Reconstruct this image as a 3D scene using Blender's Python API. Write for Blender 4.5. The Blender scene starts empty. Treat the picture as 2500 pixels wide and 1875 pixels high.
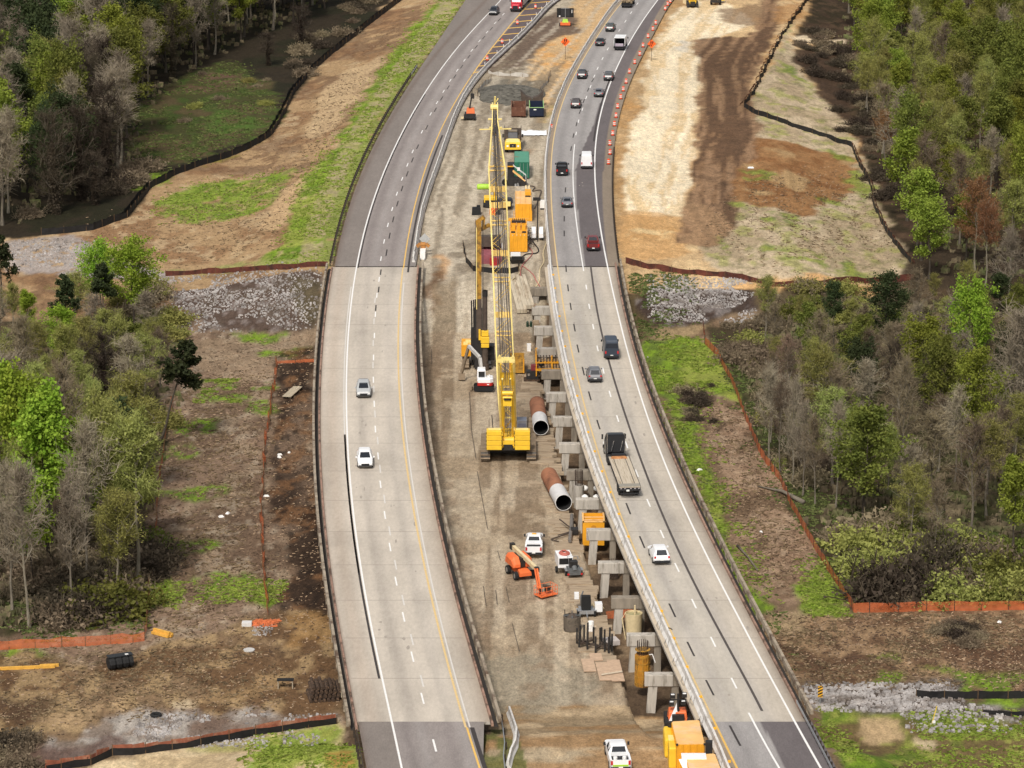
import bpy, math, random
import numpy as np
from mathutils import Vector, Matrix
R = random.Random(7)
SC = bpy.context.scene
COL = SC.collection
rad = math.radians

# ------------------------------------------------------------------ camera
CAM_H = 116.65; PITCH = 15.126; FPX = 8199.0      # height over the road (m), downward tilt, focal length for a 2500 px wide picture
cd = bpy.data.cameras.new('camera'); cam = bpy.data.objects.new('camera', cd); COL.objects.link(cam)
cam.location = (0, 0, CAM_H); cam.rotation_euler = (rad(90 - PITCH), 0, 0)
cd.sensor_width = 36; cd.lens = 36 * FPX / 2500; cd.clip_start = 1; cd.clip_end = 20000
SC.camera = cam

CP, SP = math.cos(rad(PITCH)), math.sin(rad(PITCH))
def at(u, v, z=0.0):
    """point of height z seen at photo pixel (u, v)"""
    x = (u - 1250) / FPX; y = (v - 937.5) / FPX
    fy = CP - y * SP; fz = -(SP + y * CP)
    t = (CAM_H - z) / -fz
    return Vector((x * t, fy * t, z))
def at_depth(u, v, Y):
    """point at ground distance Y seen at photo pixel (u, v)"""
    x = (u - 1250) / FPX; y = (v - 937.5) / FPX
    fy = CP - y * SP; fz = -(SP + y * CP)
    t = Y / fy
    return Vector((x * t, Y, CAM_H + fz * t))

# ------------------------------------------------------------------ colour and noise helpers
def lin(c):
    c /= 255.0
    return c / 12.92 if c <= 0.04045 else ((c + 0.055) / 1.055) ** 2.4
def srgb(r, g, b, k=0.78):
    return (lin(r) * k, lin(g) * k, lin(b) * k)
def vnoise(x, y, seed=0):
    xi = np.floor(x).astype(np.int64); yi = np.floor(y).astype(np.int64)
    fx = x - xi; fy = y - yi
    fx = fx * fx * (3 - 2 * fx); fy = fy * fy * (3 - 2 * fy)
    def h(a, b):
        n = (a * 374761393 + b * 668265263 + seed * 1442695041) & 0x7fffffff
        n = ((n ^ (n >> 13)) * 1274126177) & 0x7fffffff
        return ((n ^ (n >> 16)) & 0xffff) / 65535.0
    a = h(xi, yi); b = h(xi + 1, yi); c = h(xi, yi + 1); d = h(xi + 1, yi + 1)
    return (a * (1 - fx) + b * fx) * (1 - fy) + (c * (1 - fx) + d * fx) * fy
def fbm(x, y, s, seed=0, o=4):
    t = 0; amp = 0.5; tot = 0
    for k in range(o):
        t = t + amp * vnoise(x / s, y / s, seed + k * 17); tot += amp; amp *= 0.5; s *= 0.5
    return t / tot
def sstep(a, b, x):
    t = np.clip((x - a) / (b - a), 0, 1)
    return t * t * (3 - 2 * t)

# ------------------------------------------------------------------ road lines, measured on the photograph and laid on the road plane
class Curve:
    def __init__(s, pts, deg=6, z=0.0):
        P = [at(u, v, z) for u, v in pts]
        y = np.array([p.y for p in P]); x = np.array([p.x for p in P])
        s.a, s.b = y.min(), y.max(); s.z = z
        s.m = (s.a + s.b) / 2; s.h = (s.b - s.a) / 2
        s.c = np.polyfit((y - s.m) / s.h, x, min(deg, len(pts) - 2))
    def __call__(s, y):
        y = np.asarray(y, float); yc = np.clip(y, s.a, s.b)
        t = (yc - s.m) / s.h
        sl = np.polyval(np.polyder(s.c), t) / s.h
        return np.polyval(s.c, t) + sl * (y - yc)
    def slope(s, y):
        return float(s(y + .5) - s(y - .5))
L_white = Curve([(1222,0),(1206,18),(1190.6,36),(1154.7,71.7),(1122,108.6),(1097.4,141.4),(1070.7,178.3),(1040,222.3),(974,340),(955.8,376),(937.7,416),(922.4,455.7),(908,501),(896,540.7),(885.3,584),(873.6,640),(863.7,692),(857.6,740.6),(852.8,789),(848.7,837),(846,897),(845,957.5),(845.6,1000),(849,1072),(853,1154),(860,1231),(868.5,1299),(879,1375),(902.5,1495.6),(919,1586),(932.6,1661),(947.7,1727.6),(958,1773),(982,1875)], 8)
L_yel = Curve([(1301,0),(1273.6,30.7),(1245,61.5),(1216,96.3),(1191.6,129),(1163,170),(1142.5,200.8),(1120,233.6),(1097.4,270.5),(1066,340),(1049.8,379.8),(1037,416),(1024.5,457.5),(1013.7,499),(1004.6,542.5),(996.5,589.5),(988.4,640),(983,668),(977,716.4),(973.4,764.7),(973.4,837),(975.8,909.3),(980.6,1005.8),(986.6,1060),(997.5,1144.7),(1005.9,1207),(1016.8,1272.4),(1027.6,1337.5),(1038,1375),(1050,1444),(1065,1504.6),(1083,1574),(1104.4,1652),(1122.5,1712.6),(1140.6,1769.8),(1169,1875)], 8)
L_dash = Curve([(1228.9,34.8),(1209,55.9),(1189.2,78.3),(1170.5,100),(1152,122.9),(1134,147.1),(1116.4,171.7),(1099.4,196.1),(1083,222.9),(1067,250.4),(1051.3,278.3),(1007.5,369.8),(994.7,402.4),(981.7,436.7),(969,472.9),(957.5,510.3),(947,549.2),(937.7,589.5),(930.1,631.4),(924.9,674.7),(919.6,719.3),(916,774),(913.8,826),(912,880),(911.7,934.7),(914,993.7),(917,1055.9),(924,1122),(930,1191.7),(941,1267),(954,1346),(969,1430),(988,1518),(1010,1616),(1035,1718.6),(1066,1832)], 8)
L_out = Curve([(1016-4,176.6),(993,208.8),(944,281),(914,340),(898,372),(878,427),(860,463),(830,531.6),(816.7,622),(804.6,685),(791.3,764.7),(783,861),(777,957.5),(775,1020),(778,1096),(784,1205),(791,1289),(801.5,1400),(818,1495.6),(836,1604),(851,1694.5),(863,1764),(885,1875)], 7)
L_in = Curve([(1022.8,644),(1018,716),(1015.6,789),(1016,861),(1021.6,957.5),(1027,1010),(1037,1072),(1047,1144.7),(1061,1224),(1080.7,1313.4),(1094.5,1380),(1116.5,1459),(1140.6,1543.8),(1161.7,1625),(1182.8,1697.5),(1200.9,1754.8)], 6)
L_bar = Curve([(1359.6,0),(1326.9,30.7),(1302.3,53.3),(1271.5,84),(1245,114.7),(1216.2,139.3),(1191.6,164),(1165,184.4),(1148,210),(1138.4,231.5),(1115.8,270.5),(1091.4,340),(1071.5,387),(1058.9,423),(1046.2,463),(1035.4,501),(1024.5,542.5),(1017.3,578.7),(1010,633)], 7)
R_yel = Curve([(1513.6,10.8),(1484.6,50.6),(1455.7,92.2),(1430.4,130),(1412.3,162.7),(1394.2,200.7),(1381.6,233),(1363,293),(1351.6,336.8),(1345,384.5),(1343,428),(1345,488.7),(1349.4,540.8),(1357.6,600),(1363,648),(1369,701),(1377.6,764),(1388.5,821.8),(1400.6,884.5),(1415,949.6),(1427,990),(1439.2,1035.5),(1456,1093.3),(1475.4,1141.5),(1489.8,1189.8),(1506.7,1233),(1523.6,1279),(1542.9,1324.8),(1564.6,1380),(1600,1455),(1639,1541),(1660,1592),(1687.4,1649),(1711.5,1694.5),(1732.6,1739.7),(1759.7,1791),(1799,1875)], 8)
R_mid = Curve([(1556,9.4),(1540.7,31),(1526.8,52),(1512,74),(1484,119.3),(1471,143),(1459,167),(1450.8,186),(1441.6,211.5),(1431.3,238),(1422,266.7),(1412.3,296),(1406.5,326),(1402.6,354),(1396,412.8),(1398.3,456),(1404.8,510.4),(1412.4,562.5),(1417.4,600),(1425.9,661.5),(1431.4,701),(1438.6,748),(1448.3,797.7),(1459,850.7),(1473,905),(1489.3,961.7),(1508,1022),(1529.6,1086),(1555,1155.5),(1583.4,1227.8),(1616.4,1304),(1649,1375),(1694.3,1473.9),(1741,1567),(1792,1668),(1829,1736.7),(1901,1875)], 9)
R_old = Curve([(1450,195),(1430,235),(1416,272.8),(1407.6,303),(1400,331),(1394.4,362.8),(1380.5,463.7),(1377,534),(1378,600),(1382,656),(1386.8,703),(1393.3,748),(1402.5,800),(1411,851),(1424,906),(1440,966.5),(1461,1036.7),(1534,1242),(1567.7,1323.6),(1641.3,1490),(1686.5,1584.5),(1733,1679),(1794.4,1796)], 7)
R_seam = Curve([(1442,648),(1448.8,703.7),(1457,756.7),(1470.5,814.6),(1489.8,891.7),(1504,947),(1518,990),(1533,1033),(1555,1091),(1579,1158.4),(1600.7,1218.7),(1622.4,1269),(1646.5,1322),(1672.5,1377),(1699.5,1432),(1729.6,1492.5),(1762.8,1552.8),(1796,1613),(1832,1679.4),(1859,1733.7)], 6)
R_white = Curve([(1605.8,0),(1580.5,34.4),(1555.2,74),(1528,117.5),(1511.8,150),(1499,180.8),(1490,208),(1476,250),(1461,300),(1453.6,345.5),(1451.4,388.9),(1451.4,436.6),(1456.9,490.9),(1465.5,543),(1476,603),(1485,648),(1492,691.6),(1500.6,739.8),(1515,797.7),(1526,843.5),(1540.4,894),(1557.3,944.8),(1573,990),(1581.5,1018.6),(1605.6,1078.9),(1627.3,1136.7),(1653.8,1204),(1687.5,1276.6),(1711.7,1332),(1735,1378),(1756.7,1417),(1787,1477.5),(1814,1528.7),(1850,1598),(1880,1652.3),(1904.4,1694.5),(1925.5,1730.7),(1952.6,1781.9),(2002,1875)], 9)
R_out = Curve([(1640,0),(1610,50),(1575,115),(1553.3,155.5),(1535.3,208),(1516.5,250),(1505.7,302),(1493.7,349.8),(1490,410.6),(1491.6,467),(1498,553.8),(1501.8,624),(1509,672.3),(1523.5,744.7),(1538,812),(1554.9,870),(1576.6,937.5),(1596,990),(1610.4,1023.4),(1632,1083.7),(1661,1148.8),(1692.4,1216.3),(1721.3,1274),(1750,1329.6),(1796,1435),(1829,1495.6),(1862,1559),(1895.4,1619),(1925.5,1664.3),(1962,1740),(2030,1875)], 9)
R_bar = Curve([(1502.7,10.8),(1470.2,54.2),(1446.7,90.4),(1417.7,133.8),(1394.2,173.6),(1376.2,217),(1361,254),(1348,295),(1337.5,336.8),(1331,384.5),(1330,428),(1332,488.7),(1336.4,540.8),(1340,600),(1347.5,672.3),(1354.7,720.6),(1362,783),(1371.6,841),(1383.7,896.6),(1398,956.8),(1408,996),(1424.7,1040),(1441.6,1088.5),(1458.5,1141.5),(1480.2,1197),(1499.5,1245),(1518.8,1300.7),(1540.5,1356),(1618,1538),(1645.2,1588),(1672.3,1642),(1699.5,1697),(1720.6,1745),(1744.7,1808),(1768.8,1868)], 9)
Y_TOP, Y_BOT = 500.5, 306.0      # the two ends of both bridges
def R_edge(y): return R_bar(y) - 0.95      # outer edge of the right bridge slab

# ------------------------------------------------------------------ terrain
def terrain(x, y):
    x = np.asarray(x, float); y = np.asarray(y, float)
    lo = L_out(y); hi = R_out(y)
    emb = np.maximum(sstep(474, 503, y), 1 - sstep(297, 316, y))     # road on fill at both bridge ends
    low = -5.5 + 0.5 * (fbm(x, y, 14, 3) - .5)
    dl = lo - x; dr = x - hi
    top = sstep(400, 500, y)
    out_l = -0.35 - sstep(1.5, 24, dl) * (3.4 + 1.6 * (1 - top)) - sstep(24, 60, dl) * 0.8
    out_r = -0.35 - sstep(1.5, 14, dr) * (0.7 + 3.6 * (1 - top)) - sstep(26, 44, dr) * 2.8 * top
    mid_hi = -0.4 + 0.5 * (fbm(x, y, 18, 5) - .5) * sstep(505, 560, y)
    mid_emb = np.maximum(np.where(x > R_plat(y) + .2, sstep(487, 499, y), sstep(462, 492, y)), 1 - sstep(299, 322, y))
    mid_lo = np.where(x > R_plat(y) + .2, -5.5, -4.25)
    mid = mid_lo + (mid_hi - mid_lo) * mid_emb
    mid = np.where((x > R_edge(y) + 1.2) | (x < L_in(y) - 1.0) & (y < Y_TOP + 2), np.minimum(mid, low + (-0.4 - low) * emb), mid)
    left = low + (out_l - low) * emb
    right = low + (out_r - low) * emb
    z = np.where(x < lo, left, np.where(x > hi, right, mid))
    under = ((x > lo - .3) & (x < L_in(y) + .3)) | ((x > R_edge(y) - .3) & (x < hi + .3))
    under_hi = ((x > lo - .3) & (x < L_bar(y) + .3)) | ((x > R_bar(y) - .9) & (x < hi + .3))
    z = np.where(under & (y < Y_TOP + 1) & (y > Y_BOT - 1), np.minimum(z, -0.9), z)
    z = np.where(under_hi & (y >= Y_TOP - 3), np.minimum(z, -0.25), z)
    z = np.where(under & (y <= Y_BOT + 3), np.minimum(z, -0.25), z)
    return z + 0.22 * (fbm(x, y, 5, 9) - .5) * np.where(under | under_hi, 0, 1)
_plat = [(1299.6,817),(1307,863),(1322,960),(1342.7,1064),(1356,1113),(1376,1200),(1399.6,1294),(1434,1374),(1456.6,1457.7),(1475.5,1526),(1492.6,1575)]
R_plat = Curve(_plat, 4, -4.0)
def hit(u, v, dz=0.0):
    """point on the ground seen at photo pixel (u, v)"""
    z = -2.0
    for k in range(25):
        p = at(u, v, z); z += 0.6 * (float(terrain(p.x, p.y)) - z)
    return Vector((p.x, p.y, z + dz))
def ground(x, y): return float(terrain(x, y))

# ------------------------------------------------------------------ object helpers
def link(o, parent=None):
    COL.objects.link(o)
    if parent: o.parent = parent
    return o
def tag(o, label=None, cat=None, group=None, kind=None):
    if label: o['label'] = label
    if cat: o['category'] = cat
    if group: o['group'] = group
    if kind: o['kind'] = kind
    return o
def thing(name, label, cat, loc=(0, 0, 0), rz=0.0, group=None, scale=None):
    o = bpy.data.objects.new(name, None); COL.objects.link(o)
    o.empty_display_size = .3; o.location = loc; o.rotation_euler = (0, 0, rz)
    if scale: o.scale = (scale,) * 3
    return tag(o, label, cat, group)
def copy_tree(o, parent=None):
    c = o.copy(); COL.objects.link(c)
    if parent: c.parent = parent
    for ch in [k for k in COL.objects if k.parent == o]: copy_tree(ch, c)
    return c

class MB:
    def __init__(s): s.v = []; s.f = []; s.m = []
    def add(s, vs, fs, m=0):
        b = len(s.v); s.v += [tuple(p) for p in vs]
        for f in fs: s.f.append([i + b for i in f]); s.m.append(m)
        return s
    def box(s, c, d, rz=0, top=(1, 1), m=0, rx=0, ry=0):
        vs = []
        M = Matrix.Rotation(rz, 3, 'Z') @ Matrix.Rotation(ry, 3, 'Y') @ Matrix.Rotation(rx, 3, 'X')
        for z in (-.5, .5):
            k = top if z > 0 else (1, 1)
            for x, y in ((-.5, -.5), (.5, -.5), (.5, .5), (-.5, .5)):
                vs.append(Vector(c) + M @ Vector((x * d[0] * k[0], y * d[1] * k[1], z * d[2])))
        return s.add(vs, [(3, 2, 1, 0), (4, 5, 6, 7), (0, 1, 5, 4), (1, 2, 6, 5), (2, 3, 7, 6), (3, 0, 4, 7)], m)
    def tube(s, pts, r, n=6, m=0, cap=True):
        P = [Vector(p) for p in pts]
        rs = r if isinstance(r, (list, tuple)) else [r] * len(P)
        vs = []; fs = []
        ref = Vector((0.13, 0.27, 0.95))
        for i, p in enumerate(P):
            d = (P[min(i + 1, len(P) - 1)] - P[max(i - 1, 0)])
            if d.length < 1e-9: d = Vector((0, 0, 1))
            d.normalize()
            a = d.cross(ref)
            if a.length < .15: a = d.cross(Vector((1, 0, 0)))
            a.normalize(); b = d.cross(a)
            for k in range(n):
                t = 2 * math.pi * k / n
                vs.append(p + (a * math.cos(t) + b * math.sin(t)) * rs[i])
        for i in range(len(P) - 1):
            for k in range(n):
                q = (k + 1) % n
                fs.append((i * n + k, i * n + q, (i + 1) * n + q, (i + 1) * n + k))
        if cap:
            fs.append(tuple(range(n - 1, -1, -1))); fs.append(tuple((len(P) - 1) * n + k for k in range(n)))
        return s.add(vs, fs, m)
    def bar(s, p, q, w, h=None, m=0):
        p = Vector(p); q = Vector(q); h = h or w
        d = (q - p); L = d.length
        if L < 1e-6: return s
        d /= L
        a = d.cross(Vector((0, 0, 1)))
        if a.length < .05: a = Vector((1, 0, 0))
        a.normalize(); b = a.cross(d)
        vs = []
        for e in (p, q):
            for x, y in ((-1, -1), (1, -1), (1, 1), (-1, 1)): vs.append(e + a * x * w / 2 + b * y * h / 2)
        return s.add(vs, [(3, 2, 1, 0), (4, 5, 6, 7), (0, 1, 5, 4), (1, 2, 6, 5), (2, 3, 7, 6), (3, 0, 4, 7)], m)
    def prism(s, prof, x0, x1, m=0, axis='x'):
        n = len(prof)
        f = {'x': lambda a, b, t: (t, a, b), 'y': lambda a, b, t: (a, t, b), 'z': lambda a, b, t: (a, b, t)}[axis]
        vs = [f(a, b, x0) for a, b in prof] + [f(a, b, x1) for a, b in prof]
        fs = [tuple(range(n - 1, -1, -1)), tuple(range(n, 2 * n))] + [(i, (i + 1) % n, n + (i + 1) % n, n + i) for i in range(n)]
        return s.add(vs, fs, m)
    def loft(s, rings, m=0, cap=True, closed=True):
        n = len(rings[0]); vs = [p for r in rings for p in r]; fs = []
        for i in range(len(rings) - 1):
            for k in range(n if closed else n - 1):
                q = (k + 1) % n
                fs.append((i * n + k, i * n + q, (i + 1) * n + q, (i + 1) * n + k))
        if cap and closed:
            fs.append(tuple(range(n - 1, -1, -1))); fs.append(tuple((len(rings) - 1) * n + k for k in range(n)))
        return s.add(vs, fs, m)
    def quad(s, a, b, c, d, m=0): return s.add([a, b, c, d], [(0, 1, 2, 3)], m)
    def build(s, name, mats, parent=None, smooth=False, bevel=0, fix=True):
        me = bpy.data.meshes.new(name); me.from_pydata(s.v, [], s.f)
        for mt in (mats if isinstance(mats, (list, tuple)) else [mats]): me.materials.append(mt)
        if any(s.m): me.polygons.foreach_set('material_index', s.m)
        if fix:
            import bmesh
            bm = bmesh.new(); bm.from_mesh(me); bmesh.ops.recalc_face_normals(bm, faces=bm.faces); bm.to_mesh(me); bm.free()
        if smooth: me.polygons.foreach_set('use_smooth', [True] * len(me.polygons))
        me.update()
        o = bpy.data.objects.new(name, me); link(o, parent)
        if bevel:
            b = o.modifiers.new('bevel', 'BEVEL'); b.width = bevel; b.segments = 2; b.limit_method = 'ANGLE'; b.angle_limit = rad(35)
        return o

# ------------------------------------------------------------------ materials
MATS = {}
def mat(name, col, rough=.7, metal=0.0, var=.12, scale=2.0, col2=None, mix=.5, bump=0.0, spec=.4, stretch=None, detail=5):
    """paint, metal, concrete...: a base colour broken up by two scales of noise (col2 = a second colour in blotches)"""
    if name in MATS: return MATS[name]
    m = bpy.data.materials.new(name); m.use_nodes = True; N = m.node_tree.nodes; Lk = m.node_tree.links
    b = N['Principled BSDF']; b.inputs['Roughness'].default_value = rough; b.inputs['Metallic'].default_value = metal
    b.inputs['Specular IOR Level'].default_value = spec
    tc = N.new('ShaderNodeTexCoord'); mp = N.new('ShaderNodeMapping'); Lk.new(tc.outputs['Object'], mp.inputs[0])
    if stretch: mp.inputs['Scale'].default_value = stretch
    n1 = N.new('ShaderNodeTexNoise'); n1.inputs['Scale'].default_value = scale; n1.inputs['Detail'].default_value = detail; n1.inputs['Roughness'].default_value = .65
    Lk.new(mp.outputs[0], n1.inputs['Vector'])
    r = N.new('ShaderNodeMapRange'); r.inputs[1].default_value = .3; r.inputs[2].default_value = .7; r.inputs[3].default_value = 1 - var; r.inputs[4].default_value = 1 + var
    Lk.new(n1.outputs[0], r.inputs[0])
    last = None
    base = N.new('ShaderNodeRGB'); base.outputs[0].default_value = (*col, 1); last = base.outputs[0]
    if col2:
        n2 = N.new('ShaderNodeTexNoise'); n2.inputs['Scale'].default_value = scale * .6; n2.inputs['Detail'].default_value = 8; n2.inputs['Roughness'].default_value = .7
        Lk.new(mp.outputs[0], n2.inputs['Vector'])
        r2 = N.new('ShaderNodeMapRange'); r2.inputs[1].default_value = .62 - mix * .3; r2.inputs[2].default_value = .72 - mix * .2; Lk.new(n2.outputs[0], r2.inputs[0])
        mx = N.new('ShaderNodeMix'); mx.data_type = 'RGBA'; mx.inputs['A'].default_value = (*col, 1); mx.inputs['B'].default_value = (*col2, 1)
        Lk.new(r2.outputs[0], mx.inputs['Factor']); last = mx.outputs['Result']
    mu = N.new('ShaderNodeVectorMath'); mu.operation = 'SCALE'; Lk.new(last, mu.inputs[0]); Lk.new(r.outputs[0], mu.inputs['Scale'])
    Lk.new(mu.outputs[0], b.inputs['Base Color'])
    if bump:
        bp = N.new('ShaderNodeBump'); bp.inputs['Strength'].default_value = bump; bp.inputs['Distance'].default_value = .05
        Lk.new(n1.outputs[0], bp.inputs['Height']); Lk.new(bp.outputs[0], b.inputs['Normal'])
    MATS[name] = m; return m
def painted(name, scales=((.9, .22), (.18, .12)), rough=.95, bump=.6, stretch=(1, 1, 1), spec=.15):
    """surface whose colour is a per-vertex attribute in the mesh, broken up by world-space noise"""
    m = bpy.data.materials.new(name); m.use_nodes = True; N = m.node_tree.nodes; Lk = m.node_tree.links
    b = N['Principled BSDF']; b.inputs['Roughness'].default_value = rough; b.inputs['Specular IOR Level'].default_value = spec
    at_ = N.new('ShaderNodeAttribute'); at_.attribute_name = 'col'
    tc = N.new('ShaderNodeTexCoord'); mp = N.new('ShaderNodeMapping'); mp.inputs['Scale'].default_value = stretch; Lk.new(tc.outputs['Object'], mp.inputs[0])
    last = at_.outputs['Color']; first = None
    for sc, am in scales:
        n = N.new('ShaderNodeTexNoise'); n.inputs['Scale'].default_value = sc; n.inputs['Detail'].default_value = 8; n.inputs['Roughness'].default_value = .68
        Lk.new(mp.outputs[0], n.inputs['Vector'])
        r = N.new('ShaderNodeMapRange'); r.inputs[1].default_value = .3; r.inputs[2].default_value = .7; r.inputs[3].default_value = 1 - am; r.inputs[4].default_value = 1 + am
        Lk.new(n.outputs[0], r.inputs[0])
        mu = N.new('ShaderNodeVectorMath'); mu.operation = 'SCALE'; Lk.new(last, mu.inputs[0]); Lk.new(r.outputs[0], mu.inputs['Scale']); last = mu.outputs[0]
        first = first or n
    Lk.new(last, b.inputs['Base Color'])
    if bump:
        bp = N.new('ShaderNodeBump'); bp.inputs['Strength'].default_value = bump; bp.inputs['Distance'].default_value = .25
        Lk.new(first.outputs[0], bp.inputs['Height']); Lk.new(bp.outputs[0], b.inputs['Normal'])
    MATS[name] = m; return m
def grid_mesh(name, X, Y, Z, C, material, parent=None, smooth=True):
    nr, nc = X.shape
    V = np.stack([X, Y, Z], -1).reshape(-1, 3)
    i = np.arange(nr * nc).reshape(nr, nc)
    F = np.stack([i[:-1, :-1], i[:-1, 1:], i[1:, 1:], i[1:, :-1]], -1).reshape(-1, 4)
    me = bpy.data.meshes.new(name)
    me.vertices.add(len(V)); me.vertices.foreach_set('co', V.ravel())
    me.loops.add(F.size); me.loops.foreach_set('vertex_index', F.ravel().astype(np.int32))
    me.polygons.add(len(F)); me.polygons.foreach_set('loop_start', np.arange(0, F.size, 4, dtype=np.int32)); me.polygons.foreach_set('loop_total', np.full(len(F), 4, np.int32))
    me.update(calc_edges=True)
    if smooth: me.polygons.foreach_set('use_smooth', np.ones(len(F), bool))
    a = me.color_attributes.new('col', 'FLOAT_COLOR', 'POINT')
    a.data.foreach_set('color', np.concatenate([C.reshape(-1, 3), np.ones((len(V), 1))], 1).ravel().astype(np.float32))
    me.materials.append(material)
    o = bpy.data.objects.new(name, me); link(o, parent)
    return o

# ------------------------------------------------------------------ daylight
W = bpy.data.worlds.new('World'); SC.world = W; W.use_nodes = True
N = W.node_tree.nodes; sky = N.new('ShaderNodeTexSky'); sky.sky_type = 'NISHITA'; sky.sun_disc = False
SUN_EL, SUN_AZ = 50.0, 196.0          # azimuth clockwise from +Y: behind the camera, a little to the left
sky.sun_elevation = rad(SUN_EL); sky.sun_rotation = rad(SUN_AZ); sky.air_density = 1.2; sky.dust_density = 5.0
N['Background'].inputs[1].default_value = 0.118
hsv = N.new('ShaderNodeHueSaturation'); hsv.inputs['Saturation'].default_value = .4      # thin high cloud: a paler sky
W.node_tree.links.new(sky.outputs[0], hsv.inputs['Color']); W.node_tree.links.new(hsv.outputs[0], N['Background'].inputs[0])
sl = bpy.data.lights.new('sun', 'SUN'); sl.energy = 2.75; sl.angle = rad(7); sl.color = (1, .945, .865)
so = bpy.data.objects.new('sun', sl); COL.objects.link(so)
d = Vector((math.sin(rad(SUN_AZ)) * math.cos(rad(SUN_EL)), math.cos(rad(SUN_AZ)) * math.cos(rad(SUN_EL)), math.sin(rad(SUN_EL))))
so.rotation_euler = d.to_track_quat('Z', 'Y').to_euler(); so.location = (0, 300, 200)
SC.view_settings.view_transform = 'Standard'; SC.view_settings.look = 'None'; SC.view_settings.exposure = 0
SC.cycles.max_bounces = 5; SC.cycles.transparent_max_bounces = 8
try: SC.cycles.use_denoising = True
except Exception: pass
# ================================================================== GROUND: one sheet, coloured by what grows or lies on it
def ground_mesh():
    rows = np.concatenate([[-2500, -600, 0, 150, 225, 255], np.arange(272, 830, 0.85), [850, 900, 1000, 1300, 2200, 6000]])
    ts = np.concatenate([[-60, -14, -5, -2.6, -1.7, -1.4], np.linspace(-1.2, 1.2, 400), [1.4, 1.7, 2.6, 5, 14, 60]])
    Y, T = np.meshgrid(rows, ts, indexing='ij')
    X = T * np.maximum(0.157 * Y, 38)
    Z = terrain(X, Y)
    rlat = X - R_out(Y); llat = X - L_bar(np.maximum(Y, 480))
    rut = fbm(rlat + 1.7 * np.sin(Y / 21) + .35 * np.sin(Y / 7.3 + rlat * .1), Y * .03, 1.15, 13, 3); mrut = fbm(llat, Y * .03, 1.1, 23, 3)
    earth = sstep(488, 500, Y) * (rlat > 2) * (rlat < 48)
    Z = Z + earth * .5 * (rut - .5) + ((llat > 0) & (X < R_bar(Y) - 1) & (Y > 320)) * .22 * (mrut - .5)
    n1 = fbm(X, Y * .6, 7, 21); n2 = fbm(X, Y * .6, 2.2, 33); n3 = fbm(X, Y * .6, 20, 41); n4 = fbm(X, Y * .6, 1.1, 55, 3)
    nx = fbm(X, Y, 9, 61); ny = fbm(X, Y, 9, 71); jx = fbm(X, Y, 2, 81, 3); jy = fbm(X, Y, 2, 91, 3)
    C = np.zeros(X.shape + (3,))
    def col(r, g, b): return np.array(srgb(r, g, b))
    def lay(mask, c, amt=1.0):
        w = (np.asarray(mask, float) * amt)[..., None]
        C[:] = C * (1 - w) + np.asarray(c) * w
    def G(n, t): return sstep(t - .07, t + .07, n)
    def inside(px, wob=1.0):
        P = [hit(u, v) for u, v in px]
        x = X + (nx - .5) * 7 * wob + (jx - .5) * 2.6 * wob; y = Y + (ny - .5) * 12 * wob + (jy - .5) * 5 * wob
        r = np.zeros(X.shape, bool)
        for i in range(len(P)):
            a, b = P[i], P[i - 1]
            if a.y == b.y: continue
            c = ((a.y > y) != (b.y > y)) & (x < (b.x - a.x) * (y - a.y) / (b.y - a.y) + a.x)
            r ^= c
        r = r.astype(float)
        r[1:-1, 1:-1] = (r[1:-1, 1:-1] * 2 + r[:-2, 1:-1] + r[2:, 1:-1] + r[1:-1, :-2] + r[1:-1, 2:]) / 6
        return r
    lo = L_out(Y); hi = R_out(Y); li = L_in(Y)
    # --- defaults
    C[:] = col(118, 98, 76)
    lay(G(n1, .56), col(92, 76, 58)); lay(G(n2, .6), col(140, 120, 96), .7)
    med = (X > lo + 4) * (X < hi - 4)
    lay(med, col(192, 179, 158)); lay(med * G(n1, .55), col(174, 160, 138), .7); lay(med * G(n2, .6), col(192, 178, 156), .7)
    # --- left, beyond the bridge: forest floor, meadow, embankment
    left = X < lo; right = X > hi
    fl = left * inside([(-400,-60),(1010,-60),(930,30),(840,108),(755,180),(700,270),(650,335),(550,388),(425,430),(365,460),(310,532),(140,572),(-400,600)], .5)
    lay(fl, col(52, 44, 32)); lay(fl * G(n1, .5), col(40, 40, 24), .8)
    emb_l = left * sstep(484, 492, Y) * (1 - fl)
    lay(emb_l, col(176, 146, 108)); lay(emb_l * G(n1, .53), col(146, 112, 80), .85); lay(emb_l * G(n2, .6), col(198, 172, 134), .7)
    lay(emb_l * (1 - G(n3, .42)) * G(n2, .45), col(112, 82, 60), .7)
    me_ = fl * inside([(350,250),(450,180),(560,150),(660,190),(690,270),(640,330),(520,375),(400,405),(320,380)])
    lay(me_, col(70, 70, 38)); lay(me_ * G(n1, .52), col(92, 78, 54), .8); lay(me_ * G(n2, .58), col(66, 84, 34), .8)
    lay(inside([(490,285),(560,270),(640,290),(620,335),(540,335)]) * G(n2, .4), col(78, 104, 40), .8)
    lay(inside([(440,215),(520,180),(600,180),(560,210),(470,225)]) * G(n2, .4), col(116, 86, 74), .7)
    pale = inside([(780,225),(850,170),(905,150),(960,130),(930,180),(900,230),(870,260),(800,330),(740,330),(770,270)], .8)
    lay(pale * left, col(206, 178, 138), .75)
    lay(inside([(690,460),(750,430),(720,500),(690,560),(640,560),(660,510)], .6) * left, col(204, 172, 130), .8)
    lay(left * G(n2, .42) * inside([(960,120),(1010,150),(960,220),(890,300),(850,330),(820,300),(870,240)]), col(122, 92, 64), .45)
    g = [col(128, 156, 44), col(98, 124, 38), col(154, 158, 76)]
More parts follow.
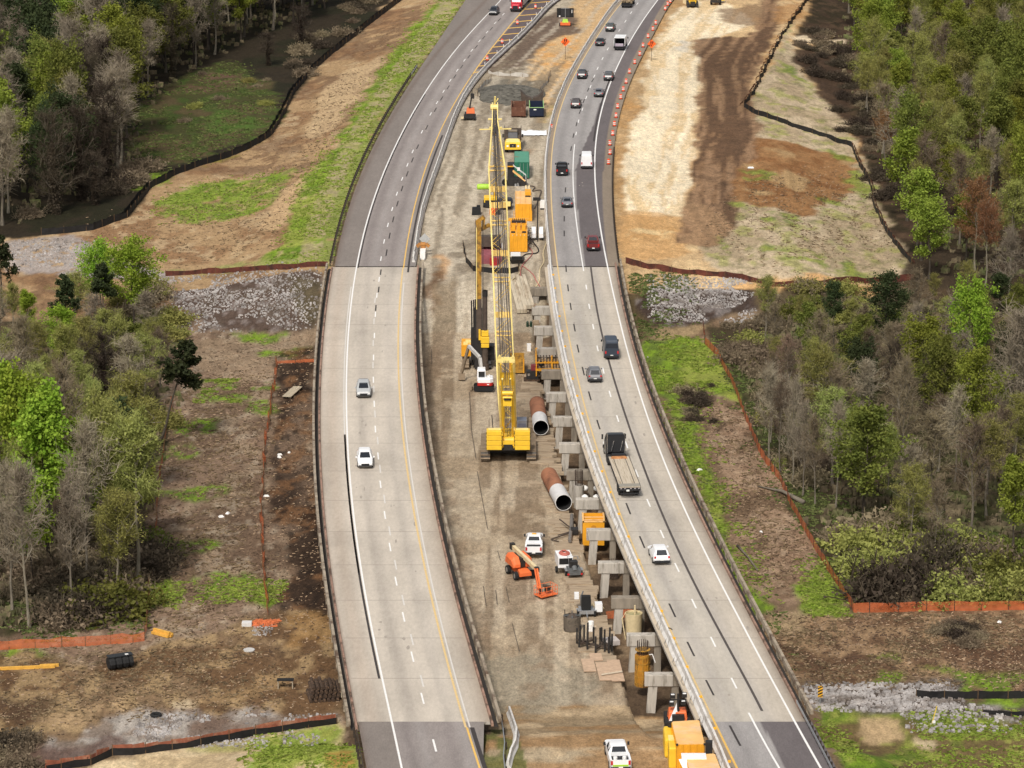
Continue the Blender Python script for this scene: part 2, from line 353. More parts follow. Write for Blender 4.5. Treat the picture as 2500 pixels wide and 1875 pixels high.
    strip = left * inside([(1200,-20),(1090,-20),(1020,58),(975,120),(930,178),(895,238),(855,310),(800,370),(745,430),(722,490),(715,560),(650,625),(640,645),(800,645),(806,600),(830,515),(862,430),(895,345),(930,270),(970,205),(1030,140),(1090,78),(1150,20)], .7)
    lay(strip, g[0]); lay(strip * G(n2, .52), g[1], .85); lay(strip * G(n1, .58), g[2], .8); lay(strip * G(n4, .66), col(178, 158, 116), .8)
    near_rail = left * (lo - X < 5.5) * (Y > 505)
    lay(near_rail * G(n2, .36), col(176, 158, 124), .8); lay(near_rail * G(n4, .6), g[2], .6)
    lay((lo - X < 2.2) * left * (Y > 505) * (Y < 690) * G(n2, .3), col(132, 146, 66), .75)
    pg = left * inside([(372,490),(500,445),(700,410),(690,450),(660,500),(520,548),(385,540)])
    lay(pg * G(n2, .36), g[0], .85); lay(pg * G(n4, .52), g[1], .7); lay(pg * G(n1, .62), col(180, 160, 114), .7)
    lay(left * G(n2, .45) * inside([(310,445),(360,420),(420,420),(400,450),(330,460)]), g[0], .8)
    lay(left * G(n2, .45) * inside([(500,400),(610,360),(660,332),(600,372),(500,412)], .4), col(150, 140, 60), .7)
    lay(left * G(n2, .4) * inside([(400,655),(600,640),(800,632),(800,650),(600,660),(420,668)], .3), col(160, 160, 96), .8)
    # --- left flood plain beside the bridge
    fp = left * (Y > 312) * (Y < 486)
    lay(fp, col(138, 115, 95)); lay(fp * G(n1, .52), col(112, 91, 73), .85); lay(fp * G(n2, .6), col(158, 138, 114), .75); lay(fp * G(n4, .66), col(176, 160, 138), .6)
    lay(fp * inside([(480,830),(640,820),(790,810),(770,870),(700,910),(560,935),(470,900)]), col(160, 138, 112), .6)
    lay(fp * inside([(390,900),(470,760),(420,690),(-60,640),(-60,1560),(340,1500),(350,1400),(372,1250),(410,1050)], .6), col(70, 58, 42), .85)
    lay(fp * inside([(390,900),(470,760),(420,690),(-60,640),(-60,1560),(340,1500),(350,1400),(372,1250),(410,1050)], .6) * G(n1, .5), col(58, 60, 32), .7)
    rr = left * (Y < 500) * inside([(412,670),(790,662),(778,740),(764,800),(640,806),(485,806),(430,735)], .5)
    lay(rr, col(92, 76, 66)); lay(rr * G(n4, .6), col(150, 138, 132), .6); lay(rr * G(n2, .6), col(96, 82, 70), .8)
    lay(rr * inside([(690,680),(790,670),(775,745),(755,800),(700,760)]), col(96, 88, 62), .6)
    lay(left * inside([(20,585),(190,575),(300,640),(420,668),(415,700),(20,660)], .4) * G(n4, .35), col(170, 162, 158), .8)
    gpat = [[(540,815),(690,800),(700,815),(600,830)], [(490,935),(600,925),(590,960),(500,985)], [(625,930),(670,925),(672,950),(630,945)],
            [(590,975),(670,975),(680,1010),(640,1010)], [(415,1015),(530,1020),(530,1060),(430,1075)], [(410,1090),(470,1085),(460,1120),(410,1120)],
            [(400,1200),(530,1190),(510,1225),(430,1240)], [(385,1330),(450,1320),(520,1330),(430,1370)], [(365,1430),(420,1420),(460,1450),(440,1480),(370,1490)],
            [(470,1440),(600,1410),(640,1430),(620,1470),(500,1460)], [(640,1430),(690,1420),(690,1475),(650,1470)], [(0,1590),(150,1585),(170,1610),(0,1635)], [(-20,1735),(90,1735),(110,1770),(0,1795),(-20,1790)], [(630,870),(770,850),(770,880),(640,885)]]
    for q in gpat:
        k = left * inside(q) * G(n2, .4); lay(k, g[1], .85); lay(k * G(n4, .5), g[0], .8)
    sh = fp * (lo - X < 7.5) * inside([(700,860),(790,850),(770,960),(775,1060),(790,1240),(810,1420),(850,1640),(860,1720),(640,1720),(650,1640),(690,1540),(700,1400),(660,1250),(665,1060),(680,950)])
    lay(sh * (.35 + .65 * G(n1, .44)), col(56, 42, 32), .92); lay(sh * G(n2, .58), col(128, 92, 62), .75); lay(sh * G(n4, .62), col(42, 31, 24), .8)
    dirt = left * inside([(-60,1600),(360,1590),(700,1480),(860,1560),(860,1740),(500,1760),(-60,1830)])
    lay(dirt, col(128, 104, 76), .8); lay(dirt * G(n1, .5), col(104, 78, 54), .8); lay(dirt * G(n2, .58), col(168, 142, 104), .75)
    lay(inside([(500,1690),(620,1640),(720,1640),(600,1710),(520,1725)]) * left, col(170, 140, 100), .6)
    lay(inside([(690,1520),(790,1490),(820,1560),(700,1580)]) * left * G(n2, .4), col(160, 124, 78), .6)
    lay(inside([(20,1690),(160,1680),(150,1740),(40,1750)]) * G(n2, .35) * left, col(84, 64, 48), .8)
    lay(inside([(120,1725),(200,1715),(330,1720),(300,1750),(130,1760)]) * left * G(n2, .4), col(176, 148, 112), .8)
    lay(inside([(425,1722),(470,1712),(490,1730),(440,1740)], .2) * left, col(204, 184, 152), .9)
    gv = left * inside([(130,1790),(330,1760),(560,1745),(820,1740),(830,1765),(600,1795),(440,1825),(300,1840),(120,1850)])
    lay(gv, col(138, 124, 112), .9); lay(gv * G(n4, .5), col(176, 168, 158), .8); lay(gv * G(n1, .56), col(116, 94, 80), .8)
    lay(left * inside([(-40,1830),(290,1800),(290,1842),(120,1880),(-40,1900)]), col(96, 74, 66), .8)
    bl = left * inside([(840,1770),(640,1795),(470,1826),(330,1846),(230,1866),(120,1900),(880,1900)], .3)
    lay(bl, col(196, 172, 134)); lay(bl * G(n2, .55), col(220, 198, 160), .8); bg = bl * inside([(590,1810),(700,1790),(850,1770),(880,1900),(600,1900),(640,1850)])
    lay(bg * G(n2, .34), g[0], .85); lay(bg * G(n4, .5), g[2], .8); lay(bl * G(n1, .6), g[2], .6)
    lay(left * inside([(780,1835),(850,1830),(860,1875),(800,1880)], .3) * G(n2, .4), col(172, 122, 66), .7)
    # --- right, beyond the bridge
    fr = right * sstep(488, 496, Y)
    lay(fr, col(204, 173, 130)); lay(fr * G(n1, .52), col(186, 146, 96), .8); lay(fr * G(n2, .58), col(222, 192, 146), .7); lay(fr * G(n3, .58), col(210, 152, 84), .45)
    cl = fr * (X - hi < 9) * G(n2, .38); lay(cl, col(170, 138, 98), .6)
    straw = right * inside([(1960,-20),(1930,60),(1890,130),(1830,230),(1820,262),(1800,330),(1800,420),(1720,560),(1700,640),(1780,690),(2260,690),(2230,620),(2170,540),(2140,440),(2090,350),(2040,270),(1960,180),(1925,100)], .6)
    lay(straw, col(196, 176, 146)); lay(straw * G(n1, .53), col(172, 152, 122), .8); lay(straw * G(n2, .62), g[2], .6); lay(straw * G(n4, .64), col(128, 122, 84), .6)
    rus = right * inside([(1830,335),(1930,345),(2080,385),(2090,455),(2040,500),(1960,525),(1880,500),(1790,500),(1790,420)])
    lay(rus, col(156, 116, 76)); lay(rus * G(n2, .54), col(134, 92, 56), .8); lay(rus * G(n1, .62), col(186, 156, 112), .8)
    sand = fr * inside([(1660,22),(1745,-5),(1800,20),(1838,60),(1752,88),(1712,130),(1706,250),(1695,330),(1692,420),(1664,522),(1600,530),(1530,522),(1518,450),(1545,330),(1568,250),(1590,150),(1610,90)], .45)
    lay(sand, col(238, 220, 188)); lay(sand * G(n1, .54), col(226, 196, 148), .8); lay(sand * sstep(.5, .56, rut), col(246, 229, 196), .8); lay(sand * sstep(.44, .38, rut), col(222, 194, 150), .7)
    lay(sand * inside([(1650,110),(1690,100),(1700,125),(1660,130)]), col(214, 208, 196), .7)
    lay(fr * inside([(1520,520),(1660,525),(1700,560),(1640,640),(1550,640),(1500,560)]), col(206, 160, 104), .7)
    lay(fr * inside([(1530,560),(1640,560),(1630,590),(1540,590)]) * G(n2, .5), col(228, 200, 150), .8)
    br = fr * inside([(1698,98),(1752,88),(1826,92),(1850,60),(1868,-15),(1905,-15),(1905,60),(1872,118),(1846,165),(1832,200),(1846,268),(1850,380),(1802,412),(1792,560),(1730,606),(1650,590),(1648,560),(1690,482),(1704,350),(1708,230)], .5)
    tr = rut
    H = lambda n, t: sstep(t - .03, t + .03, n)
    lay(br, col(132, 102, 76), .93); lay(br * H(tr, .52), col(98, 74, 55), .85); lay(br * (1 - H(tr, .4)), col(158, 126, 96), .8); lay(br * G(n4, .62), col(90, 69, 52), .5)
    lay(br * inside([(1650,590),(1690,482),(1720,500),(1790,560),(1730,606)]), col(176, 142, 106), .55)
    lay(fr * inside([(1765,20),(1860,10),(1866,60),(1810,70),(1770,50)]), col(132, 104, 78), .75)
    lay(fr * inside([(1880,20),(1960,10),(1940,50),(1900,60)]), col(176, 132, 84), .7)
    burn = right * inside([(1968,40),(1990,-30),(2700,-60),(2700,720),(2270,700),(2170,560),(2140,470),(2100,355),(2055,300),(2030,270),(1985,205),(1960,165),(1930,150),(1945,110),(2010,108),(2060,95),(1950,90)], .5)
    lay(burn, col(74, 57, 43)); lay(burn * G(n1, .54), col(50, 44, 26), .8); lay(burn * G(n2, .62), col(96, 76, 58), .6)
    lay(right * inside([(1925,92),(1960,86),(2065,95),(2060,106),(1960,104)], .2), col(222, 202, 170), .9)
    lay(right * inside([(2215,655),(2260,600),(2700,580),(2700,780),(2200,760),(2180,700)], .5), col(66, 54, 40), .95)
    gg = [[(1820,412),(1905,430),(1900,445),(1830,430)], [(1785,495),(1815,505),(1810,520),(1785,512)], [(1860,512),(1980,530),(1940,545),(1865,535)], [(2040,410),(2090,420),(2125,470),(2125,510),(2085,480)], [(2000,480),(2060,500),(2040,515),(1990,490)], [(1740,575),(1790,590),(1770,605),(1735,590)], [(1900,630),(2120,640),(2130,690),(2040,660)], [(1720,622),(1760,625),(1750,640)], [(1850,590),(1900,600),(1960,620),(1860,615)], [(1900,150),(1960,170),(1940,190),(1900,175)], [(2020,365),(2060,375),(2050,390),(2020,380)]]
    for q in gg:
        k = right * inside(q) * G(n2, .42); lay(k, g[1], .7); lay(k * G(n4, .5), g[2], .7)
    # --- right flood plain
    rp = right * (Y <= 492) * (Y > 300)
    lay(rp, col(124, 102, 80)); lay(rp * G(n1, .53), col(100, 80, 60), .85); lay(rp * G(n2, .6), col(150, 128, 102), .7)
    lay(right * inside([(1520,640),(1700,665),(1900,700),(1840,780),(1700,800),(1560,830),(1540,740)]) * (Y < 494), col(92, 80, 54), .85)
    r2 = right * (Y < 494) * inside([(1575,690),(1640,670),(1790,672),(1850,705),(1850,770),(1720,790),(1600,790),(1560,740)], .6)
    lay(r2, col(70, 57, 50)); lay(r2 * G(n4, .62), col(150, 142, 138), .5)
    lay(right * inside([(1570,800),(1640,780),(1720,790),(1690,815),(1580,825)]) * (Y < 492), col(172, 148, 112), .7)
    gr = right * inside([(1572,832),(1700,815),(1740,860),(1800,960),(1790,1010),(1740,985),(1700,940),(1660,960),(1690,1060),(1730,1200),(1800,1340),(1880,1480),(1850,1500),(1790,1380),(1700,1190),(1640,1050),(1590,930)], .6)
    lay(gr * G(n2, .33), g[1], .85); lay(gr * G(n4, .5), g[0], .85); lay(gr * G(n1, .6), g[2], .7); lay(gr * (1 - G(n3, .4)), col(74, 78, 40), .7)
    mul = right * inside([(1700,960),(1760,975),(1820,1010),(1900,1180),(1935,1250),(1990,1360),(2010,1440),(1930,1470),(1860,1450),(1830,1390),(1790,1300),(1740,1150),(1715,1050)], .6)
    lay(mul, col(156, 130, 106)); lay(mul * G(n2, .52), col(132, 106, 84), .8); lay(mul * G(n4, .6), col(178, 154, 128), .7); lay(mul * G(n1, .6), col(96, 76, 56), .8)
    lay(right * inside([(1665,945),(1720,940),(1740,1000),(1745,1040),(1700,1040),(1668,990)]) * G(n2, .4), col(70, 54, 40), .85)
    g3 = right * inside([(1980,1360),(2030,1410),(2080,1490),(2100,1510),(2000,1515),(1960,1470),(1960,1400)])
    lay(g3 * G(n2, .36), g[1], .85); lay(g3 * G(n4, .5), g[0], .8)
    ff = right * (Y <= 495) * inside([(1722,795),(1756,872),(1790,933),(1828,1032),(1862,1115),(1907,1174),(1938,1245),(1990,1337),(2028,1402),(2088,1492),(2230,1488),(2700,1480),(2700,640),(2250,680),(1900,702),(1850,780),(1760,800)], .3)
    lay(ff, col(68, 58, 42)); lay(ff * G(n1, .5), col(62, 66, 34), .8); lay(ff * G(n2, .62), col(104, 90, 66), .6)
    lay(ff * inside([(2020,1360),(2160,1340),(2160,1420),(2110,1470),(2060,1440)]) * G(n2, .4), col(112, 116, 62), .8)
    rb = right * inside([(1850,1505),(2000,1500),(2100,1500),(2700,1485),(2700,1690),(2300,1680),(1960,1665),(1900,1610)], .6)
    lay(rb, col(136, 108, 82)); lay(rb * G(n1, .5), col(110, 84, 62), .85); lay(rb * G(n2, .56), col(172, 142, 108), .75); lay(rb * G(n4, .62), col(92, 68, 52), .7)
    lay(right * inside([(2260,1580),(2500,1560),(2700,1600),(2700,1660),(2420,1650),(2280,1610)]) * G(n2, .4), col(94, 68, 50), .8)
    lay(right * inside([(2300,1500),(2360,1510),(2400,1560),(2330,1560)]) * G(n2, .42), col(60, 46, 36), .8)
    lay(right * inside([(1880,1490),(1980,1480),(2000,1520),(1930,1545),(1890,1530)]) * G(n2, .4), col(178, 156, 120), .7)
    for q in [[(2080,1660),(2160,1640),(2200,1680),(2100,1690)], [(2160,1610),(2240,1615),(2230,1635),(2170,1625)], [(2280,1660),(2500,1640),(2700,1660),(2700,1720),(2320,1700)]]:
        k = right * inside(q) * G(n2, .4); lay(k, g[1], .8); lay(k * G(n4, .5), g[0], .7)
    rs = right * inside([(1955,1668),(2030,1668),(2100,1690),(2230,1680),(2350,1675),(2330,1700),(2560,1730),(2560,1760),(2360,1750),(2240,1740),(2150,1740),(1990,1720)], .5)
    lay(rs, col(92, 82, 74)); lay(rs * G(n4, .58), col(160, 152, 146), .6)
    lr = right * inside([(1985,1728),(2120,1735),(2240,1745),(2400,1755),(2700,1765),(2700,1950),(2080,1950)], .5)
    lay(lr, g[1]); lay(lr * G(n2, .5), g[0], .8); lay(lr * G(n1, .47), col(112, 88, 64), .9); lay(lr * G(n4, .62), g[2], .7)
    lay(right * inside([(2075,1745),(2190,1755),(2200,1790),(2120,1810),(2090,1780)], .5), col(196, 168, 128), .9)
    lay(right * inside([(2215,1790),(2290,1820),(2280,1835),(2220,1810)], .4), col(206, 186, 150), .9)
    # --- median
    lay(med * (Y > 620) * inside([(1400,-20),(1560,-20),(1480,60),(1400,150),(1370,210),(1345,290),(1320,350),(1290,200),(1290,170),(1300,130),(1330,90),(1380,70)], .6), col(212, 176, 128), .9)
    lay(med * inside([(1340,90),(1420,80),(1380,170),(1320,180),(1300,160)]) * G(n2, .5), col(222, 166, 98), .7)
    lay(med * (Y > 600) * inside([(1370,20),(1400,20),(1420,80),(1340,100),(1310,130),(1280,160),(1200,180),(1180,178),(1260,105),(1330,40)], .4), col(112, 94, 80), .95)
    lay(med * inside([(1195,165),(1290,165),(1260,190),(1180,186)]) * G(n2, .3), col(126, 114, 96), .8)
    lay(med * inside([(1170,205),(1200,190),(1330,195),(1340,225),(1310,245),(1230,245),(1180,235)], .5), col(112, 106, 94), .9)
    lay(med * inside([(1160,250),(1240,240),(1330,250),(1320,280),(1200,285)], .6) * G(n2, .4), col(138, 126, 108), .7)
    lay(med * inside([(1300,365),(1340,350),(1330,390),(1280,385)]) * G(n2, .38), col(128, 98, 70), .7)
    lay(med * inside([(1330,260),(1360,240),(1345,300),(1325,320)]) * G(n2, .4), col(150, 146, 92), .6)
    tk = mrut
    lay(med * (Y > 440) * (Y < 690) * sstep(.52, .58, tk), col(140, 126, 106), .7); lay(med * (Y > 320) * sstep(.42, .36, tk), col(198, 185, 164), .6)
    lay(med * inside([(1110,560),(1160,540),(1180,640),(1130,680),(1090,640)]) * G(n2, .45), col(112, 98, 80), .6)
    lay(med * inside([(1055,625),(1085,620),(1075,670),(1050,670)]), col(204, 156, 104), .7)
    lay(med * inside([(1040,660),(1070,650),(1080,720),(1045,780),(1035,740)]) * G(n2, .4), col(112, 84, 60), .85)
    lay(med * inside([(1040,700),(1110,680),(1130,800),(1090,900),(1040,860)]) * G(tk, .42), col(140, 122, 98), .6)
    lowm = med * (Y < 472) * (Y > 318)
    lay(lowm, col(186, 168, 143), .75); lay(lowm * G(n1, .54), col(166, 146, 120), .7); lay(lowm * sstep(.51, .57, tk), col(126, 106, 84), .65); lay(lowm * G(n2, .62), col(186, 168, 142), .7)
    lay(lowm * (X < li + 3.5) * G(n2, .42), col(136, 114, 92), .5)
    pit = med * (X > R_plat(Y) + .3) * (Y < 478) * (Y > 322)
    lay(pit, col(112, 92, 72)); lay(pit * G(n2, .54), col(146, 124, 98), .8); lay(pit * G(n1, .56), col(82, 66, 52), .8)
    bm_ = med * (Y <= 322)
    lay(bm_, col(176, 158, 130)); lay(bm_ * G(n1, .5), col(150, 128, 98), .8); lay(bm_ * G(n2, .58), col(196, 172, 138), .8); lay(bm_ * G(fbm(X * .4, Y * 1.5, 4, 12), .57), col(158, 120, 78), .7)
    lay(inside([(1040,1620),(1300,1600),(1450,1640),(1500,1680),(1400,1720),(1200,1740),(1130,1700)]) * med * G(n2, .35), col(158, 148, 128), .7)
    lay(med * (Y < 309) * (X < L_in(Y) + 2.2) * G(n2, .4), col(92, 100, 48), .8)
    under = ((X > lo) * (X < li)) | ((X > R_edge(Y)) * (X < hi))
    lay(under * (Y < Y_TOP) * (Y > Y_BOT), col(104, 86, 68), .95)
    C *= (0.86 + .28 * fbm(X, Y, 30, 99))[..., None]
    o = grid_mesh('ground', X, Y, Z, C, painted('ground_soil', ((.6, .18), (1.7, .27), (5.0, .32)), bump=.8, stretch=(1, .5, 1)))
    tag(o, kind='structure')
ground_mesh()

# ------------------------------------------------------------------ stones and turf
STONE = mat('riprap_stone', srgb(178, 172, 168), .9, var=.45, scale=.6, col2=srgb(120, 110, 102), mix=.5)
TURF = [mat('turf_%s' % k, c, .9, var=.45, scale=.9, col2=c2, mix=.6) for k, c, c2 in (('bright', (.17, .235, .025), (.23, .27, .05)), ('dark', (.075, .105, .022), (.13, .145, .045)), ('dry', (.22, .16, .09), (.13, .09, .05)))]
def in_poly(x, y, P):
    c = False
    for i in range(len(P)):
        a, b = P[i], P[i - 1]
        if (a.y > y) != (b.y > y) and x < (b.x - a.x) * (y - a.y) / (b.y - a.y) + a.x: c = not c
    return c
def scatter(px, n, seed, thr=.0, sc=6):
    P = [hit(u, v) for u, v in px]; r = random.Random(seed)
    x0, x1 = min(p.x for p in P), max(p.x for p in P); y0, y1 = min(p.y for p in P), max(p.y for p in P)
    out = []; k = 0
    while len(out) < n and k < n * 12:
        k += 1
        x, y = r.uniform(x0, x1), r.uniform(y0, y1)
        if in_poly(x + r.gauss(0, 1.6), y + r.gauss(0, 4), P) and float(fbm(np.array([x]), np.array([y]), sc, seed)[0]) > thr: out.append((x, y))
    if out:
        A = np.array(out); Z = terrain(A[:, 0], A[:, 1])
        out = [(a, b, float(c)) for (a, b), c in zip(out, Z)]
    return out
def rocks(px, n, seed, r0, r1, thr=.0):
    r = random.Random(seed); mb = MB()
    for x, y, z in scatter(px, n, seed, thr):
        s = r0 + (r1 - r0) * r.random() ** 2
        vs = []
        for k in range(8):
            sx, sy, sz = (1 if k & 1 else -1), (1 if k & 2 else -1), (1 if k & 4 else -.6)
            q = .55 if k & 4 else .8
            vs.append((x + sx * s * q * r.uniform(.6, 1.1), y + sy * s * q * r.uniform(.6, 1.1), z + sz * s * r.uniform(.4, .8)))
        mb.add(vs, [(0, 2, 3, 1), (4, 5, 7, 6), (0, 1, 5, 4), (1, 3, 7, 5), (3, 2, 6, 7), (2, 0, 4, 6)])
    return mb
for k, (px, n, r0, r1, thr) in enumerate([
        ([(420,675),(700,664),(790,680),(770,790),(640,808),(480,806),(430,735)], 3400, .06, .3, .4),
        ([(25,590),(190,580),(290,640),(30,655)], 900, .08, .32, .3),
        ([(1600,690),(1650,675),(1780,678),(1840,712),(1835,770),(1720,785),(1610,785),(1580,740)], 3600, .06, .28, .3),
        ([(1955,1670),(2030,1670),(2100,1692),(2230,1682),(2340,1678),(2330,1715),(2240,1738),(2150,1738),(1990,1718)], 2300, .07, .34, .32),
        ([(2200,1742),(2330,1712),(2520,1735),(2520,1765),(2400,1755),(2260,1790)], 500, .1, .4, .35),
        ([(330,1775),(560,1750),(820,1742),(820,1762),(600,1790),(440,1822),(320,1832)], 1300, .06, .28, .45)]):
    tag(rocks(px, n, 40 + k, r0, r1, thr).build('riprap', STONE, fix=False), kind='stuff')
def turf(name, px_list, m, seed, h, dens):
    r = random.Random(seed); mb = MB()
    for px, n in px_list:
        for x, y, z in scatter(px, int(n * dens), seed, .4, 5):
            for q in range(3):
                a = r.uniform(0, 6.28); hh = h * r.uniform(.4, 1.3); w = hh * r.uniform(.5, .9)
                w *= .8; dx, dy = math.cos(a) * w, math.sin(a) * w; ex, ey = r.uniform(-.25, .25), r.uniform(-.25, .25)
                mb.quad((x - dx + ex, y - dy + ey, z - .03), (x + dx + ex, y + dy + ey, z - .03), (x + dx * .7 + ex * 2, y + dy * .7 + ey * 2, z + hh), (x - dx * .8, y - dy * .8, z + hh * .9))
    return tag(mb.build(name, m, fix=False), kind='stuff')
turf('grass', [([(1200,-20),(1090,-20),(1020,58),(975,120),(930,178),(895,238),(855,310),(745,430),(715,560),(650,635),(800,640),(830,515),(895,345),(970,205),(1090,78)], 2600),
    ([(372,490),(500,445),(700,410),(660,500),(520,548),(385,540)], 600), ([(1575,840),(1700,820),(1790,960),(1700,940),(1690,1060),(1880,1480),(1790,1380),(1700,1190),(1600,930)], 1700),
    ([(2220,1735),(2400,1760),(2560,1780),(2560,1810),(2240,1800)], 500), ([(1990,1745),(2070,1760),(2110,1870),(2050,1870)], 200), ([(2250,1840),(2560,1820),(2560,1900),(2200,1900)], 400), ([(600,1815),(840,1775),(880,1890),(620,1890)], 600), ([(1980,1360),(2080,1490),(2090,1510),(1965,1490)], 500), ([(470,1440),(690,1415),(690,1475),(500,1460)], 300), ([(365,1430),(450,1420),(440,1485),(370,1490)], 200), ([(490,935),(600,925),(590,970),(500,985)], 200)], TURF[0], 5, .14, 1.8)
turf('low_weeds', [([(330,250),(560,150),(690,270),(640,330),(400,420),(320,400)], 1500), ([(1530,660),(1700,690),(1560,840),(1540,740)], 500), ([(1730,810),(1990,1340),(2090,1480),(2480,1470),(2480,1300),(2000,1200),(1900,900)], 2600), ([(1580,850),(1790,1380),(1880,1490),(1960,1640),(1900,1600)], 500), ([(0,1450),(340,1420),(350,1560),(0,1570)], 600)], TURF[1], 6, .17, 1.8)
turf('dry_grass', [([(300,520),(700,440),(780,240),(900,150),(850,330),(700,600),(420,650)], 900), ([(1720,560),(1850,430),(2090,460),(2200,620),(1900,680)], 900), ([(390,960),(640,900),(650,1500),(360,1560),(370,1300)], 2200), ([(0,1600),(600,1560),(700,1700),(0,1760)], 1400), ([(1860,1510),(2500,1500),(2500,1680),(1960,1660)], 1700), ([(1720,980),(1820,1010),(1990,1400),(1860,1440)], 700)], TURF[2], 8, .12, 1.0)

# ================================================================== ROADS
def ribbon(name, curve, lats, y0, y1, z, colf, material, parent=None, dy=2.0, kind=None):
    ys = np.arange(y0, y1 + .01, dy); lats = np.asarray(lats, float)
    Y = np.repeat(ys[:, None], len(lats), 1)
    X = curve(ys)[:, None] + lats[None, :]
    o = grid_mesh(name, X, Y, np.full(X.shape, z), colf(X, Y, np.repeat(lats[None, :], len(ys), 0)), material, parent)
    if kind: tag(o, kind=kind)
    return o
ASPHALT = painted('asphalt', ((.35, .1), (2.0, .1), (8.0, .12)), .9, .15, (1, .25, 1)); CONC_DECK = painted('deck_concrete', ((.3, .1), (3.0, .1), (9.0, .06)), .85, .1, (1, .3, 1))
def cc(r, g, b): return np.array(srgb(r, g, b))
def tracks(C, lat, cs, c, w=.55, amt=.5):
    for q in cs:
        k = (amt * np.exp(-((lat - q) / w) ** 2))[..., None]; C[:] = C * (1 - k) + c * k
def between(a, b): return lambda y: a(y) + 0 * y
def left_asphalt(X, Y, lat):
    C = np.zeros(X.shape + (3,)); C[:] = cc(158, 149, 144)
    y = lat - (L_yel(Y) - L_white(Y))
    sh = lat < 0; C[sh] = cc(141, 132, 125)
    rt = y > .2; C[rt] = cc(148, 140, 134)
    tracks(C, lat, (1.2, 5.2), cc(134, 125, 122), .6, .55); tracks(C, lat, (2.6, 6.6), cc(176, 170, 166), .5, .3)
    tracks(C, lat, (-3.4,), cc(120, 104, 94), .5, .6)
    g = np.clip((Y - 560) / 60, 0, 1) * (lat > 8.6) * (Y > 680)
    C[(y > .15) & (Y > 678)] = cc(110, 98, 98)
    return C * (.93 + .14 * fbm(X, Y * .1, 3, 4))[..., None]
def right_asphalt(X, Y, lat):
    C = np.zeros(X.shape + (3,)); C[:] = cc(166, 161, 158)
    w = R_white(Y) - R_yel(Y); sl = lat > w
    C[lat < 0] = cc(166, 150, 132)
    tracks(C, lat, (1.5, 5.1), cc(140, 136, 134), .6, .45); tracks(C, lat, (3.0, 6.4), cc(182, 178, 174), .5, .3)
    C[sl] = cc(118, 110, 109)
    seam = np.where(Y > 520, w - .7 - 3.3 * sstep(645, 540, Y) * 0 - np.clip((620 - Y) / 45, 0, 1) * 2.6, w * .0 + w - 3.3)
    C[(lat > seam) & (Y < 640)] = cc(114, 107, 107)
    edge = R_out(Y) - R_yel(Y)
    C[(lat > edge - 1.3) & (Y > 500)] = cc(148, 134, 118)
    return C * (.93 + .14 * fbm(X, Y * .1, 3, 14))[..., None]
def left_deck(X, Y, lat):
    C = np.zeros(X.shape + (3,)); C[:] = cc(212, 201, 186)
    tracks(C, lat, (2.0,), cc(182, 172, 161), .7, .5); tracks(C, lat, (5.6,), cc(190, 181, 171), .6, .35); tracks(C, lat, (-1.9,), cc(190, 172, 154), 1.0, .55); tracks(C, lat, (-3.5,), cc(158, 138, 120), .35, .6)
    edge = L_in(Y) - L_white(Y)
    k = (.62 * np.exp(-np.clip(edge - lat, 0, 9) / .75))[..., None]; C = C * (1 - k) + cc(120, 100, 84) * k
    k2 = (np.clip((lat - (L_yel(Y) - L_white(Y))) / 2.4, 0, 1) * .4)[..., None]; C = C * (1 - k2) + cc(182, 164, 144) * k2
    st = fbm(lat, Y * .02, .9, 124, 3); bl = fbm(X, Y * .5, 6, 124); C = C * (1 - .08 * sstep(.5, .72, st) - .09 * sstep(.52, .7, bl))[..., None]
    return C * (.92 + .16 * fbm(X, Y * .12, 2.5, 24))[..., None]
def right_deck(X, Y, lat):
    C = np.zeros(X.shape + (3,)); C[:] = cc(205, 196, 182)
    s = R_seam(Y) - R_yel(Y); C[lat > s] = cc(211, 200, 184)
    tracks(C, lat, (1.9, 5.4), cc(178, 171, 164), .7, .5); tracks(C, lat, (9.2,), cc(186, 174, 160), .8, .35)
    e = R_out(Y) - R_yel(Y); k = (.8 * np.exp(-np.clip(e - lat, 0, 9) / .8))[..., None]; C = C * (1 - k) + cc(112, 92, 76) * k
    k = (.35 * np.exp(-np.clip(lat + .8, 0, 9) / .5))[..., None]; C = C * (1 - k) + cc(196, 170, 130) * k
    st = fbm(lat, Y * .02, .9, 134, 3); bl = fbm(X, Y * .5, 6, 134); C = C * (1 - .08 * sstep(.5, .72, st) - .09 * sstep(.52, .7, bl))[..., None]
    return C * (.92 + .16 * fbm(X, Y * .12, 2.5, 34))[..., None]
YE = 1400
def road(name, curve, a, b, y0, y1, colf, kind='structure', parent=None, m=ASPHALT, z=0.0):
    """pavement between two edge curves (the edges are the curve itself and two functions of y)"""
    ys = np.arange(y0, y1 + .01, 2.0); n = 46
    lo, hi = a(ys), b(ys); t = np.linspace(0, 1, n)
    X = lo[:, None] + (hi - lo)[:, None] * t; Y = np.repeat(ys[:, None], n, 1)
    o = grid_mesh(name, X, Y, np.full(X.shape, z), colf(X, Y, X - curve(Y)), m, parent)
    if kind: tag(o, kind=kind)
    return o
road_left = road('left_road', L_white, lambda y: L_out(y) + .5, lambda y: np.maximum(L_bar(y) + .5, L_yel(y) + 1.3), Y_TOP, 860, left_asphalt)
road_left2 = road('left_road', L_white, lambda y: L_out(y) + .4, lambda y: L_in(np.maximum(y, 308)) - .6 + 0 * y, 230, Y_BOT, left_asphalt)
road_right = road('right_road', R_yel, lambda y: R_bar(y) - .3, lambda y: R_out(y) + .3, Y_TOP, 860, right_asphalt)
road_right2 = road('right_road', R_yel, lambda y: R_bar(y) - .3, lambda y: R_out(y) + .4, 230, Y_BOT, right_asphalt)

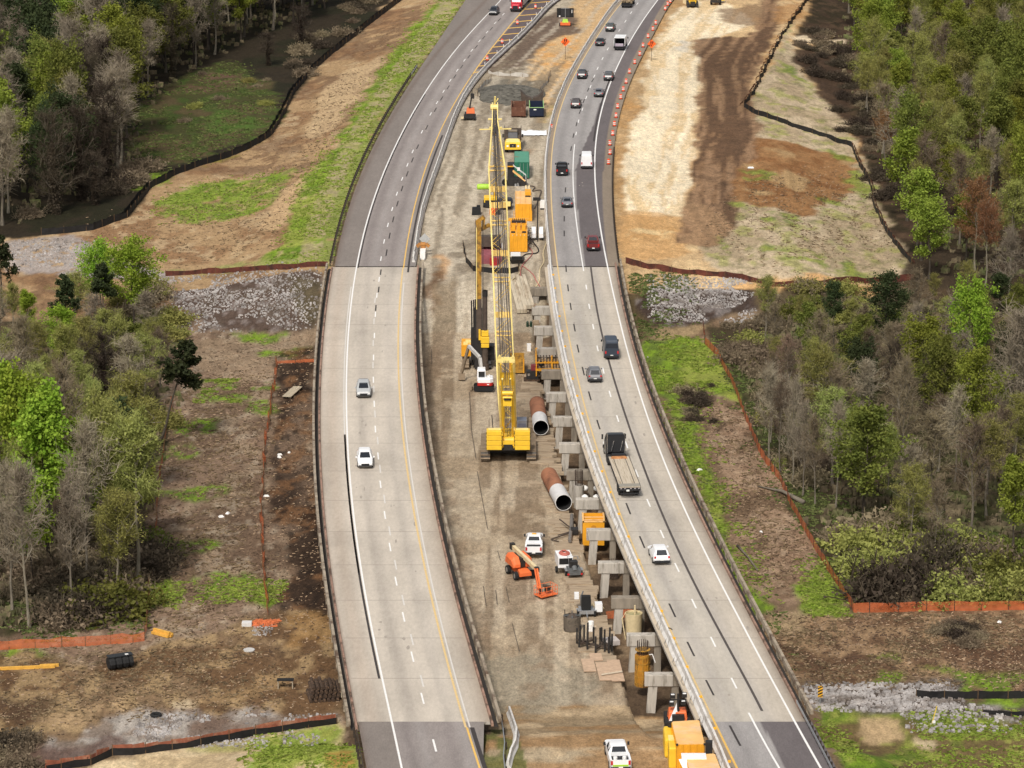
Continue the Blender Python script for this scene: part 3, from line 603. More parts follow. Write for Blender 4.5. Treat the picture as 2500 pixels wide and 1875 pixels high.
# ------------------------------------------------------------------ markings
WHITE = mat('white_road_paint', srgb(236, 234, 230, .9), .8, var=.14, scale=5); YELLOW = mat('yellow_road_paint', srgb(228, 184, 96, .9), .8, var=.15, scale=4)
GHOST = mat('old_yellow_paint', srgb(224, 194, 138, .85), .85, var=.12, scale=3); BLACK_TAPE = mat('black_lane_tape', srgb(66, 60, 58), .8, var=.15, scale=4); OLDWHITE = mat('worn_white_paint', srgb(216, 211, 204, .85), .85, var=.1, scale=3)
TAR = mat('tar_seam', srgb(88, 80, 76), .8, var=.2, scale=2)
def stripe(mb, curve, y0, y1, w, z, off=0.0, step=3.0):
    n = max(1, int((y1 - y0) / step)); 
    for i in range(n):
        a = y0 + (y1 - y0) * i / n; b = y0 + (y1 - y0) * (i + 1) / n
        xa, xb = float(curve(a)) + off, float(curve(b)) + off
        mb.quad((xa - w / 2, a, z), (xa + w / 2, a, z), (xb + w / 2, b, z), (xb - w / 2, b, z))
def Yof(v): return at(1250, v).y
def line(name, curve, v0, v1, w, m, z=.009, off=0.0, parent=None):
    mb = MB(); stripe(mb, curve, Yof(v0), Yof(v1), w, z, off)
    o = mb.build(name, m, parent, fix=False); return o
def dashes(name, pts, m, length, w=.17, z=.009, curve=None, parent=None, end=False):
    mb = MB()
    for u, v in pts:
        y = Yof(v); a, b = (y, y + length) if end else (y - length / 2, y + length / 2)
        x = at(u, v).x; s = curve.slope(y)
        xa, xb = x + s * (a - y), x + s * (b - y)
        mb.quad((xa - w / 2, a, z), (xa + w / 2, a, z), (xb + w / 2, b, z), (xb - w / 2, b, z))
    return mb.build(name, m, parent, fix=False)
line('edge_line', L_white, 654, -30, .2, WHITE, parent=road_left); line('edge_line', L_white, 1940, 1776, .2, WHITE, parent=road_left2)
line('masked_line', L_white, 654, 230, .22, BLACK_TAPE, .008, .26, road_left)
line('yellow_line', L_yel, 654, 180, .18, YELLOW, parent=road_left); line('yellow_line', L_yel, 182, -30, .24, YELLOW, parent=road_left); line('yellow_line', L_yel, 1940, 1776, .2, YELLOW, parent=road_left2)
line('masked_line', L_yel, 665, 330, .3, BLACK_TAPE, .008, .75, road_left); line('masked_line', L_yel, 1940, 1776, .42, BLACK_TAPE, .008, .5, road_left2)
D1 = [(1228.9,34.8),(1209,55.9),(1189.2,78.3),(1170.5,100),(1152,122.9),(1134,147.1),(1116.4,171.7),(1099.4,196.1),(1083,222.9),(1067,250.4),(1051.3,278.3),(1030,322),(1007.5,369.8),(994.7,402.4),(981.7,436.7),(969,472.9),(957.5,510.3),(947,549.2),(937.7,589.5),(930.1,631.4)]
dashes('lane_dashes', D1, WHITE, 3.1, curve=L_dash, parent=road_left)
dashes('masked_dashes', [(u + 10 + (v - 30) * .006, v - 7 - v * .012) for u, v in D1[1:]], BLACK_TAPE, 4.4, .2, curve=L_dash, parent=road_left)
dashes('lane_dashes', [(1061, 1820)], WHITE, 3.2, .2, curve=L_dash, parent=road_left2)
hatch = MB()      # yellow diagonal hatching of the closed lane, clipped by the yellow line and the wall
for i in range(13):
    v = -8 + i * 15.4; y = Yof(v); xa = float(L_yel(y)) + .1; y2 = y - .0
    for k in range(30):
        x = xa + k * .4; yy = y + k * .4 * .52
        if x > float(L_bar(yy)) - .5: break
        hatch.quad((x, yy - .45, .01), (x + .4, yy - .45 + .208, .01), (x + .4, yy + .45 + .208, .01), (x, yy + .45, .01))
hatch.build('gore_hatching', YELLOW, road_left, fix=False)
line('edge_line', R_white, 650, -30, .22, WHITE, parent=road_right); line('edge_line', R_white, 1940, 1740, .22, WHITE, parent=road_right2)
line('masked_line', R_white, 345, 190, .3, BLACK_TAPE, .008, -.4, road_right)
line('yellow_line', R_yel, 650, -30, .18, GHOST, parent=road_right); line('yellow_line', R_yel, 1940, 1740, .22, YELLOW, parent=road_right2)
line('lane_line', R_mid, 650, 352, .17, WHITE, parent=road_right); line('lane_line', R_mid, 1940, 1740, .2, WHITE, parent=road_right2)
dashes('lane_dashes', [(1556,9.4),(1540.7,31),(1526.8,52),(1512,74),(1484,119.3),(1471,143),(1459,167),(1450.8,186),(1441.6,211.5),(1431.3,238),(1422,266.7),(1412.3,296),(1406.5,326)], WHITE, 3.3, curve=R_mid, parent=road_right)
dashes('masked_dashes', [(1447,196),(1436,219),(1425,247),(1416,272.8),(1407.6,303),(1400,331),(1394.4,362.8),(1380.5,463.7),(1377.5,534),(1377.5,570)], BLACK_TAPE, 4.2, .2, curve=R_old, parent=road_right)
dashes('masked_dashes', [(1794.4,1796)], BLACK_TAPE, 5.4, .22, curve=R_old, parent=road_right2)

# ================================================================== BRIDGES
CONC = mat('pier_concrete', srgb(156, 145, 130), .9, var=.22, scale=1.2, col2=srgb(138, 128, 114), mix=.5, stretch=(1.6, 1.6, .35)); CONC_NEW = mat('new_concrete', srgb(198, 190, 178), .9, var=.15, scale=1.6, col2=srgb(150, 142, 130), mix=.35, stretch=(1.8, 1.8, .3))
RAILC = mat('weathered_rail_concrete', srgb(172, 158, 138), .9, var=.25, scale=.8, col2=srgb(104, 84, 68), mix=.45); CURBC = mat('stained_curb', srgb(170, 136, 118), .9, var=.2, scale=.7, col2=srgb(96, 76, 62), mix=.5)
GAP_SHADE = mat('gap_shade_colour', (.03, .025, .021), .95); DARKJ = mat('deck_joint', srgb(150, 140, 130), .9)
def solid_deck(name, a, b, t0, t1, y0, y1, parent, m):
    ys = np.arange(y0, y1 + .01, 3.1); rings = []
    for y in ys: rings.append([(float(a(y)), y, t0), (float(b(y)), y, t0), (float(b(y)), y, t1), (float(a(y)), y, t1)])
    return MB().loft(rings).build(name, m, parent)
def run(name, curve, off, prof, ys, m, parent=None, zf=None):
    """a profile (x, z) swept along a road curve"""
    rings = []
    for y in ys:
        x = float(curve(y)) + off; z = zf(x, y) if zf else 0
        rings.append([(x + px_, y, z + pz) for px_, pz in prof])
    return MB().loft(rings).build(name, m, parent)
CAPS = [704,750.7,799.6,852,906,961.6,1020.6,1085,1150.5,1221,1296,1376,1461.4,1552.6,1649.4]
CAPX = [1295,1298,1303.6,1312,1322,1334,1350.2,1365,1383.3,1406,1432,1460.3,1492.6,1530.5,1574.2]
def old_rail(curve, side, br, y0, y1, seed):
    """open concrete railing: stained curb, a gap, posts and a weathered beam"""
    ys = np.arange(y0, y1 + .1, 3.05)
    run('curb', curve, 0, [(-.14, -.1), (.14, -.1), (.1, .26), (-.1, .26)], ys, CURBC, br)
    run('gap_shade', curve, side * .36, [(-.2, -.16), (.2, -.16), (.2, -.1), (-.2, -.1)], ys, GAP_SHADE, br)  # added near-black strip: the shade between curb and beam put in as colour
    r = random.Random(seed); k = 0
    for i in range(0, len(ys) - 4, 4):
        seg = np.linspace(ys[i] + .05, ys[i + 4] - .12, 5)
        run('rail_beam', curve, side * .74, [(-.16, .35), (.16, .35), (.14, .88), (-.14, .88)], seg, RAILC, br)
        for j in range(3):
            y = float(seg[0] + (seg[-1] - seg[0]) * (j + .5) / 3); x = float(curve(y)) + side * .74
            MB().box((x, y, -.05), (.3, .4, .8)).build('rail_post', RAILC, br)
def bridge(name, label, a, b, deckf, curve, seed, sides):
    br = thing(name, label, 'bridge')
    road('deck_surface', curve, a, b, Y_BOT, Y_TOP, deckf, kind=None, parent=br, m=CONC_DECK, z=.004)
    solid_deck('deck_slab', a, b, -.3, 0, Y_BOT, Y_TOP, br, CONC_NEW)
    n = 6
    for k in range(n):
        f = (k + .4) / (n - .2)
        solid_deck('girder', lambda y: a(y) + (b(y) - a(y)) * f - .3, lambda y: a(y) + (b(y) - a(y)) * f + .3, -1.25, -.245, Y_BOT + 1, Y_TOP - 1, br, CONC)
    return br
lb = bridge('highway_bridge', 'pale concrete bridge deck on the left with two lanes and old open railings', lambda y: L_out(y), lambda y: L_in(y), left_deck, L_white, 3, 1)
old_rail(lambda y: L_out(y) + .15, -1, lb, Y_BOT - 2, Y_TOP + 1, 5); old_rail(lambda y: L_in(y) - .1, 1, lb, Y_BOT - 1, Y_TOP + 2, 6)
rb = bridge('highway_bridge', 'pale concrete bridge deck on the right with exposed pier caps beside it', lambda y: R_edge(y), lambda y: R_out(y), right_deck, R_yel, 4, 1)
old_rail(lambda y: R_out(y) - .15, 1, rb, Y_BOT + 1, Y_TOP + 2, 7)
line('edge_line', L_white, 1776, 654, .2, WHITE, .013, parent=lb); line('worn_line', L_white, 1400, 700, .16, OLDWHITE, .012, -.32, lb); line('masked_line', L_white, 1657, 1061, .24, BLACK_TAPE, .012, -.3, lb)
line('yellow_line', L_yel, 1776, 654, .22, GHOST, .013, -.1, lb); line('worn_line', L_yel, 1776, 690, .16, OLDWHITE, .012, .3, lb)
D3 = [(916,774),(913.8,826),(912,880),(911.7,934.7),(914,993.7),(917,1055.9),(924,1122),(930,1191.7),(941,1267),(954,1346),(969,1430),(988,1518),(1010,1616),(1035,1718.6)]
dashes('lane_dashes', [(924.9,688),(919.6,727)] + D3, WHITE, 3.1, .17, .013, L_dash, lb, True)
dashes('worn_dashes', [(u - 1, v - 28 - v * .008) for u, v in D3], OLDWHITE, 3.4, .17, .012, L_dash, lb, True)
dashes('masked_dashes', [(929.5,664.7),(924.5,707),(917.5,752)], BLACK_TAPE, 3.6, .2, .013, L_dash, lb)
line('edge_line', R_white, 1740, 650, .2, WHITE, .013, parent=rb); line('yellow_line', R_yel, 1740, 650, .2, GHOST, .013, parent=rb); line('tar_seam', R_seam, 1736, 648, .27, TAR, .012, parent=rb)
line('lane_line', R_mid, 662, 650, .17, WHITE, .013, parent=rb)
dashes('lane_dashes', [(1431.4,701),(1438.6,748),(1448.3,797.7),(1459,850.7),(1473,905),(1489.3,961.7),(1508,1022),(1529.6,1086),(1555,1155.5),(1583.4,1227.8),(1616.4,1304),(1652.7,1385.5),(1694.3,1473.9),(1741,1567),(1792,1668)], WHITE, 3.1, .18, .013, R_mid, rb)
dashes('masked_dashes', [(1382,656),(1386.8,703),(1393.3,748),(1402.5,800),(1411,851),(1424,906),(1440,966.5),(1461,1036.7),(1534,1242),(1567.7,1323.6),(1641.3,1490),(1686.5,1584.5),(1733,1679)], BLACK_TAPE, 4.4, .2, .013, R_old, rb)
for i, (v, u) in enumerate(zip(CAPS, CAPX)):
    p = at(u, v, -1.32); y = p.y + .15; x0 = p.x; x1 = float(R_out(y)) - .4; xe = float(R_edge(y))
    cap = MB().box(((x0 + xe + .25) / 2, y + .5, -1.94), (xe + .25 - x0, 1.05, 1.24)).build('pier_cap', CONC_NEW if i % 4 else CONC, rb, bevel=.05)
    cap['label'] = 'new pier cap end reaching out from under the deck'
    MB().box(((xe + .26 + x1) / 2, y + .52, -1.95), (x1 - xe - .26, .98, 1.2)).build('pier_cap', CONC, rb)
    g0 = ground(x0 + 1.0, y)
    MB().loft([[(x0 + .62 + sx * .45, y + .5 + sy * .42, min(g0, -4.6) - .6) for sx, sy in ((-1, -1), (1, -1), (1, 1), (-1, 1))], [(x0 + .86 + sx * .46, y + .5 + sy * .42, -2.55) for sx, sy in ((-1, -1), (1, -1), (1, 1), (-1, 1))]]).build('pier_column', CONC_NEW, rb)
    for q in (xe + .5, xe + 5, x1 - 1.5):
        MB().box((q, y + .5, -4.3), (.72, .72, 3.5)).build('pier_column', CONC, rb)
for i in range(1, 16):
    y = Y_BOT + 12.15 * i
    xa, xb_ = float(L_out(y)) + .3, float(L_in(y)) - .3
    MB().box(((xa + xb_) / 2, y, -1.9), (xb_ - xa, 1.0, 1.2)).build('pier_cap', CONC, lb)
    for f in (.08, .36, .64, .92): MB().box((xa + (xb_ - xa) * f, y, -4.3), (.7, .7, 3.6)).build('pier_column', CONC, lb)
    MB().quad((xa + .2, y - .05, .0075), (xb_ - .2, y - .05, .0075), (xb_ - .2, y + .05, .0075), (xa + .2, y + .05, .0075)).build('deck_joint', DARKJ, lb, fix=False)
    ya = y; xc, xd = float(R_edge(ya)) + 1.4, float(R_out(ya)) - .3
    MB().quad((xc, y - .05, .0075), (xd, y - .05, .0075), (xd, y + .05, .0075), (xc, y + .05, .0075)).build('deck_joint', DARKJ, rb, fix=False)

# ------------------------------------------------------------------ concrete barriers
BARR = mat('barrier_concrete', srgb(232, 228, 222), .85, var=.16, scale=1.0, col2=srgb(190, 182, 172), mix=.2)
JERSEY = [(-.31, 0), (.31, 0), (.31, .08), (.13, .32), (.09, .84), (-.09, .84), (-.13, .32), (-.31, .08)]
def barrier(name, label, curve, y0, y1, off=0, seglen=3.66, jit=.05, seed=1, zf=None):
    t = thing(name, label, 'barrier'); r = random.Random(seed); y = y0
    while y < y1 - .5:
        e = min(y + seglen, y1); j0, j1 = r.uniform(-jit, jit), r.uniform(-jit, jit)
        rings = []
        for yy, j in ((y + .02, j0), (e - .02, j1)):
            x = float(curve(yy)) + off + j; z = zf(x, yy) if zf else .0
            rings.append([(x + a, yy, z + b) for a, b in JERSEY])
        MB().loft(rings).build('barrier_segment', BARR, t); y = e
    return t
JERSEY0 = JERSEY; JERSEY = [(x * .8, z) for x, z in JERSEY]
wall1 = barrier('concrete_barrier', 'pale concrete wall between the left road and the work zone, with white posts', L_bar, Yof(640), 790, 0, 3.66, .06, 2)
wall2 = barrier('concrete_barrier', 'long white concrete barrier along the left side of the right road', R_bar, Y_TOP + .5, 800, 0, 3.66, .05, 3)
JERSEY = [(x * 1.3, z * 1.1) for x, z in JERSEY0]
wall3 = barrier('concrete_barrier', 'white concrete barrier with yellow reflectors on the edge of the right bridge', R_bar, 268, Y_TOP + .3, -.12, 3.66, .03, 4); JERSEY = JERSEY0
TAB = mat('yellow_reflector', srgb(240, 180, 50, .9), .5)
for i in range(26):
    y = 276 + i * 8.6; MB().box((float(R_bar(y)) + .12, y, .93), (.3, .06, .26)).build('reflector', TAB, wall3)
WIRE = mat('grey_hose', srgb(150, 145, 138), .7); 
for i in range(30):     # slack safety netting lines draped over the barrier and the slab edge
    y = 284 + i * 5.6; x = float(R_bar(y))
    MB().tube([(x - .12, y, .8), (x - .28, y - .6, .35), (x - .5, y - 1.6, .03), (x - .72, y - .3, .03), (x - .3, y + 1.2, .3)], .035, 4).build('slack_cable', WIRE, wall3)
POST = mat('white_plastic', srgb(238, 236, 232, .95), .5)
for u, v in [(1470,65),(1413,125),(1343,195),(1275,255),(1210,315),(1140,380),(1000,515),(925,580),(855,650),(700,790)]:
    p = at(1040 + .2049 * u, .2049 * (v + 12), 0); x = float(L_bar(p.y)) - .42
    MB().tube([(x, p.y, 0), (x, p.y, 1.1)], .06, 6).build('marker_post', POST, wall1)
# ------------------------------------------------------------------ guard rails
STEEL = mat('galvanised_steel', srgb(190, 192, 194), .45, .6, .15, 1.5); WOODP = mat('dark_timber_post', srgb(64, 54, 46), .9, var=.25); RAILD = mat('dark_rail', srgb(84, 74, 64), .7, .3, .2, 1.0)
def guard_rail(label, curve, off, y0, y1, m, sp, side):
    t = thing('guard_rail', label, 'guard rail')
    ys = np.arange(y0, y1, 2.0)
    run('rail', curve, off, [(-.03, .45), (.03, .45), (.05, .55), (.01, .6), (.05, .66), (.03, .76), (-.03, .76)], ys, m, t)
    y = y0 + .4; first = None
    while y < y1:
        x = float(curve(y)) + off + side * .2
        if first is None:
            first = MB().box((0, 0, .3), (.2, .18, 1.0)).build('post', WOODP, t); first.location = (x, y, 0)
        else:
            c = first.copy(); COL.objects.link(c); c.parent = t; c.location = (x, y, 0)
        y += sp
guard_rail('long dark guard rail along the grass beside the left road', L_out, -.05, Y_TOP + 1, 668, RAILD, 1.9, -1)
guard_rail('short bright guard rail end at the far tip beside the grass', L_out, -.05, 668.3, 680, STEEL, 2.2, -1)
guard_rail('dark guard rail beside the orange sand right of the right road', R_out, .2, Y_TOP + 3, 592, RAILD, 1.9, 1)
guard_rail('shiny steel guard rail with black posts at the lower right corner', lambda y: R_out(y) - .35, .0, 262, 311, STEEL, 1.35, 1)
guard_rail('dark guard rail by the grass at the lower left corner of the left road', L_out, .0, 262, 303, RAILD, 1.9, -1)

TWIG = [mat('pale_mulch', srgb(168, 142, 114), .95, var=.4, scale=.5), mat('dark_mulch', srgb(86, 66, 50), .95, var=.4, scale=.5)]
def mulch(name, px_list, m, seed, l0, l1):
    r = random.Random(seed); mb = MB()
    for px, n in px_list:
        for x, y, z in scatter(px, n, seed, .32, 4):
            a = r.uniform(0, 6.28); L = r.uniform(l0, l1); w = r.uniform(.03, .07); d = Vector((math.cos(a), math.sin(a), r.uniform(-.1, .25))) * L; q = Vector((-math.sin(a), math.cos(a), .4)) * w; p = Vector((x, y, z + .05))
            mb.quad(p - d - q, p + d - q, p + d * .8 + q, p - d * .9 + q)
    return tag(mb.build(name, m, fix=False), kind='stuff')
MZ = [([(400,830),(790,800),(780,1000),(860,1720),(300,1750),(-40,1800),(-40,1590),(360,1570),(380,1200)], 5200), ([(1860,1500),(2560,1490),(2560,1690),(1960,1670)], 2200), ([(1700,960),(1820,1010),(2010,1400),(1860,1460),(1740,1150)], 1500), ([(1740,480),(2090,400),(2200,620),(1700,640)], 1300), ([(160,560),(430,470),(760,250),(960,40),(1000,60),(700,560),(400,660)], 1800)]
mulch('wood_debris', MZ, TWIG[0], 51, .06, .26); mulch('dead_leaves', MZ, TWIG[1], 52, .06, .28)

OIL = mat('oil_stain', srgb(172, 162, 150), .7, var=.2, scale=3)
r = random.Random(91)
for par, cv, n, y0, y1, l0, l1, z in ((lb, L_white, 26, 312, 495, .4, 7, .0105), (rb, R_yel, 30, 312, 495, .4, 10.5, .0105), (road_right, R_yel, 16, 505, 690, .4, 7, .006), (road_left, L_white, 16, 505, 690, .4, 7, .006)):
    mb = MB()
    for i in range(n):
        y = r.uniform(y0, y1); x = float(cv(y)) + r.uniform(l0, l1); a, b_ = r.uniform(.05, .2), r.uniform(.15, .8)
        mb.add([(x + math.cos(t) * a * r.uniform(.7, 1.2), y + math.sin(t) * b_ * r.uniform(.7, 1.2), z) for t in [k * .7854 for k in range(8)]], [tuple(range(8))])
    tag(mb.build('oil_stains', OIL, par, fix=False), kind='stuff')
# ================================================================== TREES
def leaf_mat(name, c1, c2, hue=.03, val=.3):
    m = bpy.data.materials.new(name); m.use_nodes = True; N = m.node_tree.nodes; Lk = m.node_tree.links
    b = N['Principled BSDF']; b.inputs['Roughness'].default_value = .75; b.inputs['Specular IOR Level'].default_value = .2
    tc = N.new('ShaderNodeTexCoord'); n = N.new('ShaderNodeTexNoise'); n.inputs['Scale'].default_value = .55; n.inputs['Detail'].default_value = 6; n.inputs['Roughness'].default_value = .7
    Lk.new(tc.outputs['Object'], n.inputs['Vector'])
    r = N.new('ShaderNodeMapRange'); r.inputs[1].default_value = .36; r.inputs[2].default_value = .64; Lk.new(n.outputs[0], r.inputs[0])
    mx = N.new('ShaderNodeMix'); mx.data_type = 'RGBA'; mx.inputs['A'].default_value = (*c1, 1); mx.inputs['B'].default_value = (*c2, 1); Lk.new(r.outputs[0], mx.inputs['Factor'])
    oi = N.new('ShaderNodeObjectInfo'); hs = N.new('ShaderNodeHueSaturation')
    for out, lo, hi in (('Hue', .5 - hue, .5 + hue), ('Value', 1 - val, 1 + val)):
        q = N.new('ShaderNodeMapRange'); q.inputs[3].default_value = lo; q.inputs[4].default_value = hi
        Lk.new(oi.outputs['Random'], q.inputs[0]); Lk.new(q.outputs[0], hs.inputs[out])
    Lk.new(mx.outputs['Result'], hs.inputs['Color']); Lk.new(hs.outputs[0], b.inputs['Base Color'])
    tr = N.new('ShaderNodeBsdfTranslucent'); Lk.new(hs.outputs[0], tr.inputs[0])
    ms = N.new('ShaderNodeMixShader'); ms.inputs[0].default_value = .3
    Lk.new(b.outputs[0], ms.inputs[1]); Lk.new(tr.outputs[0], ms.inputs[2]); Lk.new(ms.outputs[0], N['Material Output'].inputs[0])
    return m
LEAF = dict(lime=leaf_mat('lime_leaves', (.17, .29, .022), (.32, .42, .05), .015, .12), bright=leaf_mat('spring_leaves', (.145, .18, .022), (.27, .3, .045), .025, .25),
    mid=leaf_mat('green_leaves', (.098, .118, .022), (.2, .21, .042), .02, .26), dark=leaf_mat('evergreen_leaves', (.026, .04, .015), (.06, .075, .026), .02, .28),
    olive=leaf_mat('budding_leaves', (.2, .205, .052), (.38, .37, .105), .02, .2), pale=leaf_mat('pale_new_leaves', (.24, .27, .07), (.38, .4, .12), .02, .18), rust=leaf_mat('rust_buds', (.2, .105, .045), (.3, .15, .075), .015, .2),
    grey=leaf_mat('grey_twigs', (.27, .228, .165), (.43, .365, .265), .01, .22), brown=leaf_mat('brown_twigs', (.18, .138, .088), (.31, .245, .16), .015, .28), pink=leaf_mat('pinkish_twigs', (.2, .13, .1), (.29, .19, .14), .01, .2), vine=leaf_mat('dry_vines', (.055, .042, .03), (.11, .086, .058), .02, .3))
BARK = dict(grey=leaf_mat('grey_bark', (.2, .175, .135), (.33, .285, .22), .01, .2), dark=leaf_mat('dark_bark', (.075, .062, .048), (.13, .108, .082), .01, .3))
def sphere_dir(r):
    z = r.uniform(-1, 1); a = r.uniform(0, 2 * math.pi); q = math.sqrt(1 - z * z)
    return Vector((q * math.cos(a), q * math.sin(a), z))
def leaf_quad(mb, p, s, r):
    a = sphere_dir(r); b = a.cross(sphere_dir(r))
    if b.length < .1: return
    b.normalize(); a = a * s; b = b * s * .7
    mb.quad(p - a - b, p + a - b, p + a + b, p - a + b)
def make_tree(seed, H, spread, base, kind, n1=16):
    """trunk with limbs (one mesh) and a crown of twigs and/or leaves (another)"""
    r = random.Random(seed); tr = MB(); cr = MB()
    pts = []; x = y = 0
    for i in range(9):
        t = i / 8; x += r.uniform(-.03, .03) * H * .35; y += r.uniform(-.03, .03) * H * .35
        pts.append(Vector((x if i else 0, y if i else 0, t * H * .97)))
    r0 = H * .013
    tr.tube(pts, [r0 * (1.5 if i == 0 else 1) * (1 - .88 * i / 8) for i in range(9)], 6)
    def P(t):
        k = min(int(t * 8), 7); return pts[k].lerp(pts[k + 1], t * 8 - k)
    def path(p, d, L, up, n, wob):
        out = [p]; d = d.normalized()
        for i in range(n):
            d = (d + Vector((r.uniform(-wob, wob), r.uniform(-wob, wob), up + r.uniform(-wob, wob) * .6))).normalized()
            p = p + d * L / n; out.append(p)
        return out
    az = r.uniform(0, 6)
    for i in range(n1):
        t = base + (.97 - base) * ((i + r.random() * .7) / n1); az += 2.4 + r.uniform(-.4, .4)
        f = (t - base) / (1 - base)
        if kind == 'pine': L = spread * (1.02 - f) ** .7 * r.uniform(.75, 1.1); el = .15 + .3 * f
        else: L = spread * (.55 + 1.5 * f * (1 - f) + .12) * r.uniform(.7, 1.15) * (1 - .45 * f ** 4); el = r.uniform(.35, .7) + .75 * f ** 2 + (.38 if kind == 'bare' else .1 if kind == 'sparse' else 0)
        d = Vector((math.cos(az) * math.cos(el), math.sin(az) * math.cos(el), math.sin(el)))
        l1 = path(P(t), d, L, .06, 4, .16); rr = max(.05, r0 * .5 * (1 - t * .7))
        tr.tube(l1, [rr, rr * .8, rr * .6, rr * .45, .03], 4, cap=False)
        for j in range(6 if kind != 'pine' else 5):
            q = .25 + .75 * (j + r.random() * .6) / 6; k = min(int(q * 4), 3); p = l1[k].lerp(l1[k + 1], q * 4 - k)
            d2 = ((l1[k + 1] - l1[k]).normalized() * .8 + sphere_dir(r) * .75 + Vector((0, 0, .15)))
            l2 = path(p, d2, L * r.uniform(.28, .5), .04, 3, .2)
            (tr if kind in ('bare', 'sparse', 'vine') else cr).tube(l2, [.06, .05, .038, .026], 3, m=0, cap=False) if kind in ('bare', 'sparse', 'vine') else None
            for m_ in range(5):
                k2 = r.randrange(3); p2 = l2[k2].lerp(l2[k2 + 1], r.random())
                d3 = ((l2[k2 + 1] - l2[k2]).normalized() * .6 + sphere_dir(r) * .8 + Vector((0, 0, .2)))
                l3 = path(p2, d3, L * r.uniform(.14, .26), .05, 2, .25)
                if kind in ('bare', 'sparse', 'vine'):
                    cr.tube(l3, [.032, .026, .018], 3, cap=False)
                    for w in range(3):
                        p4 = l3[r.randrange(2)].lerp(l3[2], r.random()); d4 = (l3[2] - l3[0]).normalized() * .6 + sphere_dir(r) * .8 + Vector((0, 0, .2))
                        cr.tube([p4, p4 + d4.normalized() * r.uniform(.6, 1.5)], [.024, .012], 3, cap=False)
                e = l3[2]
                if kind == 'dense':
                    for w in range(16): leaf_quad(cr, e + sphere_dir(r) * r.uniform(.1, .95), r.uniform(.07, .17), r)
                elif kind == 'sparse':
                    for w in range(8): leaf_quad(cr, e + sphere_dir(r) * r.uniform(.1, .8), r.uniform(.05, .115), r)
                elif kind == 'pine':
                    for w in range(12): leaf_quad(cr, e + sphere_dir(r) * r.uniform(.05, .5), r.uniform(.1, .2), r)
    if kind == 'vine':      # dry vines draped over the trunk and lower limbs
        for i in range(3800):
            t = r.uniform(.0, .8) ** 1.2; a = r.uniform(0, 6.28); q = spread * .3 * (1 - t) ** .5 * (.55 + .45 * math.sin(3 * a + 9 * t)) * r.uniform(.2, 1.1)
            leaf_quad(cr, P(t) + Vector((math.cos(a) * q, math.sin(a) * q, r.uniform(-.6, .6))), r.uniform(.06, .17), r)
    return tr, cr
def make_shrub(seed, kind):
    r = random.Random(seed); mb = MB()
    for i in range(150):
        a = r.uniform(0, 6.28); el = r.uniform(.25, 1.45); L = r.uniform(.5, 1.75)
        d = Vector((math.cos(a) * math.cos(el), math.sin(a) * math.cos(el), math.sin(el)))
        p = Vector((r.gauss(0, .65), r.gauss(0, .65), 0)); e = p + d * L; g = e + Vector((d.x * .5, d.y * .5, -.15)) * r.random()
        mb.tube([p, e, g], [.035, .025, .015], 3, cap=False)
        if kind == 'leaf':
            for w in range(26): leaf_quad(mb, p.lerp(e, r.uniform(.4, 1.1)) + sphere_dir(r) * .35, r.uniform(.04, .1), r)
        else:
            for w in range(7):
                q = p.lerp(e, r.uniform(.3, 1)); mb.tube([q, q + (sphere_dir(r) + Vector((0, 0, .3))) * r.uniform(.25, .6)], [.022, .012], 3, cap=False)
            for w in range(5): leaf_quad(mb, p.lerp(e, r.uniform(.3, 1.1)) + sphere_dir(r) * .3, r.uniform(.06, .13), r)
    return mb
PROTO = {}
def proto_mesh(mb, name):
    me = bpy.data.meshes.new(name); me.from_pydata(mb.v, [], mb.f); me.materials.append(None); me.update(); return me
for kd, n, sp, ba in (('dense', 6, 4.3, .3), ('sparse', 5, 3.7, .4), ('bare', 5, 4.0, .3), ('pine', 2, 3.2, .45), ('vine', 3, 3.8, .2)):
    PROTO[kd] = []
    for i in range(n):
        tr, cr = make_tree(100 + i * 7 + len(kd), 15, sp * (1, .8, 1.25, .92, 1.1, .72)[i], ba + (0, .12, -.06, .06, .1, .16)[i], kd, (17, 14, 18, 15, 17, 13)[i])
        PROTO[kd].append((proto_mesh(tr, 'trunk'), proto_mesh(cr, 'crown')))
SHRUB = {k: [proto_mesh(make_shrub(200 + i, k), 'shrub') for i in range(3)] for k in ('leaf', 'twig')}
LOOK = {  # look: (proto, crown material, bark, object name, words)
    'lime': ('dense', 'lime', 'dark', 'leafy_tree', 'vivid lime green leafy tree'), 'bright': ('dense', 'bright', 'dark', 'leafy_tree', 'fresh green leafy tree'), 'mid': ('dense', 'mid', 'dark', 'leafy_tree', 'deep green leafy tree'),
    'dark': ('dense', 'dark', 'dark', 'leafy_tree', 'very dark evergreen tree'), 'olive': ('sparse', 'olive', 'grey', 'budding_tree', 'thin olive budding tree'), 'pale': ('sparse', 'pale', 'grey', 'budding_tree', 'slender pale yellow-green budding tree'),
    'rust': ('sparse', 'rust', 'grey', 'budding_tree', 'rust coloured budding tree'), 'grey': ('bare', 'grey', 'grey', 'bare_tree', 'leafless grey tree'), 'brown': ('bare', 'brown', 'grey', 'bare_tree', 'leafless brown tree'), 'pink': ('bare', 'pink', 'grey', 'bare_tree', 'leafless pinkish tree'),
    'pine': ('pine', 'dark', 'dark', 'pine_tree', 'dark pine tree'), 'vine': ('vine', 'vine', 'dark', 'bare_tree', 'dark trunk wrapped in dry vines')}
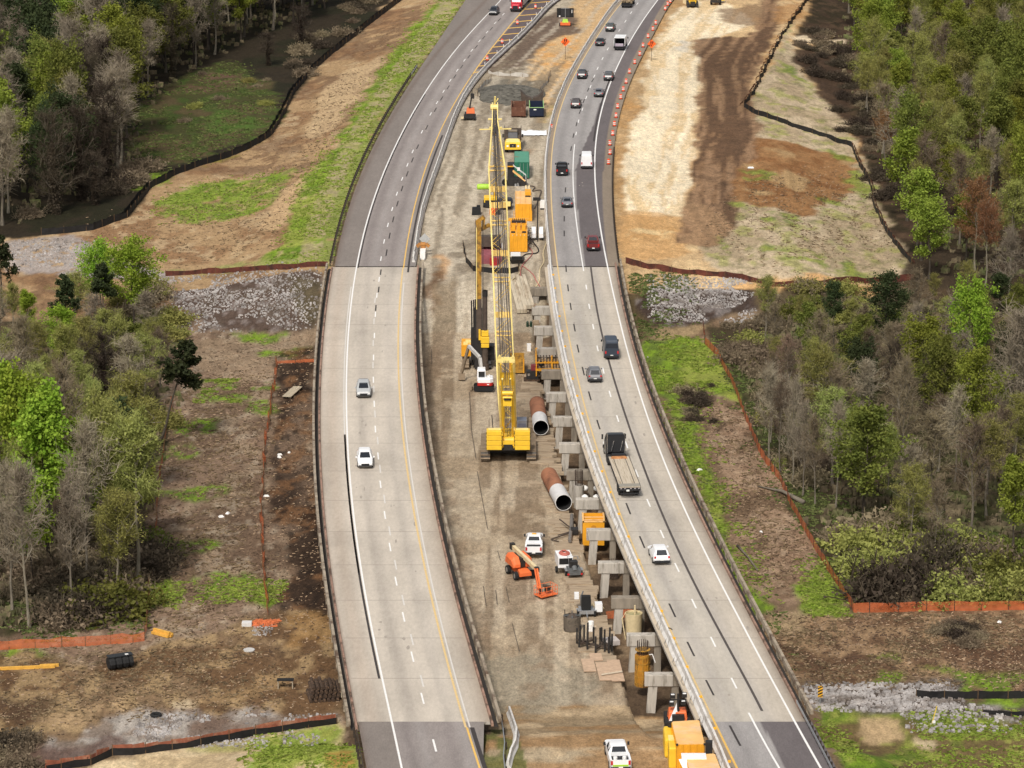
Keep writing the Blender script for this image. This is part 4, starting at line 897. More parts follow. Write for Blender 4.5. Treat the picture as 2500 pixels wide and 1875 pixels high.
def plant(look, p, h, label, group=None, seed=0, lean=(0, 0), wide=1.0):
    r = random.Random(seed); kd, cm, bk, nm, words = LOOK[look]
    mt, mc = PROTO[kd][r.randrange(len(PROTO[kd]))]
    t = thing(nm, label, 'tree', (p[0], p[1], p[2] - .15), r.uniform(0, 6.28), group); s = h / 15
    t.scale = (s * wide, s * wide, s); t.rotation_euler = (lean[0], lean[1], t.rotation_euler[2] if lean == (0, 0) else 0)
    for me, m, n in ((mt, BARK[bk], 'trunk'), (mc, LEAF[cm], 'crown')):
        o = bpy.data.objects.new(n, me); link(o, t); o.material_slots[0].link = 'OBJECT'; o.material_slots[0].material = m
    return t
def forest(px, sp, looks, h0, h1, seed, where, group, avoid=(), ramp=None):
    P = [hit(u, v) for u, v in px]; r = random.Random(seed); kept = []
    x0, x1 = min(p.x for p in P), max(p.x for p in P); y0, y1 = min(p.y for p in P), max(p.y for p in P)
    names = [a for a, w in looks]; ws = [w for a, w in looks]
    for k in range(6000):
        x, y = r.uniform(x0, x1), r.uniform(y0, y1)
        if not in_poly(x, y, P) or any((x - a) ** 2 + ((y - b) * .8) ** 2 < sp * sp for a, b in kept): continue
        if any((x - a) ** 2 + ((y - b) * .8) ** 2 < (sp * .8) ** 2 for a, b in avoid): continue
        if abs(x) > .168 * y + 3: continue
        kept.append((x, y)); lk = r.choices(names, ws)[0]; k_ = 1 if ramp is None else ramp[1] + (1 - ramp[1]) * float(sstep(Yof(ramp[0]), Yof(ramp[2]), np.array(y)))
        plant(lk, (x, y, ground(x, y)), k_ * r.uniform(h0, h1) * (.85 if lk in ('olive', 'pale', 'rust') else 1), LOOK[lk][4] + ' ' + where, LOOK[lk][4] + 's ' + group, seed * 1000 + k, wide=r.uniform(.8, 1.25) / k_ ** .35)
    return len(kept)
SPECIAL = []
turf('undergrowth', [(LZ, n) for LZ, n in (([(-80,570),(250,470),(330,400),(335,270),(520,140),(850,-20),(-120,-25)], 1800), ([(-80,800),(400,830),(385,1010),(345,1250),(310,1500),(-80,1530)], 1300), ([(2060,40),(2130,300),(2190,430),(2300,680),(2700,680),(2800,-25)], 3000), ([(1800,850),(1930,800),(2300,740),(2700,740),(2700,1450),(2130,1460),(1950,1160)], 3800))], mat('brown_undergrowth', (.16, .125, .075), .95, var=.4, scale=.4, col2=(.12, .14, .045), mix=.5), 61, .75, 1.3)
def special(look, u, v, h, label, seed, lean=(0, 0), wide=1.0):
    p = hit(u, v); SPECIAL.append((p.x, p.y)); plant(look, p, h, label, None, seed, lean, wide)
special('lime', 120, 1400, 21, 'vivid lime green tree in front of the lower left forest, largest of the lime trees', 1, wide=1.0)
special('lime', 60, 1330, 19, 'lime green tree rising just behind the largest lime green tree', 2, wide=.9)
special('lime', 20, 1230, 17, 'lime green tree cut by the left picture edge in the lower left forest', 22, wide=.8)
special('pale', 265, 1400, 20, 'slender pale tree with a straight grey trunk beside the lime green tree', 3)
special('pale', 338, 1430, 19, 'slender pale tree at the clearing edge by the orange fence in the lower left forest', 4)
special('lime', 330, 815, 12.5, 'lime green tree beside the white riprap left of the left bridge', 5, wide=1.25)
special('lime', 250, 790, 11, 'smaller lime green tree behind the two dark pines on the left', 35, wide=1.1)
special('pine', 165, 850, 11.5, 'dark pine in front of the pale rock patch, left of its taller twin', 6)
special('pine', 255, 835, 12.5, 'dark pine with a narrow crown standing against the lime green tree', 7)
special('pine', 8, 770, 13, 'dark pine cut by the left edge of the picture', 8)
special('pine', 385, 1085, 15.5, 'dark tree with a bare trunk leaning right over the left clearing', 9, (0, .3), 1.15)
special('lime', 2365, 960, 14, 'vivid lime green tree standing out of the dark right forest', 10, wide=.85)
special('pale', 2110, 1240, 11, 'yellow-green budding tree low in the middle of the right forest', 11, wide=1.4)
special('pink', 1915, 1010, 10, 'leafless pinkish tree near the top of the right orange fence', 12)
special('grey', 2475, 1110, 17, 'large leafless tree with pale forked trunk at the right picture edge', 13, wide=1.2)
special('brown', 2275, 1230, 11, 'broad leafless brown tree low in the right forest', 14, wide=1.4)
special('bright', 2470, 1370, 12, 'fresh green tree in the lower right corner of the forest', 15)
special('rust', 2380, 660, 13, 'rust coloured budding tree in the middle right forest', 16)
special('grey', 245, 330, 17, 'leafless grey tree with drooping twigs at the edge of the dark meadow', 17, wide=1.3)
special('bright', 130, 380, 18, 'round fresh green tree at the upper left in front of grey trees', 18, wide=1.1)
special('bright', 285, 255, 19, 'tall green tree beside the dark meadow at the upper left', 19)
special('grey', 20, 520, 17, 'leafless grey tree with tall pale trunk at the left picture edge', 20)
special('vine', 235, 500, 9, 'vine draped stump at the lower edge of the upper left forest', 21, wide=1.4)
special('vine', 655, 160, 7, 'dark vine covered stump alone by the black silt fence', 23, wide=1.6)
special('vine', 735, 110, 8, 'dark vine covered stump farthest along the black silt fence', 24, wide=1.5)
special('pale', 1740 + 130, 830, 9, 'small yellow-green budding tree beside the right riprap', 25)
special('dark', 2035, 850, 9.5, 'dark evergreen tree under the red silt fence on the right', 26, wide=.8)
special('grey', 1880, 1130, 12, 'thin leafless tree with pale trunk behind the right orange fence', 27)
for i, (u, v, h) in enumerate([(72, 1532, 17), (182, 1500, 15), (215, 1440, 18), (30, 1500, 16)]):
    p = hit(u, v); SPECIAL.append((p.x, p.y)); plant('grey', p, h, 'leafless grey tree with tall trunk at the front of the lower left forest', 'bare trees at the front of the lower left forest', 300 + i, wide=.8)
for i, (u, v, h) in enumerate([(1905, 1150, 11), (1935, 1180, 12), (1880, 1080, 11), (1960, 1210, 11), (1990, 1230, 10), (2040, 1240, 12), (1925, 1090, 12)]):
    p = hit(u, v); SPECIAL.append((p.x, p.y)); plant('grey' if i % 2 else 'brown', p, h, 'thin leafless tree just behind the right orange fence', 'thin bare trees behind the right orange fence', 320 + i, wide=.75)
LT = [(-120,575),(130,535),(255,480),(318,400),(335,270),(430,190),(520,140),(640,100),(760,45),(850,-20),(-120,-25)]
n = forest(LT, 5.7, [('grey', 4), ('bright', 2.2), ('mid', 2.2), ('dark', 2), ('olive', 1), ('vine', 1)], 14, 20, 11, 'in the upper left forest', 'in the upper left forest', SPECIAL)
LM = [(-80,800),(300,800),(400,830),(405,900),(385,1010),(360,1110),(345,1250),(325,1400),(310,1490),(-80,1530)]
n += forest(LM, 5.6, [('grey', .8), ('olive', 4.5), ('brown', .8), ('pale', 4.5), ('bright', .8), ('lime', 1.3), ('dark', .4), ('vine', .4)], 11, 18, 12, 'in the lower left forest', 'in the lower left forest', SPECIAL, (800, .6, 1150))
RT = [(2080,60),(2125,150),(2105,310),(2150,420),(2215,560),(2265,690),(2700,720),(2800,-25),(2040,-25)]
n += forest(RT, 5.9, [('mid', 2.6), ('bright', 3.2), ('olive', 3.2), ('brown', 1.4), ('pale', .9), ('grey', 1), ('rust', .4)], 10, 16, 13, 'in the upper right forest', 'in the upper right forest', SPECIAL)
RM = [(1860,870),(1930,840),(2050,810),(2290,740),(2700,730),(2700,1390),(2260,1390),(2170,1310),(2080,1270),(2010,1160),(1935,1020)]
n += forest(RM, 5.3, [('brown', 3), ('olive', 3.6), ('dark', .8), ('bright', .7), ('mid', 1.2), ('grey', 2), ('pale', .8), ('vine', .5), ('pink', .5)], 8.5, 14, 14, 'in the lower right forest', 'in the lower right forest', SPECIAL, (820, .7, 1050))
print('trees', n, len(SPECIAL))
def shrubs(px, n, looks, s0, s1, seed, where):
    r = random.Random(seed)
    for i, (x, y, z) in enumerate(scatter(px, max(3, int(n * .69)), seed, .3, 9)):
        k, m, w = r.choice(looks); me = r.choice(SHRUB[k]); o = bpy.data.objects.new('shrub', me); link(o)
        o.location = (x, y, z - .1); s = r.uniform(s0, s1); o.scale = (s * r.uniform(.9, 1.5), s * r.uniform(.9, 1.5), s); o.rotation_euler = (0, 0, r.uniform(0, 6.28))
        o.material_slots[0].link = 'OBJECT'; o.material_slots[0].material = LEAF[m]
        tag(o, '%s %s' % (w, where), 'shrub', '%ss %s' % (w.split(' ')[-1], where))
TW, TWV, LB, LG = ('twig', 'brown', 'brown leafless bush'), ('twig', 'vine', 'dark tangled bush'), ('leaf', 'mid', 'green leafy bush'), ('leaf', 'olive', 'olive budding bush')
shrubs([(40,535),(230,490),(315,410),(390,395),(310,470),(220,525)], 20, [TW, TW, TWV], .8, 1.6, 1, 'along the upper left forest edge')
shrubs([(330,250),(500,160),(680,190),(640,320),(420,400)], 12, [TW, TW, LG], .4, .8, 2, 'in the dark meadow')
shrubs([(690,240),(740,150),(930,10),(870,0),(700,110)], 26, [TW, TW, TWV], .7, 1.5, 3, 'behind the upper left silt fence')
shrubs([(180,1340),(345,1330),(345,1500),(40,1545),(0,1500)], 40, [TW, TW, TWV, LB], 1.0, 2.2, 4, 'behind the left orange fence')
shrubs([(300,700),(430,740),(420,1000),(370,1200),(300,1000)], 26, [TW, LG, LG, LB], .9, 1.8, 5, 'at the left clearing edge')
shrubs([(1970,60),(2090,110),(2170,300),(2230,500),(2160,480),(2110,350),(2040,260),(1960,150)], 95, [TWV, TWV, TWV, TW], .5, 1.15, 7, 'along the burned upper right forest edge')
shrubs([(1760,810),(1860,780),(1960,900),(2030,1180),(1950,1190),(1860,1030)], 60, [TW, TW, TW, LG], .6, 1.5, 8, 'behind the right orange fence')
shrubs([(2040,1280),(2150,1300),(2560,1380),(2560,1475),(2130,1470)], 58, [TW, TW, TWV, LG, LG, LB], .9, 2.0, 9, 'behind the lower right orange fence')
shrubs([(2170,1390),(2290,1390),(2290,1470),(2170,1470)], 6, [TWV], 2.2, 3.0, 10, 'in the big vine mound by the orange fence')
shrubs([(1660,940),(1740,945),(1755,1050),(1690,1050)], 22, [TWV, TWV, TW], .3, .8, 11, 'in the brush heap beside the right bridge')
shrubs([(2300,1505),(2420,1555),(2360,1575),(2280,1520)], 16, [TWV, TWV, TW], .3, .7, 12, 'in the dark brush heap right of the mulch')
shrubs([(1870,720),(2250,710),(2250,780),(1880,800)], 34, [TW, TW, LG, LB], .6, 1.2, 13, 'under the red silt fence')
shrubs([(-20,1830),(60,1800),(80,1880),(-20,1890)], 9, [TWV, TW], .5, 1.1, 14, 'in the lower left corner')
def log(label, a, b, ra, rb, kink=0):
    p, q = hit(*a), hit(*b); p.z += ra; q.z += rb; m_ = p.lerp(q, .55) + Vector((0, kink, .2))
    tag(MB().tube([p, p.lerp(m_, .5), m_, q], [ra, ra * .9, (ra + rb) / 2, rb], 7).build('fallen_log', BARK['grey'], smooth=True), label, 'log')
log('pale fallen trunk crossing the right orange fence low down', (1852, 1190), (1962, 1232), .12, .3, 1)
log('pale curved dead trunk lying behind the right orange fence', (1838, 1027), (1935, 1000), .3, .14, 1.5)
log('dark thin log on the mulch beside the lower right bridge rail', (1800, 1335), (1850, 1395), .16, .1)
# ================================================================== FENCES
def wb(mb, name, m, parent, smooth=False, bevel=0, fix=True):
    """link a mesh written in world coordinates under a thing that stands elsewhere"""
    l = parent.location; mb.v = [(x - l.x, y - l.y, z - l.z) for x, y, z in mb.v]
    return mb.build(name, m, parent, smooth, bevel, fix)
def see_through(name, c, a):
    m = mat(name, c, .8, var=.25, scale=1.2); N = m.node_tree.nodes; Lk = m.node_tree.links
    t = N.new('ShaderNodeBsdfTransparent'); n = N.new('ShaderNodeTexNoise'); n.inputs['Scale'].default_value = 2.5; n.inputs['Detail'].default_value = 6
    r = N.new('ShaderNodeMapRange'); r.inputs[3].default_value = a + .25; r.inputs[4].default_value = a - .25; Lk.new(n.outputs[0], r.inputs[0])
    x = N.new('ShaderNodeMixShader'); Lk.new(r.outputs[0], x.inputs[0]); Lk.new(N['Principled BSDF'].outputs[0], x.inputs[1]); Lk.new(t.outputs[0], x.inputs[2]); Lk.new(x.outputs[0], N['Material Output'].inputs[0])
    return m
ORG_NET = see_through('orange_safety_mesh', (.6, .15, .05), .42); BLK = mat('black_silt_fabric', (.012, .011, .011), .8, var=.4); RUSTF = mat('red_clay_backing', srgb(106, 58, 46), .95, var=.35, scale=1.2, col2=srgb(66, 42, 36)); STAKE = mat('wooden_stake', srgb(110, 86, 60), .9); CLAY = mat('red_clay_bank', srgb(124, 70, 50), .95, var=.3, scale=.8, col2=srgb(108, 70, 52), bump=.5)
def poly3(px, step, seed, wob=.0):
    P = [hit(u, v) for u, v in px]; out = []; r = random.Random(seed)
    for a, b in zip(P, P[1:]):
        n = max(1, int((b - a).length / step))
        for k in range(n):
            q = a.lerp(b, k / n); x, y = q.x + r.uniform(-wob, wob), q.y + r.uniform(-wob, wob); out.append(Vector((x, y, ground(x, y))))
    out.append(P[-1]); return out
def fence(name, label, px, h, m, seed, post_h, post_m, every=2, backing=None, sag=.12, cat='fence', wob=.1, thick=.0, bank=None, group=None):
    pts = poly3(px, 1.25, seed, wob); t = thing(name, label, cat, pts[0], 0, group); r = random.Random(seed)
    tops = [Vector((p.x + r.uniform(-.06, .06), p.y + r.uniform(-.1, .1), p.z + h * r.uniform(1 - sag * 2, 1 + sag * .5))) for p in pts]
    mb = MB()
    for i in range(len(pts) - 1): mb.quad(pts[i] - Vector((0, 0, .1)), pts[i + 1] - Vector((0, 0, .1)), tops[i + 1], tops[i])
    wb(mb, 'net' if backing is None else 'fabric', m, t, fix=False)
    if backing:
        off, hh, bm_ = backing; mb = MB()
        for i in range(len(pts) - 1):
            d = (pts[i + 1] - pts[i]); nrm = Vector((-d.y, d.x, 0)); nrm = nrm.normalized() * off if nrm.length else nrm
            a, b = pts[i] + nrm, pts[i + 1] + nrm
            mb.quad(a - Vector((0, 0, .1)), b - Vector((0, 0, .1)), b + Vector((0, 0, hh * r.uniform(.8, 1.1))), a + Vector((0, 0, hh * r.uniform(.8, 1.1))))
        wb(mb, 'clay_backing', bm_, t, fix=False)
    n = 0; ev = max(every, int(len(pts) / 95) + 1)
    for i in range(0, len(pts), ev):
        p = pts[i]; q = MB().box((0, 0, post_h / 2 - .15), (.07, .07, post_h + .3)).build('post', post_m, t, fix=False); q.location = p - t.location
    return t
fence('safety_fence', 'thin orange mesh fence running down the left clearing beside the left bridge', [(676,890),(672,930),(660,1000),(648,1080),(643,1150),(640,1200),(638,1245),(642,1321),(649,1435),(655,1503)], 1.15, ORG_NET, 1, 1.3, STAKE, 2, sag=.25, wob=.25)
fence('safety_fence', 'orange mesh fence along the edge of the lower left forest', [(421,981),(406,1057),(392,1150),(383,1243),(380,1340),(364.5,1435),(355,1564),(300,1572),(150,1580),(-40,1588)], 1.15, ORG_NET, 2, 1.3, STAKE, 2, wob=.12)
fence('safety_fence', 'short orange mesh fence touching the left bridge near the pale dock', [(676,888),(720,886),(772,884)], .5, ORG_NET, 3, 1.3, STAKE, 2)
fence('safety_fence', 'long orange mesh fence along the lower right forest', [(1717,795),(1721,840),(1751,870),(1785,931),(1823,1030),(1857,1113),(1903,1174),(1938,1250),(1986,1336),(2024,1400),(2085,1495),(2160,1495),(2230,1493),(2330,1491),(2431,1490),(2560,1487)], 1.15, ORG_NET, 4, 1.4, mat('dark_stake', (.03, .025, .02), .9), 2, wob=.06, sag=.06)
fence('safety_fence', 'crumpled orange mesh lying under the right bridge between columns', [(1478,1512),(1530,1508),(1570,1512)], .9, ORG_NET, 5, .8, STAKE, 3, sag=.4)
SILT_L = [(100,574),(138,571.5),(228,562),(311,531.6),(368,459.5),(425,429),(486,406),(550,387),(607,364),(664,330),(695,277),(718,228),(756,182),(797,144),(840,110),(906,57),(982,0),(1010,-22)]
fence('silt_fence', 'long black silt fence winding along the upper left forest', SILT_L, 1.15, BLK, 6, 1.3, STAKE, 2, (.9, .9, BLK), .1)
fence('silt_fence', 'red-brown silt fence above the left riprap', [(405,674),(494,668),(608,662),(702,658),(800,651)], .9, RUSTF, 7, 1.0, STAKE, 2, (.3, .5, BLK))
fence('silt_fence', 'black and rust silt fence across the lower left corner', [(824,1768),(721,1781),(626,1796),(562,1808),(456,1827),(323,1844),(273,1845),(220,1869),(114,1884)], .8, BLK, 8, 1.2, STAKE, 2, (-.45, 1.0, mat('rust_fabric', srgb(168, 100, 74), .95, var=.3, scale=1.5, col2=srgb(190, 140, 110))))
fence('silt_fence', 'black and red silt fence zigzagging right of the brown graded dirt', [(1985,-12),(1971,4),(1937,49),(1907,95),(1873,160),(1842,228),(1816,259)], 1.0, BLK, 9, 1.2, STAKE, 2, (-.8, .25, CLAY), wob=.35)
fence('silt_fence', 'black silt fence running down along the upper right forest', [(1816,262),(1850,281),(1933,310),(2017,336),(2078,357),(2097,402),(2127,456),(2131,501),(2161,562),(2199,615),(2225,645)], 1.0, BLK, 10, 1.2, STAKE, 2, (.5, .5, CLAY), wob=.12)
fence('silt_fence', 'red silt fence above the right riprap', [(1528,643),(1581,656),(1660,667),(1793,679),(1888,701),(1983,702),(2135,690),(2250,679)], .95, RUSTF, 11, 1.05, STAKE, 2, (.3, .6, mat('dark_rust_fabric', srgb(92, 46, 38), .95, var=.3)))
fence('silt_fence', 'low black silt fence across the white stones at the lower right', [(2237,1703),(2343,1707),(2430,1706),(2560,1705)], .85, BLK, 12, 1.0, STAKE, 2, (.25, .8, BLK), .05)
fence('silt_fence', 'second black silt fence in the grass at the lower right edge', [(2400,1744),(2470,1748),(2560,1750)], .5, BLK, 13, .8, STAKE, 2, (.25, .4, BLK))
fence('silt_fence', 'short white cloth fence at the left end of the gravel mound', [(1200,196),(1168,222),(1166,236)], .9, mat('white_silt_cloth', srgb(206, 200, 190), .9, var=.2, scale=1), 14, 1.1, STAKE, 2, sag=.3)
fence('silt_fence', 'white cloth fence along the back of the gravel mound', [(1190,179),(1215,184),(1245,186),(1290,188)], .8, MATS['white_silt_cloth'], 15, 1.0, STAKE, 2, sag=.3)
fence('silt_fence', 'sagging white cloth fence at the right end of the gravel mound', [(1344,184),(1336,204),(1322,220),(1318,230)], 1.0, MATS['white_silt_cloth'], 16, 1.1, STAKE, 2, sag=.3)
fence('silt_fence', 'curved black spill fence around the slurry tanks', [(1130,600),(1138,640),(1155,662),(1200,667),(1250,668),(1265,664),(1268,652)], .9, BLK, 17, .9, STAKE, 2, sag=.05)

# ================================================================== SMALL THINGS ON THE GROUND
ORANGE = mat('drum_orange', srgb(236, 84, 44, .95), .55); WPL = MATS['white_plastic']; BLACKP = mat('black_rubber', (.012, .012, .012), .8, var=.3)
def make_drum():
    t = thing('traffic_drum', 'orange and white traffic drum', 'traffic drum'); b = MB(); w = MB()
    zs = [(0, .29), (.2, .285), (.2, .275), (.4, .27), (.6, .262), (.8, .25), (.98, .235), (1.0, .1)]
    b.tube([(0, 0, z) for z, r_ in zs], [r_ for z, r_ in zs], 10); b.build('body', ORANGE, t, smooth=False)
    for z, r_ in ((.34, .285), (.62, .272)): w.tube([(0, 0, z), (0, 0, z + .15)], r_, 10)
    w.build('reflective_band', WPL, t, fix=False)
    MB().tube([(0, 0, 0), (0, 0, .07)], .42, 10).build('base', BLACKP, t)
    return t
drum0 = make_drum(); first = True
def put(proto, loc, rz=0, label=None, group=None, s=None):
    global first
    t = proto if first else copy_tree(proto)
    first = False; t.location = loc; t.rotation_euler = (0, 0, rz)
    if label: t['label'] = label
    if group: t['group'] = group
    return t
for u, v in [(1636.5,2),(1630,9),(1624,20),(1601,55),(1594,70),(1582.3,88),(1570,110.5),(1562,131),(1549.7,151),(1537,174.5),(1528.6,199),(1521.7,218),(1515.4,237),(1508,259.6),(1504,282.5),(1500,303),(1496,326),(1489,350),(1489.4,372.5),(1485.7,396.4)]:
    p = at(u, v + 5, 0); put(drum0, p, 0, 'orange and white drum in the line along the right road edge', 'drums along the right road edge')
for u, v in [(1307.4,15.4),(1263.3,54.3),(1226,101),(1189.6,142.4)]:
    put(drum0, at(u, v + 5, 0.01), 0, 'orange and white drum on the yellow hatching', 'drums on the yellow hatching')
for u, v in [(1346,316)]: put(drum0, at(u, v, -.3), 0, 'lone orange marker drum on the median beside the white tarp')
def sign(label, u, v, vb, size, face, back, glyph=None):
    b = hit(u, vb); t = thing('road_sign', label, 'road sign', b); y = b.y
    c = at_depth(u, v, y) - b; s = size / 2
    f = MB().add([(0, -.02, c.z - s * 1.414), (s * 1.414, -.02, c.z), (0, -.02, c.z + s * 1.414), (-s * 1.414, -.02, c.z)], [(0, 1, 2, 3)])
    f.add([(0, .02, c.z - s * 1.414), (s * 1.414, .02, c.z), (0, .02, c.z + s * 1.414), (-s * 1.414, .02, c.z)], [(3, 2, 1, 0)], 1)
    pl = f.build('sign_panel', [face, back], t, fix=False)
    if glyph:
        g = MB()
        for dx in (-.22, .16):
            pts = [(-.2, -.42), (-.2, -.2), (.06, .04), (.06, .3)]
            for a, b_ in zip(pts, pts[1:]): g.bar((dx + a[0] * size, -.045, c.z + a[1] * size), (dx + b_[0] * size, -.045, c.z + b_[1] * size), .13 * size, .02)
            hx = dx + .06 * size; g.add([(hx - .15 * size, -.05, c.z + .26 * size), (hx + .15 * size, -.05, c.z + .26 * size), (hx, -.05, c.z + .46 * size)], [(0, 1, 2)])
        g.build('arrow_symbol', BLACKP, pl, fix=False)
    MB().box((0, .06, c.z / 2 + size * .2), (.09, .07, c.z + size * .4)).build('sign_post', WOODP, t)
    return t
SIGN_O = mat('orange_sign_face', (.86, .13, .02), .5, var=.06); SIGN_B = mat('sign_back', srgb(150, 150, 148), .5, .3)
sign('orange diamond sign with double bent arrows standing on median sand', 1380, 102, 146, 1.35, SIGN_O, SIGN_B, 1)
sign('orange diamond sign with double bent arrows on sand right of the right road', 1590.5, 107, 148, 1.3, SIGN_O, SIGN_B, 1)
sign('blank pale diamond sign seen from behind beside the left barrier end', 1037, 583, 618, 1.25, mat('pale_sign_back', srgb(206, 208, 206), .5, .2), SIGN_B)
def hazard():
    b = hit(2002, 1722); t = thing('hazard_marker', 'yellow and black striped hazard marker in front of white stones', 'road sign', b)
    MB().box((0, 0, 1.5), (.5, .03, 1.25)).build('sign_panel', mat('marker_yellow', srgb(240, 178, 50, .9), .5), t)
    g = MB()
    for i in range(-3, 4):
        z = 1.5 + i * .33
        P = [(-.25, z - .09), (.25, z + .16), (.25, z + .32), (-.25, z + .07)]; P = [(x, min(max(q, .88), 2.12)) for x, q in P]
        g.add([(x, -.02, q) for x, q in P], [(0, 1, 2, 3)])
    g.build('black_stripe', BLACKP, t, fix=False); MB().box((0, .04, .5), (.08, .06, 1.2)).build('sign_post', STEEL, t)
hazard()
# --- lower left clearing
YW = mat('fresh_sawn_timber', srgb(222, 168, 72, .9), .8, var=.2, scale=3); GREYW = mat('grey_weathered_timber', srgb(190, 176, 152), .9, var=.2, scale=1.5, stretch=(4, 1, 1)); DARKW = mat('dark_creosote_timber', srgb(74, 58, 46), .9, var=.35, scale=2, stretch=(3, 3, 3), col2=srgb(140, 110, 84), mix=.3)
def beams(name, label, cat, base, rz, items, m, part='board', group=None):
    t = thing(name, label, cat, base, rz, group)
    for c, d in items: MB().box(c, d).build(part, m, t)
    return t
b = hit(396, 1551); beams('timber_stack', 'small stack of yellow timber beams by the orange fence corner', 'timber', b, rad(-36), [((0, -.3, .2), (2.4, .3, .3)), ((.1, .05, .2), (2.5, .3, .3)), ((0, .4, .2), (2.3, .3, .3)), ((.05, -.1, .5), (2.3, .3, .28))], YW)
b = hit(60, 1633); beams('timber_beam', 'long pale timber beams lying near the left picture edge', 'timber', b, rad(7), [((-.5, 0, .15), (7.4, .3, .3)), ((2.6, .35, .15), (2.0, .3, .28))], YW)
t = thing('storm_tank', 'black ribbed plastic tank lying in the lower left clearing', 'tank', hit(293, 1632), rad(24))
mb = MB(); prof = []
for i in range(15):
    y = -1.3 + 2.6 * i / 14; k = 1.0 if i % 4 in (1, 2, 3) else .84
    ring = [(y, math.cos(a) * .85 * k, .78 + math.sin(a) * .72 * k) for a in [2 * math.pi * q / 10 for q in range(10)]]; prof.append(ring)
mb.loft(prof); mb.build('body', BLACKP, t)
MB().box((0, 0, 1.52), (2.7, .9, .1)).build('lid', mat('grey_black_plastic', (.03, .033, .037), .5), t); MB().box((.7, -.2, 1.585), (.35, .3, .02)).build('label_plate', WPL, t)
mb = MB()
for k in range(12):
    a, b2 = 2 * math.pi * k / 12, 2 * math.pi * (k + 1) / 12
tag(MB().loft([[(math.cos(a) * (.45 + .17 * math.cos(q)), math.sin(a) * (.45 + .17 * math.cos(q)), .17 + .17 * math.sin(q)) for q in [2 * math.pi * j / 6 for j in range(6)]] for a in [2 * math.pi * k / 14 for k in range(15)]], cap=False).build('loose_tyre', BLACKP, smooth=True), 'black loose tyre lying on the gravel lower left', 'tyre').location = hit(381, 1749)
t = thing('saw_bench', 'dark work bench on pale legs in the lower left clearing', 'bench', hit(697, 1680)); MB().box((0, 0, .95), (1.75, .7, .1)).build('table_top', BLACKP, t)
for x in (-.75, .75):
    for y in (-.25, .25): MB().box((x, y, .45), (.09, .09, .9)).build('leg', GREYW, t)
t = thing('pile_stack', 'stack of dark timber piles against the left bridge', 'timber', hit(795, 1705), rad(8)); r = random.Random(4)
for i in range(26):
    row = i // 7; L = r.uniform(3.2, 4.2); x = -1.6 + (i % 7) * .46 + row * .12; MB().tube([(x, -1.2 + row * .25, .2 + row * .36), (x + r.uniform(-.1, .1), -1.2 + L, .2 + row * .36)], .2, 7).build('timber_pile', DARKW, t)
t = thing('plank_pallet', 'pale plank platform left lying in the dark soil by the left bridge', 'pallet', hit(714, 962), rad(-13)); MB().box((0, 0, .35), (1.25, 5.4, .1)).build('deck', GREYW, t)
for x in (-.5, .5): MB().box((x, 0, .15), (.2, 5.2, .29)).build('runner', DARKW, t)
MB().box((.2, 2.0, .42), (.12, 1.5, .04)).build('loose_board', mat('pale_board', srgb(226, 214, 190), .9), t)
for (u, v, w, h, c, lb_) in [(603, 1528, 1.1, .5, (224, 222, 220), 'white sacks on the dirt beside the pile of white stones'), (608, 1588, 1.0, .12, (206, 204, 200), 'round pale lid lying flat on the dirt')]:
    tag((MB().box((0, 0, h / 2), (w, .8, h)) if h > .2 else MB().tube([(0, 0, 0), (0, 0, h)], .62, 14)).build('sack' if h > .2 else 'tank_lid', mat('pale_%d' % u, srgb(*c), .8), bevel=.05 if h > .2 else 0), lb_, 'sack' if h > .2 else 'lid').location = hit(u, v)
tag(rocks([(615,1545),(640,1525),(665,1540),(655,1548),(625,1552)], 130, 70, .07, .2).build('stone_pile', STONE, fix=False), 'small pile of white stones at the end of the left orange fence', 'stone pile')
mb = MB(); r = random.Random(9)
for i in range(40):
    p = hit(640 + r.uniform(-22, 38), 1528 + r.uniform(-9, 6)); a = r.uniform(0, 3); s = r.uniform(.2, .5); mb.quad(p + Vector((-s, 0, .05)), p + Vector((s, math.sin(a) * .4, .1)), p + Vector((s * .7, .5, .35 * r.random() + .1)), p + Vector((-s, .4, .1)))
tag(mb.build('mesh_heap', ORG_NET, fix=False), 'bright orange mesh heaped on the dirt beside white stones', 'mesh heap')
t = thing('survey_stake', 'thin yellow stake leaning in the lower right grass', 'stake', hit(2275, 1768)); MB().bar((0, 0, 0), (.45, .1, 1.9), .09).build('pole', mat('yellow_stake', srgb(226, 196, 90, .9), .7), t); MB().box((.2, 0, .25), (.3, .1, .3)).build('foot', WPL, t)
tag(MB().box((0, 0, .1), (1.1, .7, .2), top=(.7, .6)).build('plastic_sheet', WPL), 'small white plastic scrap on the russet grass', 'plastic scrap').location = hit(1833, 410)
r = random.Random(31)      # litter scattered over the clearings
for k, (u, v) in enumerate([(706,1106),(683,1111),(682,1117),(540,1262),(556,1254),(650,1212),(1714,1300),(1722,1298),(1858,1300),(1708,1148),(2440,1520)]):
    tag(MB().box((0, 0, .1), (r.uniform(.3, .8), r.uniform(.3, .6), .2), rz=r.uniform(0, 3), top=(.6, .6)).build('litter', WPL), 'small white piece of litter on the cleared ground', 'litter', 'litter on the cleared ground').location = hit(u, v)
